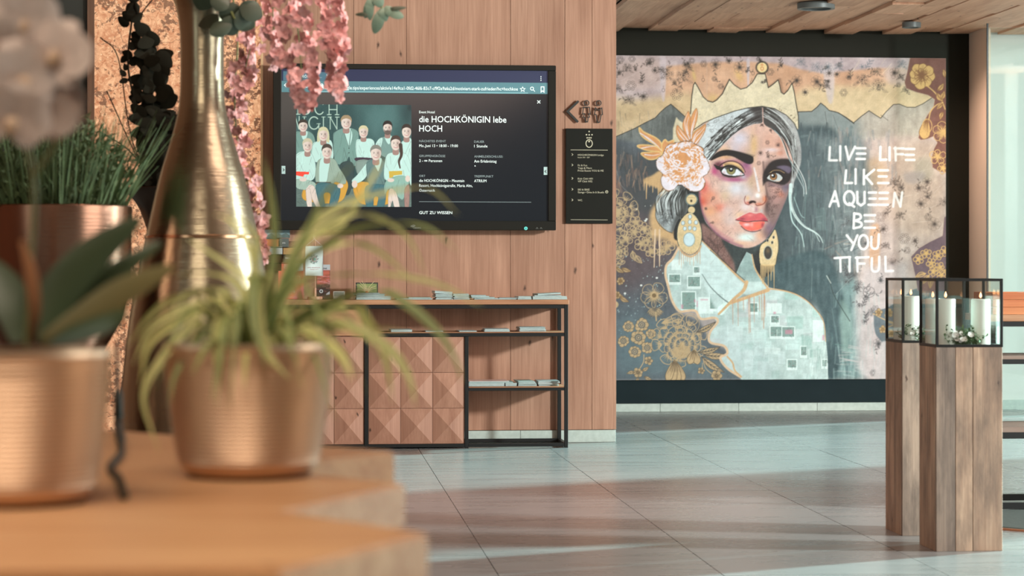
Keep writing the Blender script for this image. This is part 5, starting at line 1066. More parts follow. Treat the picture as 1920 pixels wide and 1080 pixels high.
# ---------------------------------------------------------------- sign and directory board
YB = YW-.022
def WXb(px): return atY(px, 300, YB).x
def WZb(py): return atY(1100, py, YB).z
def bars(segs, wpx, Y=YB, d=.012):
    mb = MB()
    for i, sg in enumerate(segs): mb.stroke([(WXb(a), WZb(c)) for a, c in sg], wpx*.0034, Y+d-i*.0002, d)
    return mb
SIGN = mat('sign_black', (34,32,28), .5)
def standoff(o, pts):
    m_ = MB()
    for a, c in pts: m_.box(WXb(a)-.004, WXb(a)+.004, YB+.012, YW-.001, WZb(c)-.004, WZb(c)+.004)
    m_.build('standoff', SIGN, o)
o = tag(bars([[(1085,189.5),(1064.5,209),(1084,229)]], 4.2).build('direction_arrow', SIGN), 'black chevron arrow on timber wall pointing towards the toilets', 'sign'); standoff(o, [(1076,198), (1076,220)])
wm = [circ(1099.8,193,4.6,14), [(1094,201),(1105.5,201),(1106.8,214),(1103.6,213),(1105.6,219.5),(1103,219.5),(1102,228.6),(1098,228.6),(1097,219.5),(1093.6,219.5),(1096,213),(1092.6,213.6),(1094,201)]]
o = tag(bars(wm, 1.5).build('toilet_pictogram', SIGN), 'black outline pictogram of a woman with dress on timber wall', 'sign'); standoff(o, [(1099.8,201), (1099.8,228)])
mn = [circ(1122.6,193,4.6,14), [(1116.5,202),(1122.6,206.5),(1128.6,202),(1129.8,214.5),(1127.4,214.8),(1124.6,229),(1120,229),(1118,214.8),(1115,214),(1116.5,202)]]
o = tag(bars(mn, 1.5).build('toilet_pictogram', SIGN), 'black outline pictogram of a man on timber wall', 'sign'); standoff(o, [(1122.6,206), (1122.6,229)])
bd = MB().box(WXb(1061), WXb(1148.6), YB, YW-.002, WZb(419), WZb(241), .001).build('directory_board', mat('board_black', (25,24,19), .65, var=.05, spec=.15))
tag(bd, 'black directory board with small pale lettering below the toilet sign', 'sign')
INKW = mat('pale_print', (196,186,160), .5); 
def dt(s, a, base, cap, e=None, bold=0): return text(s, 'lettering', INKW, bd, WXb(a), WZb(base), YB-.0006, WZb(base-cap)-WZb(base), WXb(e) if e else None, bold)
def dl_(name, segs, w_): 
    q = bars(segs, w_, YB-.001, .0008).build(name, INKW, bd); return q
for x, y in [(1104.6,246.6),(1099.6,252.6),(1104.6,252.8),(1110,252.6),(1101,258.4),(1104.6,258.4),(1108,258.4)]:
    dl_('emblem', [circ(x,y,.7,6)], 1.4)
dl_('emblem', [[(1104.6+6*math.cos(t),269+7.2*math.sin(t)) for t in np.linspace(0,6.2832,20)]], 1.5); dl_('emblem', [circ(1104.6,265.2,1.1,8)], 1.3)
dl_('rule', [[(1070,281.2),(1139.5,281.4)]], .8); dl_('rule', [[(1070,412),(1139.5,412.4)]], .7)
for y, ls in ((290, ['HOCHKÖNIGIN Lodge','Room 401 - 507']), (309.5, ['Fit & Fun','Yoga & More','Privat Room YOU & ME']), (334.5, ['Kids Club H01','VIP Club H02']), (355, ['SKI & BIKE','Garage • Drive In & Shuttle']), (375, ['WC'])):
    dl_('arrow', [[(1072,y-2),(1074.3,y),(1072,y+2)]], .9)
    for k, s_ in enumerate(ls):
        dt(s_, 1083.4, y+2.2+k*(5 if y > 300 else 4.2), 3.6 if not (y < 300 and k) else 2.5, 1132.5 if 'Garage' in s_ else None)
dl_('emblem', [circ(1137.6,359.6,2.4,10)], .8); dt('P', 1136.6, 361, 2.8)
# ---------------------------------------------------------------- sideboard
YF, YR = YW-.42, YW-.02
def SX(px, Y=YF): return atY(px, 700, Y).x
def SZ(py, px=870, Y=YF): return atY(px, py, Y).z
sL, sR = SX(505), SX(1065.3)
zt0, zt1 = SZ(571), SZ(562)
sb = empty('sideboard', ((sL+sR)/2, (YF+YR)/2, 0), 'long oak sideboard in black steel frame with pyramid tiled doors and open shelf', 'sideboard')
MB().box(sL-.012, sR+.004, YF-.012, YR+.012, zt0, zt1, .002).build('top', OAKX, sb)
T = .0235
def bar(x0, x1, y0, y1, z0, z1, n='frame_bar'): return MB().box(x0, x1, y0, y1, z0, z1, .0015).build(n, STEEL, sb)
posts = [sL, SX(683.3), SX(871.5), sR-T]
for x in posts:
    zt = SZ(631.2) if x == posts[2] else zt0-.001
    bar(x, x+T, YF, YF+T, 0, zt, 'post'); bar(x, x+T, YR-T, YR, 0, zt, 'post')
zr = [(SZ(578.6), zt0-.002), (SZ(631), SZ(624.5)), (SZ(838.5), SZ(832))]
for z0, z1 in zr:
    for a, b_ in ([(posts[0], posts[1]), (posts[1], posts[3])] if z0 != zr[2][0] else zip(posts[:-1], posts[1:])):
        if z0 == zr[1][0] and a == posts[0]: continue
        bar(a+T, b_, YF+.001, YF+T, z0, z1, 'rail')
        bar(a+T, b_, YR-T, YR-.001, z0, z1, 'rail')
    for x in (posts[0], posts[3]): bar(x+.001, x+T-.001, YF+T, YR-T, z0, z1, 'rail')
z0, z1 = SZ(733), SZ(727.5)
bar(posts[2]+T, posts[3], YF+.001, YF+T, z0, z1, 'rail'); bar(posts[3]+.001, posts[3]+T-.001, YF+T, YR-T, z0, z1, 'rail')
zs1, zs2 = SZ(622.8), SZ(725.6)
MB().box(posts[1]+T+.001, posts[3]+T*.4, YF+.004, YR-.002, SZ(624.4), zs1, .001).build('shelf', OAKX, sb)
MB().box(posts[2]+T+.001, posts[3]+T*.4, YF+.004, YR-.002, SZ(727.4), zs2, .001).build('shelf', OAKX, sb)
# cupboard bodies behind the doors, the drawer front, and the doors of pyramid tiles
TILEW = wood('oak_pyramid', (148,100,80), (190,140,116), 2, .5, rvar=.07, knots=.25, contrast=.7)
MB().box(posts[0]+T, posts[1], YF+.03, YR-.002, SZ(832), SZ(579)).build('carcass', OAK, sb)
MB().box(posts[1]+T, posts[2], YF+.03, YR-.002, SZ(832), SZ(631.5)).build('carcass', OAK, sb)
MB().box(posts[0]+T+.002, posts[1]-.002, YF+.012, YF+.029, SZ(629), SZ(580.5), .001).build('drawer_front', OAKX, sb)
def pyramid(w, h, d):
    e = .0012
    return MB().add([(-w/2+e,0,-h/2+e),(w/2-e,0,-h/2+e),(w/2-e,0,h/2-e),(-w/2+e,0,h/2-e),(0,-d,0),(-w/2+e,.01,-h/2+e),(w/2-e,.01,-h/2+e),(w/2-e,.01,h/2-e),(-w/2+e,.01,h/2-e)],
        [(0,1,4),(1,2,4),(2,3,4),(3,0,4),(0,5,6,1),(1,6,7,2),(2,7,8,3),(3,8,5,0)])
for a, b_ in ((posts[0]+T+.002, posts[1]-.002), (posts[1]+T+.002, posts[2]-.002)):
    d0, d1 = SZ(832), SZ(631.6)
    door = MB().box(a, b_, YF+.019, YF+.0295, d0, d1).build('door', OAK, sb)
    w_, h_ = (b_-a)/3, (d1-d0)/3
    first = None
    for i in range(3):
        for j in range(3):
            if first is None: o = first = pyramid(w_, h_, .023).build('pyramid_tile', TILEW, door)
            else:
                o = first.copy(); COL.objects.link(o)
            o.location = (a+w_*(i+.5), YF+.009, d0+h_*(j+.5))
# ---------------------------------------------------------------- printed matter
PAPER = mat('paper_edges', (164,178,176), .7, var=.28, scale=60, stretch=(1,1,14))
COV = [mat('cover_teal', (112,142,140), .4, var=.25, scale=18), mat('cover_grey', (140,150,152), .4, var=.25, scale=22), mat('cover_dark', (96,104,104), .4, var=.3, scale=20), mat('cover_white', (182,192,190), .4, var=.08, scale=14), mat('cover_blush', (206,176,170), .4, var=.2, scale=16), mat('cover_green', (126,142,112), .4, var=.3, scale=20)]
def magazine(px0, px1, py0, py1, zbase, yc, rz, cover, label, group=None, name='magazine', depth=.21, lift=0, tilt=0):
    """one issue: block of pages with a cover folded round the spine; px extents of its front edge"""
    Y = YF+.05+yc
    x0, x1 = atY(px0, 600, Y).x, atY(px1, 600, Y).x
    th = max(.003, (py1-py0)*.00332); w_ = x1-x0
    M = Matrix.Translation(((x0+x1)/2, Y, zbase+lift)) @ Matrix.Rotation(rz, 4, 'Z') @ Matrix.Rotation(tilt, 4, 'Y')
    t = empty(name, M.translation, label, 'magazine', group)
    MB().box(-w_/2+.002, w_/2-.001, 0, depth, .0008, th-.0008).xf(M).build('pages', PAPER, t)
    c = MB().box(-w_/2, w_/2, -.001, depth+.001, th-.0008, th).box(-w_/2, w_/2, -.001, depth+.001, 0, .0008).box(-w_/2, -w_/2+.001, -.001, depth+.001, .0008, th-.0008)
    c.xf(M).build('cover', COV[cover], t)
    return zbase+lift+th
def stack(z, rows, label, group, yc=.0):
    n = len(rows); names = ['lower', 'upper'] if n == 2 else ['lowest']+['second', 'third', 'fourth'][:n-2]+['topmost']
    if n > 2: names[1:-1] = [w_+' from below,' for w_ in names[1:-1]]
    for (px0, px1, th, rz, cv), w_ in zip(rows, names):
        z = magazine(px0, px1, 0, th, z+.0004, yc+rnd.uniform(-.006, .006), rz, cv, w_+' '+label, group)
Zt = zt1+.0004
stack(Zt, [(668,733,3.4,.02,1),(668,733,3,-.01,3),(668,721,2.6,.03,0),(662,722,1.6,-.05,1),(669,712,1.6,.10,2)], 'magazine in the loose pile in front of the small green picture', 'magazines before the green picture')
stack(Zt, [(744,811,2.2,.03,3),(766,808,2.0,.0,5)], 'thin magazine of the flat pair between green picture and tall magazine stack', 'flat pair of magazines')
stack(Zt, [(817,850,2.4,.02,3),(818,850,2.2,-.02,1),(816,849,2.2,.03,0),(817,848,1.6,.0,3),(816,848,1.8,.02,2)], 'magazine in the tallest stack on the sideboard top', 'tallest magazine stack')
zz = Zt+.0348
# slanted top issues of the tallest stack
magazine(815, 848.5, 0, 4.6, zz, .01, .03, 3, 'thick pale magazine tilted on the tallest stack on the sideboard', None, tilt=.06, lift=.0015)
stack(Zt, [(851,881,2.2,-.04,3),(850,880,2,.05,1),(852,881,2,.0,0),(849,880,2,.04,5),(850,879,2,-.03,3)], 'magazine in the square pile directly beside the tallest stack', 'square pile of magazines')
stack(Zt, [(889,934,2.4,-.06,3),(884,928,2,.08,0),(883,918,2,.16,0),(882,912,1.6,.22,2)], 'magazine in the fanned teal pile on the sideboard top', 'fanned teal magazines')
stack(Zt, [(922,990,1.8,.02,3),(936,985,1.4,-.05,1)], 'thin leaflet of the low pair left of the paper block on sideboard'.replace('left of', 'before'), 'low pair of leaflets')
stack(Zt, [(971,997,3.2,.0,3),(972,996,2.4,.02,3)], 'white booklet of the small block beside the end pile on sideboard', 'small white block of booklets')
stack(Zt, [(999,1063.6,3.0,.0,3),(999,1063,2.6,.015,3),(1002,1053,2,-.04,1)], 'magazine lying flat in the pile at the free end of the sideboard', 'end pile of magazines')
magazine(1008, 1052, 0, 3, Zt+.0265, .01, .05, 0, 'teal magazine slanting on top of the pile at the sideboard end', tilt=-.05, lift=.003)
z = zs1+.0004
magazine(733, 773, 0, 4.5, z, .02, .03, 3, 'white booklet on the upper shelf half hidden by plant leaves', None, 'booklet')
magazine(798, 831, 0, 1.6, z, .02, -.02, 3, 'single thin leaflet on upper shelf above the pyramid doors', None, 'leaflet')
magazine(861, 894, 0, 1.8, z, .02, .02, 3, 'thin white leaflet on upper shelf above the divider post', None, 'leaflet')
stack(z, [(908,956,2.6,.01,3),(909,955,2.4,-.01,3)], 'white brochure of the neat pair on the upper shelf', 'neat white pair on the upper shelf', .02)
stack(z, [(974,1024,2.0,.02,4),(974,1024,2.0,-.02,3),(975,1022,2.0,.03,3),(974,1023,1.8,.0,1)], 'folded booklet in the end pile of the upper shelf', 'end pile on the upper shelf', .02)
z = zs2+.0004
stack(z, [(878.8,946,3.2,.0,3),(878.8,946,2.6,.006,3),(879.2,962,1.8,-.01,0),(879.5,955,1.6,.02,4)], 'long pale teal brochure in the wide pile on the lower shelf', 'wide pile on the lower shelf', .02)
stack(z, [(947.5,969,3,.0,1),(947.5,969.5,2.6,.01,3)], 'grey booklet of the narrow pile beside the wide pile on lower shelf', 'narrow pile on the lower shelf', .02)
stack(z, [(971.5,1007,3,.0,1),(972,1006,2.4,-.02,0),(972,1004,2,.03,3),(971.6,1002,1.6,.05,0)], 'teal magazine with dark spine in the middle pile of the lower shelf', 'middle pile on the lower shelf', .02)
stack(z, [(1010,1048,2.6,.02,3),(1009,1046,2.2,-.03,3),(1009,1050,2,.04,4),(1009,1049,2,.0,1)], 'worn magazine in the pile at the open end of the lower shelf', 'end pile on the lower shelf', .02)
# picture, card, flag, leaflets standing on the top
def standing(name, px0, py0, px1, py1, Y, thick, m, label, cat, lean=.10, group=None):
    x0, x1 = atY(px0, 540, Y).x, atY(px1, 540, Y).x; z0, z1 = atY(px0, py1, Y).z, atY(px0, py0, Y).z
    M = Matrix.Translation(((x0+x1)/2, Y, z0)) @ Matrix.Rotation(-lean, 4, 'X')
    o = tag(MB().box(-(x1-x0)/2, (x1-x0)/2, 0, thick, 0, z1-z0).xf(M).build(name, m), label, cat, group)
    return o, M, x1-x0, z1-z0
def face(o, M, name, pts, m, d=.0006, off=0):
    return MB().wall_shape(pts, -off, d).xf(M).build(name, m, o)
def rect(x0, z0, x1, z1): return [(x0, z0), (x1, z0), (x1, z1), (x0, z1)]
def face_text(o, M, s, m, x0, z, cap, x1=None, bold=0):
    q = text(s, 'lettering', m, o, x0, z, -.0012, cap, x1, bold); q.data.transform(M); return q
GREENP = mat('green_print', (126,138,84), .5, var=.25, scale=14); DKF = mat('dark_frame', (48,50,44), .4); WHP = mat('white_print', (224,224,220), .5); SILV = mat('silver_edge', (170,176,176), .3, metal=.6)
o, M, w_, h_ = standing('picture_frame', 667, 529.5, 709, 560.5, YW-.16, .012, DKF, 'small dark framed green picture standing behind the loose magazine pile', 'picture')
face(o, M, 'picture', rect(-w_/2+.008, .008, w_/2-.008, h_-.008), GREENP)
sq = empty('air_plant', M.translation+Vector((-.005, -.05, 0)), 'small spiky dried plant with orange base before the green picture', 'plant')
c0 = at(687, 548, (YW-.23)/.9957)
MB().ball((c0.x, YW-.22, c0.z-.006), .012, 1, 1, 1.3).build('base', mat('orange_bulb', (196,120,70), .6), sq, True)
tw = MB()
for k in range(15):
    a = -1.2+2.4*k/14; L_ = rnd.uniform(.035, .085); tw.tube(spline([(c0.x, YW-.22, c0.z), (c0.x+.5*L_*math.sin(a), YW-.222, c0.z+.55*L_*math.cos(a)), (c0.x+L_*math.sin(a*1.2), YW-.22+rnd.uniform(-.01, .01), c0.z+L_*math.cos(a*1.1))], 3), [.0022]*3+[.0014]*3+[.0006], 5)
tw.build('spike', mat('dry_spike', (216,196,150), .7), sq, True)
MB().tube([(c0.x, YW-.22, c0.z-.02), (c0.x, YW-.22, Zt)], .006, 8).build('stem', mat('dry_stem', (160,130,90), .7), sq)
o, M, w_, h_ = standing('card_holder', 625, 546, 646.5, 560.5, YW-.2, .006, SILV, 'tiny silver framed grey card beside the picture leaflet', 'card holder')
face(o, M, 'card', rect(-w_/2+.004, .016, w_/2-.004, h_-.004), mat('grey_card', (120,124,120), .5, var=.3, scale=40))
# pennant on its wooden stand
YFl = YW-.26
p0 = atY(590.4, 560, YFl); zbase = Zt
fl = empty('table_flag', (p0.x, YFl, zbase), 'small white pennant with round emblem on a wooden table stand', 'table flag')
PINK = wood('pink_wood', (176,126,102), (214,170,142), 2, .4, scale=2)
def FZ(py): return atY(590, py, YFl).z
def FX(px): return atY(px, 500, YFl).x
MB().lathe([(0, zbase), (.047, zbase), (.047, zbase+.015), (.043, zbase+.019), (0, zbase+.019)], 32, (p0.x, YFl)).build('base', PINK, fl, 30)
MB().lathe([(.010, zbase+.018), (.0085, FZ(540)), (0, FZ(539.5))], 16, (p0.x, YFl)).build('socket', PINK, fl, 30)
MB().tube([(p0.x, YFl, zbase+.02), (p0.x, YFl, FZ(433))], .0036, 10).build('pole', PINK, fl, True)
MB().ball((p0.x, YFl, FZ(431)), .0085).build('finial', PINK, fl, True)
CLOTH = mat('white_cloth', (214,226,222), .75, var=.03, scale=12)
v, f = [], []
for j in range(13):
    for i in range(9):
        u, q = i/8, j/12; v.append((FX(572.5)+(FX(605.5)-FX(572.5))*u, YFl-.012-.003*math.sin(u*5+q*3), FZ(517)+(FZ(461.5)-FZ(517))*q))
for j in range(12):
    for i in range(8): f.append((j*9+i, j*9+i+1, j*9+i+10, j*9+i+9))
fc = mesh('cloth', v, f, CLOTH, fl, True)
for k in (0, 1):
    d_ = MB()
    xe = FX(572.3) if k == 0 else FX(605.7)
    for j in range(30): d_.ball((xe, YFl-.013, FZ(517)+(FZ(461.5)-FZ(517))*j/29), .0022, seg=5, ring=3)
    d_.build('trim', mat('trim_thread', (120,92,110), .7), fl)
CORD = mat('red_white_cord', (206,180,184), .7, var=.3, scale=120)
MB().tube([(FX(573.5), YFl-.012, FZ(461)), (p0.x-.004, YFl-.012, FZ(448)), (FX(604), YFl-.012, FZ(461))], .0017, 6).build('cord', CORD, fl)
MB().tube([(p0.x-.006, YFl-.012, FZ(449)), (p0.x-.008, YFl-.012, FZ(439.5))], .0026, 6).build('tassel', CORD, fl)
em = MB(); cx, cz = FX(589.6), FZ(486)
for k in range(8):
    a = k*.785; 
    for r_ in (.006, .009):
        px_, pz_ = cx+.022*math.cos(a), cz+.024*math.sin(a)
        em.tube([(px_+r_*.55*math.cos(t), YFl-.0172, pz_+r_*.65*math.sin(t)) for t in np.linspace(0, 5, 8)], .0009, 4)
em.build('emblem', mat('emblem_green', (66,96,90), .6), fl)
em = MB()
for k in range(14):
    a = k*.449; em.ball((cx+.0135*math.cos(a), YFl-.0172, cz+.0145*math.sin(a)), .0022, 1, .5, 1, 6, 4)
em.build('emblem', mat('emblem_red', (176,74,84), .6), fl)
em = MB().ball((cx, YFl-.0165, cz), .0095, 1, .12, 1.1, 14, 8).build('emblem', mat('emblem_grey', (120,150,138), .6), fl, True)
RD = mat('red_print', (176,70,90), .6)
text('HOTEL HOCHKÖNIGIN', 'lettering', RD, fl, FX(576.5), FZ(502.6), YFl-.0168, .0062, FX(600)); text('MARIA ALM', 'lettering', RD, fl, FX(581.5), FZ(505.9), YFl-.0168, .0055, FX(596.5))
# sunset leaflet, red poster and the small rack of leaflets
o, M, w_, h_ = standing('leaflet', 593.5, 496, 619, 560, YW-.2, .003, WHP, 'upright leaflet with pink sunset landscape beside the pennant', 'leaflet', .06)
cs = Paint(0, 0, 26, 64, 52, (60,44,40), 2, 4)
cs.poly([(0,0),(26,0),(26,11),(0,11)], (176,180,184), 1, 0, False); cs.poly([(0,11),(26,11),(26,38),(0,38)], (196,96,84), 1, 1.5, False); cs.brush(0,20,24,44,60,12,2.4,[(222,150,160),(160,60,56),(230,170,170),(120,60,54)],.7,.05,.2); cs.poly([(0,38),(26,36),(26,64),(0,64)], (66,50,42), .95, 2.5, False); cs.brush(0,40,24,62,30,8,2,[(90,66,52),(44,40,38),(180,110,110)],.5,.1,.5)
cs.ell(9,50,3.4,3.4,(206,214,216)); cs.ell(9,50,2.2,2.2,(84,84,84)); cs.poly([(19,54),(25,50),(25,56),(18,57)], (170,176,180), .9, 0, False)
pr = printed_sheet('print', cs.out(), -w_/2, w_/2, 0, h_, -.0007, print_mat('leaflet_print', .5), o); pr.data.transform(M)
face_text(o, M, 'MAGAZINE', mat('dark_print', (48,46,46), .6), -w_/2+.006, h_-.029, .010, w_/2-.020, .01)
REDP = mat('red_poster', (226,92,82), .5, var=.08, scale=6)
o, M, w_, h_ = standing('poster', 522, 508, 569.5, 561, YW-.19, .004, REDP, 'upright red welcome poster with white speech bubble beside the pennant', 'poster', .05)
sx = lambda px: -w_/2+w_*(px-522)/47.5
sz = lambda py: h_*(561-py)/53
face(o, M, 'tint', [(sx(548), 0), (sx(569.5), 0), (sx(569.5), sz(535)), (sx(556), sz(545))], mat('pink_tint', (222,92,116), .5))
bub = MB()
for a, c in [((533,518),(562,518)),((562,518),(562,530)),((562,530),(545,530)),((545,530),(542,533)),((542,533),(541,530)),((541,530),(533,530)),((533,530),(533,518))]:
    bub.tube([(sx(a[0]), -.0006, sz(a[1])), (sx(c[0]), -.0006, sz(c[1]))], .0016, 4)
bub.xf(M).build('speech_bubble', WHP, o)
for s_, a, b_, c, cp in [('11x',536.5,None,526.3,.013),('ECHT GUTE TIPPS',545.5,560,523.6,.005),('FÜR DEN SOMMER',545.5,560,526.4,.005),('hello',533,None,541.5,.017),('salzburg',533,553,547.5,.015),('www.salzburg.info',533,558,557.6,.005)]:
    face_text(o, M, s_, WHP, sx(a), sz(c), cp, sx(b_) if b_ else None, .012 if cp > .01 else 0)
rk = empty('leaflet_rack', (atY(525, 500, YW-.09).x, YW-.09, Zt), 'dark wire leaflet rack on sideboard behind the red poster', 'rack')
RX0, RX1 = atY(487, 500, YW-.09).x, atY(566, 500, YW-.09).x
MB().box(RX0, RX1, YW-.03, YW-.022, Zt, atY(520, 452, YW-.05).z).build('back_panel', mat('rack_wood', (112,76,58), .6, var=.1), rk)
MB().box(RX0, RX1, YW-.155, YW-.022, Zt, Zt+.008).build('foot', STEEL, rk)
for py in (509, 493, 477, 463): 
    zz = atY(520, py, YW-.08).z; MB().box(RX0, RX1, YW-.075, YW-.032, zz-.004, zz).build('shelf', STEEL, rk)
LCOL = {'photo_grey': (150,160,158), 'photo_teal': (120,146,152), 'orange': (204,120,74), 'slate': (92,98,94), 'light': (184,190,190), 'black': (52,52,48), 'redl': (222,84,76), 'white': (206,212,212), 'ochre': (176,136,84)}
for nm, a, b_, c, d, yy, lab in [('photo_grey',490.5,516.5,430.5,448,YW-.045,'leaflet with grey landscape photo at the top of the rack'),('photo_teal',518,543.5,430.5,446,YW-.045,'leaflet with teal mountain photo at the top of the rack'),
    ('orange',490,522,448.5,462,YW-.056,'orange leaflet in the rack below the landscape photo'),('slate',524,541.5,447,463,YW-.056,'dark slate leaflet in the rack below the teal photo'),('light',505,529.5,462.5,476.5,YW-.066,'light grey leaflet in the middle of the rack'),
    ('ochre',531,556,464,477,YW-.066,'ochre leaflet in the middle of the rack beside the grey one'),('black',532,563,477.5,492.5,YW-.066,'black leaflet with pale lettering low in the rack'),('redl',528,543.5,492.5,508.5,YW-.066,'small red leaflet with white box above the red poster'),('white',544.5,568,493,508.5,YW-.066,'narrow white leaflet above the red poster')]:
    o, M, w_, h_ = standing('leaflet', a, c, b_, d, yy, .002, mat('print_'+nm, LCOL[nm], .5, var=.12 if 'photo' not in nm else .35, scale=18), lab, 'leaflet', .04)
    if nm == 'black': face_text(o, M, 'PANORAMA', WHP, -w_/2+.01, h_*.45, .012, w_/2-.012)
    if nm == 'redl':
        for q in (rect(-w_*.2, h_*.3, w_*.4, h_*.34), rect(-w_*.2, h_*.72, w_*.4, h_*.76), rect(-w_*.2, h_*.3, -w_*.17, h_*.76), rect(w_*.37, h_*.3, w_*.4, h_*.76)): face(o, M, 'white_line', q, WHP)
        face_text(o, M, 'DE', WHP, -w_*.08, h_*.44, .012)
    if 'photo' in nm:
        face(o, M, 'hill', [(-w_/2, 0), (w_/2, 0), (w_/2, h_*.3), (w_*.2, h_*.62), (-w_*.1, h_*.35), (-w_*.3, h_*.55), (-w_/2, h_*.4)], mat('hill_print', (92,108,104), .5, var=.3, scale=30))
    if nm == 'slate': face_text(o, M, 'info', WHP, -w_*.2, h_*.4, .010)
# ---------------------------------------------------------------- two reclaimed timber pedestals with glass lanterns
PW = wood('reclaimed_timber', (166,138,118), (226,198,172), 2, .65, knots=.35, rvar=.16, grain=.35, contrast=.9, scale=1.3, weather=.75)
PW2 = wood('reclaimed_grey', (128,114,104), (194,172,154), 2, .65, knots=.35, rvar=.08, grain=.35, contrast=.9, scale=1.3, weather=.85)
WAX = mat('white_wax', (226,232,226), .5, spec=.4)
FLAME = mat('flame_glow', (255,176,120), .5, emit=4)
WICK = mat('wick', (40,36,32), .8)
LEAFG = mat('lantern_green', (96,124,84), .6, var=.25, scale=30)
PET = mat('white_petal', (226,222,220), .6)
HP = .806
def pedestal(x0, x1, y0, y1, fronts, sides, label):
    t = empty('pedestal', ((x0+x1)/2, (y0+y1)/2, 0), label, 'pedestal')
    MB().box(x0+.02, x1-.02, y0+.02, y1-.02, .004, HP-.02).build('core', mat('core_dark', (60,46,38), .8), t)
    fx = [x0+(x1-x0)*q for q in fronts]; sy = [y0+(y1-y0)*q for q in sides]
    for k, (a, b) in enumerate(zip(fx[:-1], fx[1:])):
        MB().box(a+.0012, b-.0012, y0, y0+.021, 0, HP, .0012).build('plank', PW2 if k == 0 else PW, t)
        MB().box(a+.0008, b-.0008, y1-.021, y1, 0, HP, .0012).build('plank', PW, t)
    for k, (a, b) in enumerate(zip(sy[:-1], sy[1:])):
        for xa, xb in ((x0, x0+.021), (x1-.021, x1)):
            MB().box(xa, xb, max(a, y0+.0215)+.0006, min(b, y1-.0215)-.0006, 0, HP, .0012).build('plank', PW, t)
    MB().box(x0+.0215, x1-.0215, y0+.0215, y1-.0215, HP-.019, HP, .0015).build('top_board', PW, t)
    return t
def lantern(x0, x1, y0, y1, h, label):
    z = HP; b = .0105
    t = empty('lantern', ((x0+x1)/2, (y0+y1)/2, z), label, 'lantern')
    for x in (x0, x1-b):
        for y in (y0, y1-b): MB().box(x, x+b, y, y+b, z, z+h, .0006).build('corner_bar', STEEL, t)
    for zz in (z, z+h-b):
        for y in (y0, y1-b): MB().box(x0+b, x1-b, y, y+b, zz, zz+b).build('rail', STEEL, t)
        for x in (x0, x1-b): MB().box(x, x+b, y0+b, y1-b, zz, zz+b).build('rail', STEEL, t)
    MB().box(x0+b, x1-b, y0+b, y1-b, z+.0005, z+.004).build('floor_plate', STEEL, t)
    for q in ((x0+b, x1-b, y0+.004, y0+.007), (x0+b, x1-b, y1-.007, y1-.004)): MB().box(*q, z+b, z+h-b).build('pane', GLASS, t)
    for x in (x0+.004, x1-.007): MB().box(x, x+.003, y0+b, y1-b, z+b, z+h-b).build('pane', GLASS, t)
    return t
def candle(px, t_, r, h, label, z=HP+.0045):
    p = at(px, 640, t_)
    o = empty('candle', (p.x, p.y, z), label, 'candle')
    MB().lathe([(0, z), (r, z), (r, z+h-.003), (r-.003, z+h), (r-.008, z+h-.004), (0, z+h-.006)], 32, (p.x, p.y)).build('wax', WAX, o, 30)
    MB().tube([(p.x, p.y, z+h-.006), (p.x+.001, p.y, z+h+.006)], .0012, 6).build('wick', WICK, o)
    fh = .024
    MB().lathe([(0, z+h+.004), (.0042, z+h+.008), (.0054, z+h+.013), (.0036, z+h+.020), (.0012, z+h+.026), (0, z+h+.029)], 12, (p.x, p.y)).build('flame', FLAME, o, True)
    return o
def greenery(cx, cy, w_, label, n, seed):
    r = random.Random(seed); z = HP+.0045
    o = empty('greenery', (cx, cy, z), label, 'greenery')
    st, lf = MB(), MB()
    for k in range(n):
        x, y = cx+max(-.07, min(.07, r.gauss(0, .38)*w_)), cy+max(-.03, min(.03, r.gauss(0, .3)*.05)); a = r.uniform(0, 6.28); L_ = r.uniform(.03, .075)
        e = Vector((x+L_*.6*math.cos(a), y+L_*.4*math.sin(a), z+L_*r.uniform(.4, 1.1)))
        st.tube([(x, y, z), tuple(e)], .0007, 4)
        for q in range(7):
            u = .3+.7*q/6; b_ = Vector((x, y, z)).lerp(e, u); d = Vector((r.uniform(-1, 1), r.uniform(-1, 1), r.uniform(-.2, 1))).normalized()*r.uniform(.010, .018)
            lf.ribbon([b_, b_+d*.5, b_+d], lambda u: .0042*math.sin(math.pi*min(.98, u+.08)), d.cross(Vector((r.random(), r.random(), 1))))
    st.build('stem', LEAFG, o); q = lf.build('leaf', LEAFG, o); q['kind'] = 'stuff'
    proto = None
    for k in range(13):
        x, y = cx+r.uniform(-.5, .5)*w_, cy+r.uniform(-.02, .02)-.012; zz = z+r.uniform(.022, .05)
        if proto is None:
            fb = MB()
            for i in range(9):
                a = i*.698; d = Vector((math.cos(a), -.35, math.sin(a)))*.012
                fb.ribbon([(0, 0, 0), d*.5, d], lambda u: .0046*math.sin(math.pi*min(.95, u*.8+.15)), d.cross(Vector((0, 1, 0))))
            fb.ball((0, -.001, 0), .003, seg=6, ring=4)
            c = proto = fb.build('flower', PET, o)
        else:
            c = proto.copy(); COL.objects.link(c)
        c.location = (x, y, zz); c.rotation_euler = (r.uniform(-.5, .3), 0, r.uniform(-.6, .6))
    return o
fx0, fx1, fy0, fy1 = 2.482, 2.752, 8.642, 8.885
pedestal(fx0, fx1, fy0, fy1, [0, .29, .55, 1], [0, .3, .55, 1], 'tall reclaimed timber pedestal in front, showing its whole planked face')
lantern(fx0, fx1+.001, fy0, fy1, .271, 'black framed glass lantern on the front timber pedestal')
bx0, bx1, by0, by1 = 2.486, 2.756, 9.16, 9.43
pedestal(bx0, bx1, by0, by1, [0, .5, 1], [0, .5, 1], 'tall reclaimed timber pedestal half hidden behind the front one')
lantern(bx0, bx1, by0, by1, .271, 'black framed glass lantern on the rear timber pedestal')
candle(1773, 8.93, .0385, .186, 'white pillar candle burning in the front lantern on its mural side')
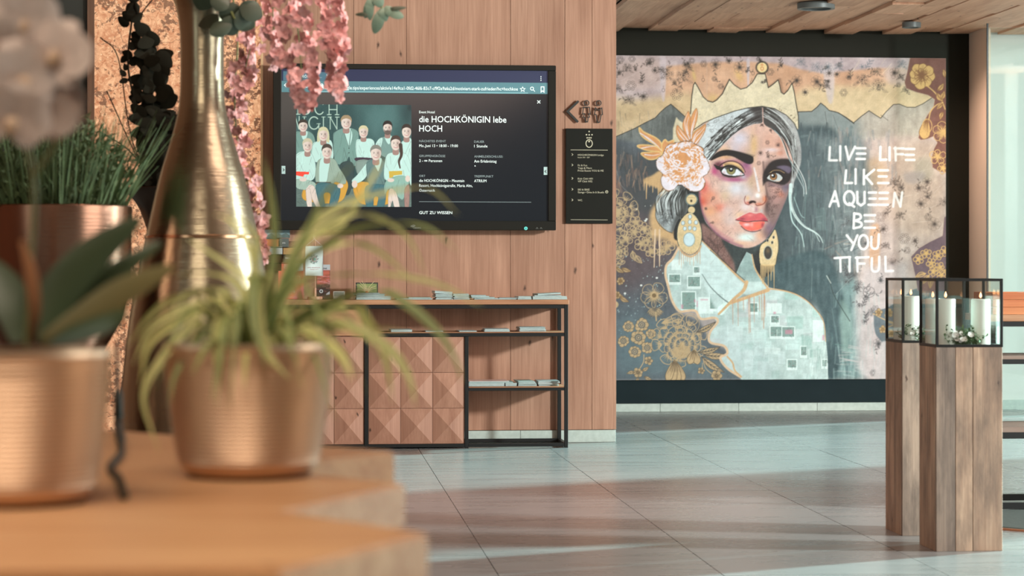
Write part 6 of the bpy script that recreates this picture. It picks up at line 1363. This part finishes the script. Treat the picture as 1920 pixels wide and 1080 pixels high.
candle(1838.5, 8.96, .0385, .184, 'white pillar candle burning in the front lantern beside the window')
candle(1749, 9.04, .030, .186, 'white pillar candle at the back corner of the front lantern')
candle(1708, 9.48, .0385, .19, 'white pillar candle standing in the middle of the rear lantern')
candle(1690, 9.58, .0335, .19, 'white pillar candle at the back corner of the rear lantern')
g0 = at(1796, 640, 8.95); greenery(g0.x, g0.y-.03, .10, 'low green sprigs with small white blossoms between candles in front lantern', 90, 1)
g1 = at(1720, 640, 9.50); greenery(g1.x+.005, g1.y-.03, .09, 'low green sprigs with small white blossoms in the rear lantern', 80, 2)
# ---------------------------------------------------------------- steel rack with boxes at the window
tR = 10.25
rx0 = at(1857, 700, tR).x; rx1 = rx0+1.35; ry = at(1857, 700, tR).y
def RZ(py): return H-(py-502)/F*tR
rk2 = empty('steel_rack', ((rx0+rx1)/2, ry+.2, 0), 'black steel rack with timber board beside the front pedestal at the window', 'rack')
MB().box(rx0, rx1, ry, ry+.4, RZ(603), RZ(590), .002).build('top_board', wood('rack_board', (150,108,80), (190,148,116), 0, .5), rk2)
for a, b in ((612.5, 603.4), (683, 674), (823, 811)):
    MB().box(rx0+.004, rx1, ry, ry+.03, RZ(a), RZ(b)).build('rail', STEEL, rk2); MB().box(rx0+.004, rx1, ry+.37, ry+.4, RZ(a), RZ(b)).build('rail', STEEL, rk2)
    MB().box(rx0+.004, rx0+.03, ry+.03, ry+.37, RZ(a), RZ(b)).build('rail', STEEL, rk2)
for a, b in ((674, 668), (811, 801)): MB().box(rx0+.004, rx1, ry+.001, ry+.399, RZ(a)+.0005, RZ(b)).build('shelf', wood('rack_shelf', (120,100,90), (150,130,118), 0, .5), rk2)
for x in (rx0+.004, rx1-.03):
    for y in (ry, ry+.37): MB().box(x, x+.026, y, y+.03, 0 if x > rx0+.5 else 0, RZ(612.5)).build('post', STEEL, rk2)
MB().box(rx0+.03, rx1-.03, ry, ry+.03, RZ(955), RZ(943)).build('rail', STEEL, rk2); MB().box(rx0+.03, rx1-.03, ry+.37, ry+.4, RZ(955), RZ(943)).build('rail', STEEL, rk2)
bx_ = empty('timber_crate', (rx0+.22, ry+.15, RZ(590)), 'orange brown timber crate holding folded white towels on the rack', 'crate')
ca, cb = at(1864, 560, tR).x, rx0+.42
CR = wood('crate_wood', (166,92,56), (204,138,92), 0, .5, rvar=.12)
for k in range(3): 
    h0 = RZ(590)+.0005+k*.034
    MB().box(ca, cb, ry+.02, ry+.032, h0, h0+.033, .001).build('plank', CR, bx_); MB().box(ca, cb, ry+.30, ry+.312, h0, h0+.033, .001).build('plank', CR, bx_)
    MB().box(ca, ca+.012, ry+.0325, ry+.2995, h0, h0+.033, .001).build('plank', CR, bx_); MB().box(cb-.012, cb, ry+.0325, ry+.2995, h0, h0+.033, .001).build('plank', CR, bx_)
MB().box(ca+.012, cb-.012, ry+.033, ry+.299, RZ(590)+.0005, RZ(590)+.008).build('bottom', CR, bx_)
TW = mat('white_towel', (222,222,220), .9, var=.05, scale=40, bump=.4)
for k in range(2):
    x = ca+.10+k*.11
    m_ = MB().tube([(x-.0, ry+.05, RZ(590)+.055+.0), (x, ry+.28, RZ(590)+.055)], .045, 20)
    tag(m_.build('towel', TW, None, 30), ('rolled white towel in the crate nearer the pedestal', 'rolled white towel in the crate nearer the picture edge')[k], 'towel')
rp = atZ(1935, 985, 0)
rg = tag(MB().lathe([(0, .0), (.42, .0), (.43, .006), (.42, .012), (0, .013)], 64, (rp.x+.16, rp.y+.12)).build('floor_mat', mat('dark_mat', (66,74,70), .9, var=.15, scale=60, bump=.3), None, 30), 'round dark green floor mat under the steel rack', 'mat')
MB().lathe([(.43, .0), (.442, .0), (.442, .008), (.43, .008), (.43, 0)], 64, (rp.x+.16, rp.y+.12)).build('rim', mat('mat_rim', (170,110,80), .6), rg, 30)
# ---------------------------------------------------------------- wooden display table with saw-tooth edge
ZTB = .86
KS = .7647
pts = [(742,846),(475,877),(762,907),(530,958),(806,999),(528,1071),(-260,1071),(-260,800),(200,806)]
P2 = [atZ(a, b, ZTB) for a, b in pts]; P2 = [(p.x, p.y) for p in P2]
tbl = empty('display_table', (sum(p[0] for p in P2)/9, sum(p[1] for p in P2)/9, 0), 'thick timber display table with zigzag edge carrying the gold pots', 'table')
bm = bmesh.new(); n = len(P2)
lo = [bm.verts.new((x, y, ZTB-.052)) for x, y in P2]; hi = [bm.verts.new((x, y, ZTB)) for x, y in P2]
bm.faces.new(hi); bm.faces.new(lo[::-1])
for i in range(n): bm.faces.new((hi[i], lo[i], lo[(i+1) % n], hi[(i+1) % n]))
bmesh.ops.recalc_face_normals(bm, faces=bm.faces); bmesh.ops.bevel(bm, geom=bm.edges[:], offset=.004, segments=2, affect='EDGES')
me = bpy.data.meshes.new('slab'); bm.to_mesh(me); bm.free()
TABW = wood('table_timber', (190,136,94), (232,188,142), 0, .42, rvar=0, knots=.15, scale=1.2)
link('slab', me, TABW, tbl)
cx_, cy_ = atZ(120, 960, ZTB).x, atZ(120, 960, ZTB).y
MB().box(cx_-.34, cx_+.22, cy_-.26, cy_+.55, 0, ZTB-.053, .006).build('base', TABW, tbl)
# ---------------------------------------------------------------- pots
GOLDP = metal_brushed('satin_gold', (204,174,148), .44)
SOIL = mat('soil', (58,44,34), .9, var=.3, scale=60, bump=.5)
def ribbed_pot(cx, cy, r0, r1, h, parent, z=ZTB):
    pr = [(0, z+.002), (r0*.86, z+.002), (r0*.95, z+.006)]
    N_ = 28
    for k in range(N_):
        u = k/(N_-1); r = r0+(r1-r0)*min(1, (u*1.15)**.6) ; zz = z+.012+(h-.022)*u
        pr += [(r, zz), (r+.0026, zz+(h-.022)/N_*.5)]
    pr += [(r1+.003, z+h-.006), (r1+.002, z+h), (r1-.004, z+h), (r1-.006, z+h-.02), (r1-.012, z+h-.03)]
    p = MB().lathe(pr, 96, (cx, cy)).build('pot', GOLDP, parent, 50)
    MB().lathe([(0, z+h-.028), (r1-.011, z+h-.03)], 32, (cx, cy)).build('soil', SOIL, parent)
    MB().lathe([(0, z+.0005), (r0*.9, z+.0005), (r0*.92, z+.004), (0, z+.004)], 48, (cx, cy)).build('foot_ring', mat('foot_dark', (60,40,32), .5), parent)
    return p
t2_ = 3.66*KS; c2 = at(466, 640, t2_)
spider = empty('potted_spider_plant', (c2.x, c2.y, ZTB), 'striped spider plant arching out of a ribbed gold pot on the table', 'plant')
ribbed_pot(c2.x, c2.y, .108*KS, .1335*KS, .218*KS, spider)
t1_ = 3.24*KS; c1 = at(30, 640, t1_)
orchid = empty('potted_orchid', (c1.x, c1.y, ZTB), 'pale orchid with broad dark leaves in a ribbed gold pot at the table corner', 'plant')
ribbed_pot(c1.x, c1.y, .108*KS, .1335*KS, .222*KS, orchid)
# spider plant
def leaf_mat(name, edge, mid):
    m, t, p, N, L = nt(name); at_ = N('Attribute'); at_.attribute_name = 'across'
    r = N('MapRange'); L(at_.outputs['Fac'], r.inputs[0]); r.inputs[1].default_value = .25; r.inputs[2].default_value = .8
    oi = N('ObjectInfo'); g = N('MapRange'); L(oi.outputs['Random'], g.inputs[0]); g.inputs[3].default_value = .8; g.inputs[4].default_value = 1.2
    c = mixc(N, L, r.outputs[0], lin(mid), lin(edge)); s2 = N('VectorMath'); s2.operation = 'SCALE'; L(c, s2.inputs[0]); L(g.outputs[0], s2.inputs['Scale'])
    L(s2.outputs[0], p.inputs['Base Color']); p.inputs['Roughness'].default_value = .5; p.inputs['Specular IOR Level'].default_value = .35
    p.inputs['Subsurface Weight'].default_value = 0
    tr = N('BsdfTranslucent'); L(s2.outputs[0], tr.inputs[0]); mx = N('MixShader'); mx.inputs[0].default_value = .22
    L(p.outputs[0], mx.inputs[1]); L(tr.outputs[0], mx.inputs[2]); L(mx.outputs[0], t.nodes['Material Output'].inputs[0])
    return m
SPM = leaf_mat('spider_leaf', (232,224,160), (172,178,108)); SPD = leaf_mat('spider_leaf_deep', (178,182,118), (108,128,78))
def blade(name, P, half, m, parent, side=None, fold=.3):
    P = spline(P, 5); mb = MB()
    side = side or Vector((math.cos(TH), -math.sin(TH), 0))
    n = len(P); mb.ribbon(P, lambda u: half*min(1, (u*5+.45))*max(.04, (1-u**3.2)), side, fold)
    o = mb.build(name, m, parent, True)
    a = o.data.attributes.new('across', 'FLOAT', 'POINT'); a.data.foreach_set('value', np.tile([1.0, 0.0, 1.0], len(mb.v)//3).astype(np.float32))
    return o
root = at(470, 640, t2_)
specL = [([(502,600),(521,560),(540,504),(578,429),(615,360),(666,303)],8,-.05),([(498,600),(502,560),(515,460),(508,366),(492,290)],8,.03),([(510,600),(552,510),(603,466),(653,435),(735,419),(804,429),(861,473)],8,-.12),
 ([(512,590),(540,500),(578,429),(640,385),(722,360),(804,353),(861,404)],8,.10),([(520,600),(560,500),(603,466),(666,454),(722,479),(782,534)],8,.05),([(515,610),(552,536),(640,517),(735,517),(829,536),(905,578)],8,-.06),
 ([(520,615),(571,592),(640,561),(716,548),(766,574),(817,618),(854,674),(866,720)],11,-.15),([(560,610),(640,573),(691,605),(722,668),(737,756)],11,.05),([(540,620),(590,605),(666,618),(729,655),(766,706),(779,764)],12,-.1),
 ([(520,625),(552,616),(603,638),(640,670),(662,712)],14,-.18),([(520,620),(578,611),(640,615),(704,615),(770,622)],9,.02),([(477,610),(440,570),(400,567),(345,580),(282,617),(250,685)],9,-.05),
 ([(464,610),(430,560),(389,542),(294,580),(240,650)],9,.06),([(452,625),(400,606),(355,616),(307,668),(269,743),(298,848)],9,-.12),([(440,620),(400,590),(357,592),(282,643),(262,724)],9,.0),([(450,620),(430,592),(412,610),(406,645),(404,692)],13,-.17),
 ([(490,620),(496,520),(484,560),(488,620),(505,670),(545,712)],12,-.2),([(480,600),(452,542),(389,510),(320,520)],8,.1),([(489,600),(470,540),(439,504),(350,446)],8,.08),([(486,620),(462,570),(440,600),(430,650)],9,-.14),
 ([(500,600),(560,470),(640,420),(700,330),(720,290)],6,.12),([(480,600),(478,500),(440,420),(400,400)],7,.1),([(490,600),(480,480),(470,430),(420,390)],7,.02),([(500,610),(498,540),(478,520),(476,600),(500,690)],12,-.19),
 ([(505,605),(530,520),(600,430),(680,400),(760,440),(800,520)],7,.06),([(470,615),(430,600),(370,640),(330,700),(318,760)],8,-.14)]
r2 = random.Random(5)
for P_, hw, dz in specL:
    n_ = len(P_); pp = [at(a, b, t2_+KS*dz*i/(n_-1)) for i, (a, b) in enumerate(P_)]
    pp[0] = Vector((root.x+r2.uniform(-.023, .023), root.y+r2.uniform(-.023, .023), ZTB+.19*KS))
    blade('leaf', pp, hw*t2_/F, SPM if r2.random() < .75 else SPD, spider)
for k in range(54):
    a = r2.uniform(0, 6.283); L_ = KS*r2.uniform(.09, .2); hgt = KS*r2.uniform(.02, .12); b_ = Vector((root.x+.023*math.cos(a), root.y+.023*math.sin(a), ZTB+.185*KS))
    d = Vector((math.cos(a), math.sin(a), 0))
    blade('leaf', [b_, b_+d*L_*.3+Vector((0, 0, hgt*.9)), b_+d*L_*.65+Vector((0, 0, hgt)), b_+d*L_+Vector((0, 0, hgt-L_*r2.uniform(.2, .9)))], KS*r2.uniform(.005, .0085), SPD if r2.random() < .6 else SPM, spider, Vector((-math.sin(a), math.cos(a), .1)))
# orchid
OL = mat('orchid_leaf', (58,72,46), .38, var=.12, scale=8); OL2 = mat('orchid_leaf_pale', (104,96,58), .45, var=.12, scale=8)
def broad(P, half, m, name='leaf', parent=orchid, side=None):
    P = spline(P, 6); side = (P[-1]-P[0]).cross(Vector((.25, -1, .35)))
    mb = MB().ribbon(P, lambda u: half*math.sin(math.pi*min(.97, u*.86+.1))**.7, side, .22)
    return mb.build(name, m, parent, True)
oz = ZTB+.19
for P_, hw, m_, dt_, sd in [([(70,640),(100,560),(170,480),(262,410)],38,OL,.05,Vector((.75,-.2,.6))),([(80,640),(150,600),(230,545),(325,500)],30,OL2,-.05,Vector((.4,-.3,.8))),([(90,640),(150,620),(210,600),(240,585)],20,OL,-.1,Vector((.2,-.5,.8))),
    ([(40,640),(20,560),(-40,500),(-120,470)],40,OL,.05,Vector((.5,-.2,.7))),([(60,640),(66,580),(58,510),(40,450)],13,mat('orchid_leaf_tan', (166,116,80), .5),-.12,None),([(70,640),(140,570),(200,520),(300,455)],26,OL,.1,Vector((.6,-.3,.7)))]:
    pp = [at(a, b, t1_+KS*dt_*i/3) for i, (a, b) in enumerate(P_)]; broad(pp, hw*t1_/F, m_, side=sd)
MB().tube(spline([at(50,650,t1_), at(58,500,t1_), at(62,330,t1_-.02), at(20,150,t1_-.04), at(40,20,t1_-.08), at(90,-40,t1_-.1)], 6), .0034, 8).build('flower_stem', mat('orchid_stem', (96,96,56), .5), orchid, True)
MB().tube(spline([at(62,330,t1_-.02), at(110,260,t1_-.05), at(140,200,t1_-.08)], 6), .003, 8).build('flower_stem', mat('orchid_twig', (96,96,56), .5), orchid, True)
OP = mat('orchid_petal', (178,160,152), .6, var=.06, scale=20); OLIP = mat('orchid_lip', (172,144,120), .5)
def orchid_flower(px, py, t_, r_, yaw, pitch, roll):
    mb = MB(); t_ *= KS; r_ *= KS
    for a, l, hw in ((90, 1, .42), (210, .95, .40), (330, .95, .40), (20, 1.02, .62), (160, 1.02, .62)):
        a = math.radians(a); d = Vector((math.cos(a), 0, math.sin(a)))
        P = [d*.06, d*.4*l+Vector((0, -.06, 0)), d*.75*l+Vector((0, -.07, 0)), d*l+Vector((0, .03, 0))]
        mb.ribbon(spline([p*r_ for p in P], 4), lambda u: r_*hw*math.sin(math.pi*min(.94, u*.8+.14))**.6, Vector((-math.sin(a), 0, math.cos(a))), .12)
    M = Matrix.Translation(at(px, py, t_)) @ Matrix.Rotation(yaw, 4, 'Z') @ Matrix.Rotation(pitch, 4, 'X') @ Matrix.Rotation(roll, 4, 'Y')
    f_ = mb.xf(M).build('flower', OP, orchid, True)
    MB().ball((0, -.008, -.006), .008, 1, 1.1, 1.3, 10, 6).xf(M).build('lip', OLIP, f_, True)
for a in [(40,42,3.12,.055,.3,.1,.1),(112,104,3.10,.052,-.5,-.1,.4),(38,150,3.08,.058,.5,.0,-.3),(22,222,3.05,.052,.2,.3,.2),(84,200,3.12,.05,-.2,.2,.7),(134,196,3.15,.042,-1.0,.2,.1),(-10,90,3.1,.055,.2,.2,.9)]: orchid_flower(*a)
# dark cord running down behind the pots and over the table top
cp = [at(219,640,3.64), at(221,740,3.61), at(222,800,3.60), atZ(226,824,ZTB+.012), atZ(226,850,ZTB+.007), atZ(206,876,ZTB+.006), atZ(222,896,ZTB+.006), atZ(233,930,ZTB+.006)]
tag(MB().tube(spline(cp, 6), [.003]*6+[.0075]*13+[.005]*24, 8).build('cord', mat('dark_cord', (40,38,30), .6), None, True), 'thin dark cord curling over the table between the gold pots', 'cord')
# ---------------------------------------------------------------- tall metal vase on the floor behind the table
tv_ = 7.2; va = at(379, 500, tv_)
def vz(py): return H-(py-502)/F*tv_
def vr(px): return px*tv_/F
VASE = metal_brushed('hammered_metal', (160,150,128), .27, dent=.16)
vase = empty('floor_vase', (va.x, va.y, 0), 'tall brushed metal bottle vase holding pink blossoms behind the table', 'vase')
prof = [(0, 0), (.20, 0), (.215, .02), (.235, .2), (vr(150), vz(840)), (vr(152), vz(760)), (vr(146), vz(690)), (vr(138), vz(620)), (vr(128), vz(560)), (vr(116), vz(500)), (vr(104), vz(440)), (vr(93), vz(390)), (vr(79), vz(330)), (vr(64), vz(280)), (vr(51), vz(235)), (vr(43), vz(195)), (vr(40.5), vz(150)), (vr(40.5), vz(90)), (vr(42.5), vz(50)), (vr(49), vz(15)), (vr(60), vz(-12)), (vr(68), vz(-22)), (vr(66), vz(-24)), (vr(56), vz(-12)), (vr(44), vz(15)), (vr(38), vz(60)), (vr(37), vz(150))]
sp_ = spline([Vector((r, 0, z)) for r, z in prof[3:]], 4)
MB().lathe([prof[0], prof[1], prof[2]]+[(p.x, p.z) for p in sp_], 96, (va.x, va.y)).build('body', VASE, vase, 60)
rg_ = MB()
rg_.lathe([(vr(106), vz(441)), (vr(107.5), vz(442)), (vr(107.5), vz(447)), (vr(106.5), vz(448))], 96, (va.x, va.y)).build('band', metal_brushed('band_metal', (190,150,120), .2), vase, True)
# pink sprays, each a hanging stem full of small blossoms
def floret_mesh(k):
    r = random.Random(40+k); mb = MB()
    for i in range(5):
        a = i*1.2566+r.uniform(-.15, .15); d = Vector((math.cos(a), r.uniform(-.55, -.15), math.sin(a))); L_ = r.uniform(.85, 1.1)
        P = [d*.05, d*.45*L_+Vector((0, -.06, 0)), d*L_+Vector((0, r.uniform(.0, .22), 0))]
        mb.ribbon(spline(P, 3), lambda u: .42*math.sin(math.pi*min(.93, u*.8+.13))**.7, Vector((-math.sin(a), 0, math.cos(a))), .25)
    mb.ball((0, -.08, 0), .09, seg=6, ring=4)
    me = bpy.data.meshes.new('flower'); me.from_pydata(mb.v, [], mb.f); me.shade_smooth(); return me
PK = mat('pink_petal', (216,162,160), .6, var=.22, scale=40, rvar=.28)
FM = [floret_mesh(k) for k in range(4)]
for m_ in FM: m_.materials.append(PK)
STM = mat('green_stem', (108,118,70), .6)
r3 = random.Random(21)
mouth = at(385, -10, tv_)
def spray(path, t_, n, width, size, label, y0=0.0, tip=True):
    P = spline([mouth]+[at(a, b, t_+dt) for a, b, dt in path], 8)
    o = empty('flower_spray', tuple(mouth), label, 'flowers')
    MB().tube(P, [.004-.0024*i/(len(P)-1) for i in range(len(P))], 6).build('stem', STM, o, True)
    for k in range(n):
        u = y0+(1-y0)*(k+.5)/n; i = min(len(P)-2, int(u*(len(P)-1))); c = P[i].lerp(P[i+1], u*(len(P)-1)-i)
        wd = width*(.35+.65*min(1, (1-u)*4+.15)); a = r3.uniform(0, 6.283); q = math.sqrt(r3.random())*wd
        f_ = bpy.data.objects.new('flower', FM[r3.randrange(4)]); COL.objects.link(f_); f_.parent = o; f_.matrix_parent_inverse = Matrix.Translation(-Vector(o.location))
        f_.location = c+Vector((q*math.cos(a), q*math.sin(a)*.8, r3.uniform(-.02, .02))); f_.rotation_euler = (r3.uniform(-.9, .5), r3.uniform(0, 6.28), math.atan2(math.sin(a), math.cos(a))*.0+r3.uniform(-1.1, 1.1)); s_ = size*r3.uniform(.75, 1.15); f_.scale = (s_,)*3
    return o
spray([(430,-70,0),(510,-80,-.05),(548,-10,-.1),(560,70,-.1),(566,140,-.1),(575,202,-.1)], tv_, 80, .062, .025, 'pink blossom spray hanging lowest over the television corner', .42)
spray([(450,-100,0),(560,-110,-.05),(606,-20,0),(620,50,0),(628,110,0),(630,176,0)], tv_, 62, .048, .025, 'pink blossom spray hanging furthest from the vase before the television', .45)
spray([(410,-50,0),(450,-70,.1),(505,-30,.15),(512,30,.15),(515,90,.15),(518,120,.15)], tv_, 40, .05, .024, 'short pink blossom spray beside the glowing panel edge', .4)
spray([(405,-60,0),(440,-60,.1),(478,-10,.25),(476,60,.3),(462,120,.3),(452,172,.3)], tv_, 60, .05, .023, 'shaded pink blossom spray before the glowing panel close to the vase neck', .4)
spray([(410,-70,0),(425,-60,.3),(445,60,.45),(440,180,.45),(446,270,.45),(466,350,.45),(482,420,.45),(492,484,.45)], tv_, 92, .04, .023, 'long pink blossom strand trailing down beside the vase shoulder', .45)
MB_ = MB().tube(spline([at(482,420,tv_+.45), at(496,440,tv_+.3), at(503,455,tv_+.25), at(498,468,tv_+.2)], 5), .0022, 6)
# eucalyptus
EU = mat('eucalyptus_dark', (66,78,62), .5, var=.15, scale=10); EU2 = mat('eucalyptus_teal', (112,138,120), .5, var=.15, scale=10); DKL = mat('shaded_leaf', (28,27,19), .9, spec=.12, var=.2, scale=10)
def oval_leaf(parent, a, b, half, m, t_, tb=None, side=None):
    A, B = at(*a, t_), at(*b, tb if tb else t_); d = B-A
    sd = side or d.cross(Vector((.1, -1, .15)))
    return MB().ribbon(spline([A, A.lerp(B, .35)+Vector((0, -.008, 0)), A.lerp(B, .7)+Vector((0, -.006, 0)), B], 4), lambda u: half*math.sin(math.pi*min(.98, u*.92+.06))**.65, sd, .18).build('leaf', m, parent, True)
e1 = empty('eucalyptus_branch', tuple(mouth), 'dark rounded eucalyptus leaves over the rim of the metal vase', 'branch')
MB().tube(spline([mouth, at(410,-30,tv_-.1), at(425,5,tv_-.16), at(440,35,tv_-.18)], 5), .004, 6).build('stem', STM, e1, True)
for a, b, hw in [((392,-25),(372,18),24),((410,32),(372,48),13),((408,40),(420,68),22),((428,30),(440,66),24),((446,20),(476,52),24),((452,8),(492,32),20),((430,5),(436,45),22),((420,-10),(405,20),18),((462,2),(470,40),20)]:
    oval_leaf(e1, a, b, hw*tv_/F, EU, tv_-.18, tv_-.15+r3.uniform(-.05, .05))
e2 = empty('eucalyptus_branch', tuple(mouth), 'grey green eucalyptus sprig dangling above the television', 'branch')
MB().tube(spline([mouth, at(450,-120,tv_), at(600,-150,tv_-.2), at(690,-60,tv_-.3), at(708,-10,tv_-.3), at(718,22,tv_-.3)], 6), [.004]*24+[.0025]*20, 6).build('stem', STM, e2, True)
for a, b, hw, m_ in [((692,-4),(694,38),8,EU2),((700,-8),(684,34),9,EU2),((696,28),(666,27),4,EU),((716,18),(702,63),11,EU2),((722,19),(762,14),4,EU),((724,20),(757,32),9,EU2),((716,14),(724,40),9,EU2),((704,-10),(716,14),10,EU2),((722,12),(740,30),9,EU2)]:
    oval_leaf(e2, a, b, hw*tv_/F, m_, tv_-.3)
# dark trumpet vase and dark branches before the glowing panel
td = 8.1; da = at(318, 500, td)
def dz_(py): return H-(py-502)/F*td
def dr_(px): return px*td/F
tr_ = empty('trumpet_vase', (da.x, da.y, 0), 'dark metal trumpet vase with curved rim behind the bottle vase', 'vase')
prd = [(.16, .0), (.15, .04), (.06, .2), (dr_(22), dz_(640)), (dr_(26), dz_(540)), (dr_(34), dz_(470)), (dr_(44), dz_(425)), (dr_(60), dz_(385)), (dr_(84), dz_(357)), (dr_(83), dz_(355)), (dr_(58), dz_(383)), (dr_(42), dz_(425)), (dr_(30), dz_(500))]
MB().lathe([(0, 0)]+[(p.x, p.z) for p in spline([Vector((r, 0, z)) for r, z in prd], 5)], 64, (da.x, da.y)).build('body', metal_brushed('dark_metal', (92,84,76), .24), tr_, 60)
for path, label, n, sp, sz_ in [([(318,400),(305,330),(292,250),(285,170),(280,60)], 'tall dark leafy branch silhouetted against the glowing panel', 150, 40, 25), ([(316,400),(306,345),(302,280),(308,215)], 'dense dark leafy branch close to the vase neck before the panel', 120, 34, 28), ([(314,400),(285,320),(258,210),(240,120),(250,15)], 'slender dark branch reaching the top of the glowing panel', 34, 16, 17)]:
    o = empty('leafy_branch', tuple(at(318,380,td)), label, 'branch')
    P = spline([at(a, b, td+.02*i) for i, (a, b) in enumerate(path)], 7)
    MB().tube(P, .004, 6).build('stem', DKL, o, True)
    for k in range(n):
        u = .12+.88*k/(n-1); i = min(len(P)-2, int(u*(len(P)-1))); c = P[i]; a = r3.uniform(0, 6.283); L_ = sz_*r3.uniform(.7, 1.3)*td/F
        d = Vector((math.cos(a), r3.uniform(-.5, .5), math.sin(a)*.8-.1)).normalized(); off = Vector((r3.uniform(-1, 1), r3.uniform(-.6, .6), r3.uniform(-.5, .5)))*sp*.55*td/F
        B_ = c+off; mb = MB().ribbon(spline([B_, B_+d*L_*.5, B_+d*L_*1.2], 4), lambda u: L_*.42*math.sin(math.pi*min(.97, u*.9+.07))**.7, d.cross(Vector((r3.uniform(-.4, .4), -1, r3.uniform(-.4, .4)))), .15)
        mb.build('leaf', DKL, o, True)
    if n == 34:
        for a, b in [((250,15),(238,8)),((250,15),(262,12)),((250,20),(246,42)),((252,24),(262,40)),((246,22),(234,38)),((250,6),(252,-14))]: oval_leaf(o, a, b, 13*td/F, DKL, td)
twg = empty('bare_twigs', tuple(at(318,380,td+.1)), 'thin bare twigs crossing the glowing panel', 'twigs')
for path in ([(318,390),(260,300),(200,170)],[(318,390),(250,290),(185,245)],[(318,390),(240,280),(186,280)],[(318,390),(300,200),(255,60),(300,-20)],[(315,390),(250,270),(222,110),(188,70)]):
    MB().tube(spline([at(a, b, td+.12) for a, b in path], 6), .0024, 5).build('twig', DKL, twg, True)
# copper planter with grass
tc_ = 6.9; ca_ = at(100, 500, tc_)
def cz_(py): return H-(py-502)/F*tc_
def cr_(px): return px*tc_/F
pl_ = empty('copper_planter', (ca_.x, ca_.y, 0), 'polished copper planter with dark feathery grass behind the orchid', 'planter')
MB().lathe([(0, .0), (.15, 0), (.155, .02), (cr_(84), cz_(800)), (cr_(92), cz_(660)), (cr_(128), cz_(600)), (cr_(143), cz_(540)), (cr_(146), cz_(388)), (cr_(144), cz_(386)), (cr_(140), cz_(392)), (cr_(138), cz_(410)), (0, cz_(412))], 80, (ca_.x, ca_.y)).build('pot', metal_brushed('copper', (146,108,90), .24), pl_, 35)
GR = mat('dark_grass', (84,104,66), .7, var=.25, scale=20)
gm = MB()
for k in range(620):
    a = r3.uniform(0, 6.283); q = math.sqrt(r3.random())*cr_(125); b_ = Vector((ca_.x+q*math.cos(a), ca_.y+q*math.sin(a), cz_(408)))
    L_ = r3.uniform(.14, .36); d = Vector((math.cos(a)*r3.uniform(0, .7), math.sin(a)*r3.uniform(0, .7), 1)).normalized()
    e = b_+d*L_+Vector((math.cos(a)*.02, 0, 0))
    gm.ribbon([b_, b_.lerp(e, .5)+Vector((0, 0, .01)), e], lambda u: .0042*(1-u*.85), Vector((math.cos(k), math.sin(k), 0)), .1)
q = gm.build('grass', GR, pl_); q['kind'] = 'stuff'
sm_ = MB()
for k in range(2600):
    a = r3.uniform(0, 6.283); q_ = math.sqrt(r3.random())*cr_(135); b_ = Vector((ca_.x+q_*math.cos(a), ca_.y+q_*math.sin(a), cz_(400)+r3.uniform(0, .34)*(1-.5*(q_/cr_(135))**2)))
    d = Vector((r3.uniform(-1, 1), r3.uniform(-1, 1), r3.uniform(.2, 1.4))).normalized()*r3.uniform(.02, .05)
    sm_.ribbon([b_, b_+d*.5, b_+d], lambda u: .0034*math.sin(math.pi*min(.97, u*.9+.08)), d.cross(Vector((r3.uniform(-1, 1), -1, 0))), .1)
q = sm_.build('sprout', GR, pl_); q['kind'] = 'stuff'
# ---------------------------------------------------------------- put every single-mesh thing's origin at its base
for o in list(COL.objects):
    if o.type == 'MESH' and o.parent is None and o.location.length == 0 and o.data.users == 1 and not o.get('kind'):
        n = len(o.data.vertices); co = np.empty(n*3, np.float32); o.data.vertices.foreach_get('co', co); co = co.reshape(-1, 3)
        c = Vector((float((co[:, 0].min()+co[:, 0].max())/2), float((co[:, 1].min()+co[:, 1].max())/2), float(co[:, 2].min())))
        o.data.transform(Matrix.Translation(-c)); o.location = c
        for ch in o.children: ch.matrix_parent_inverse = Matrix.Translation(-c) @ ch.matrix_parent_inverse
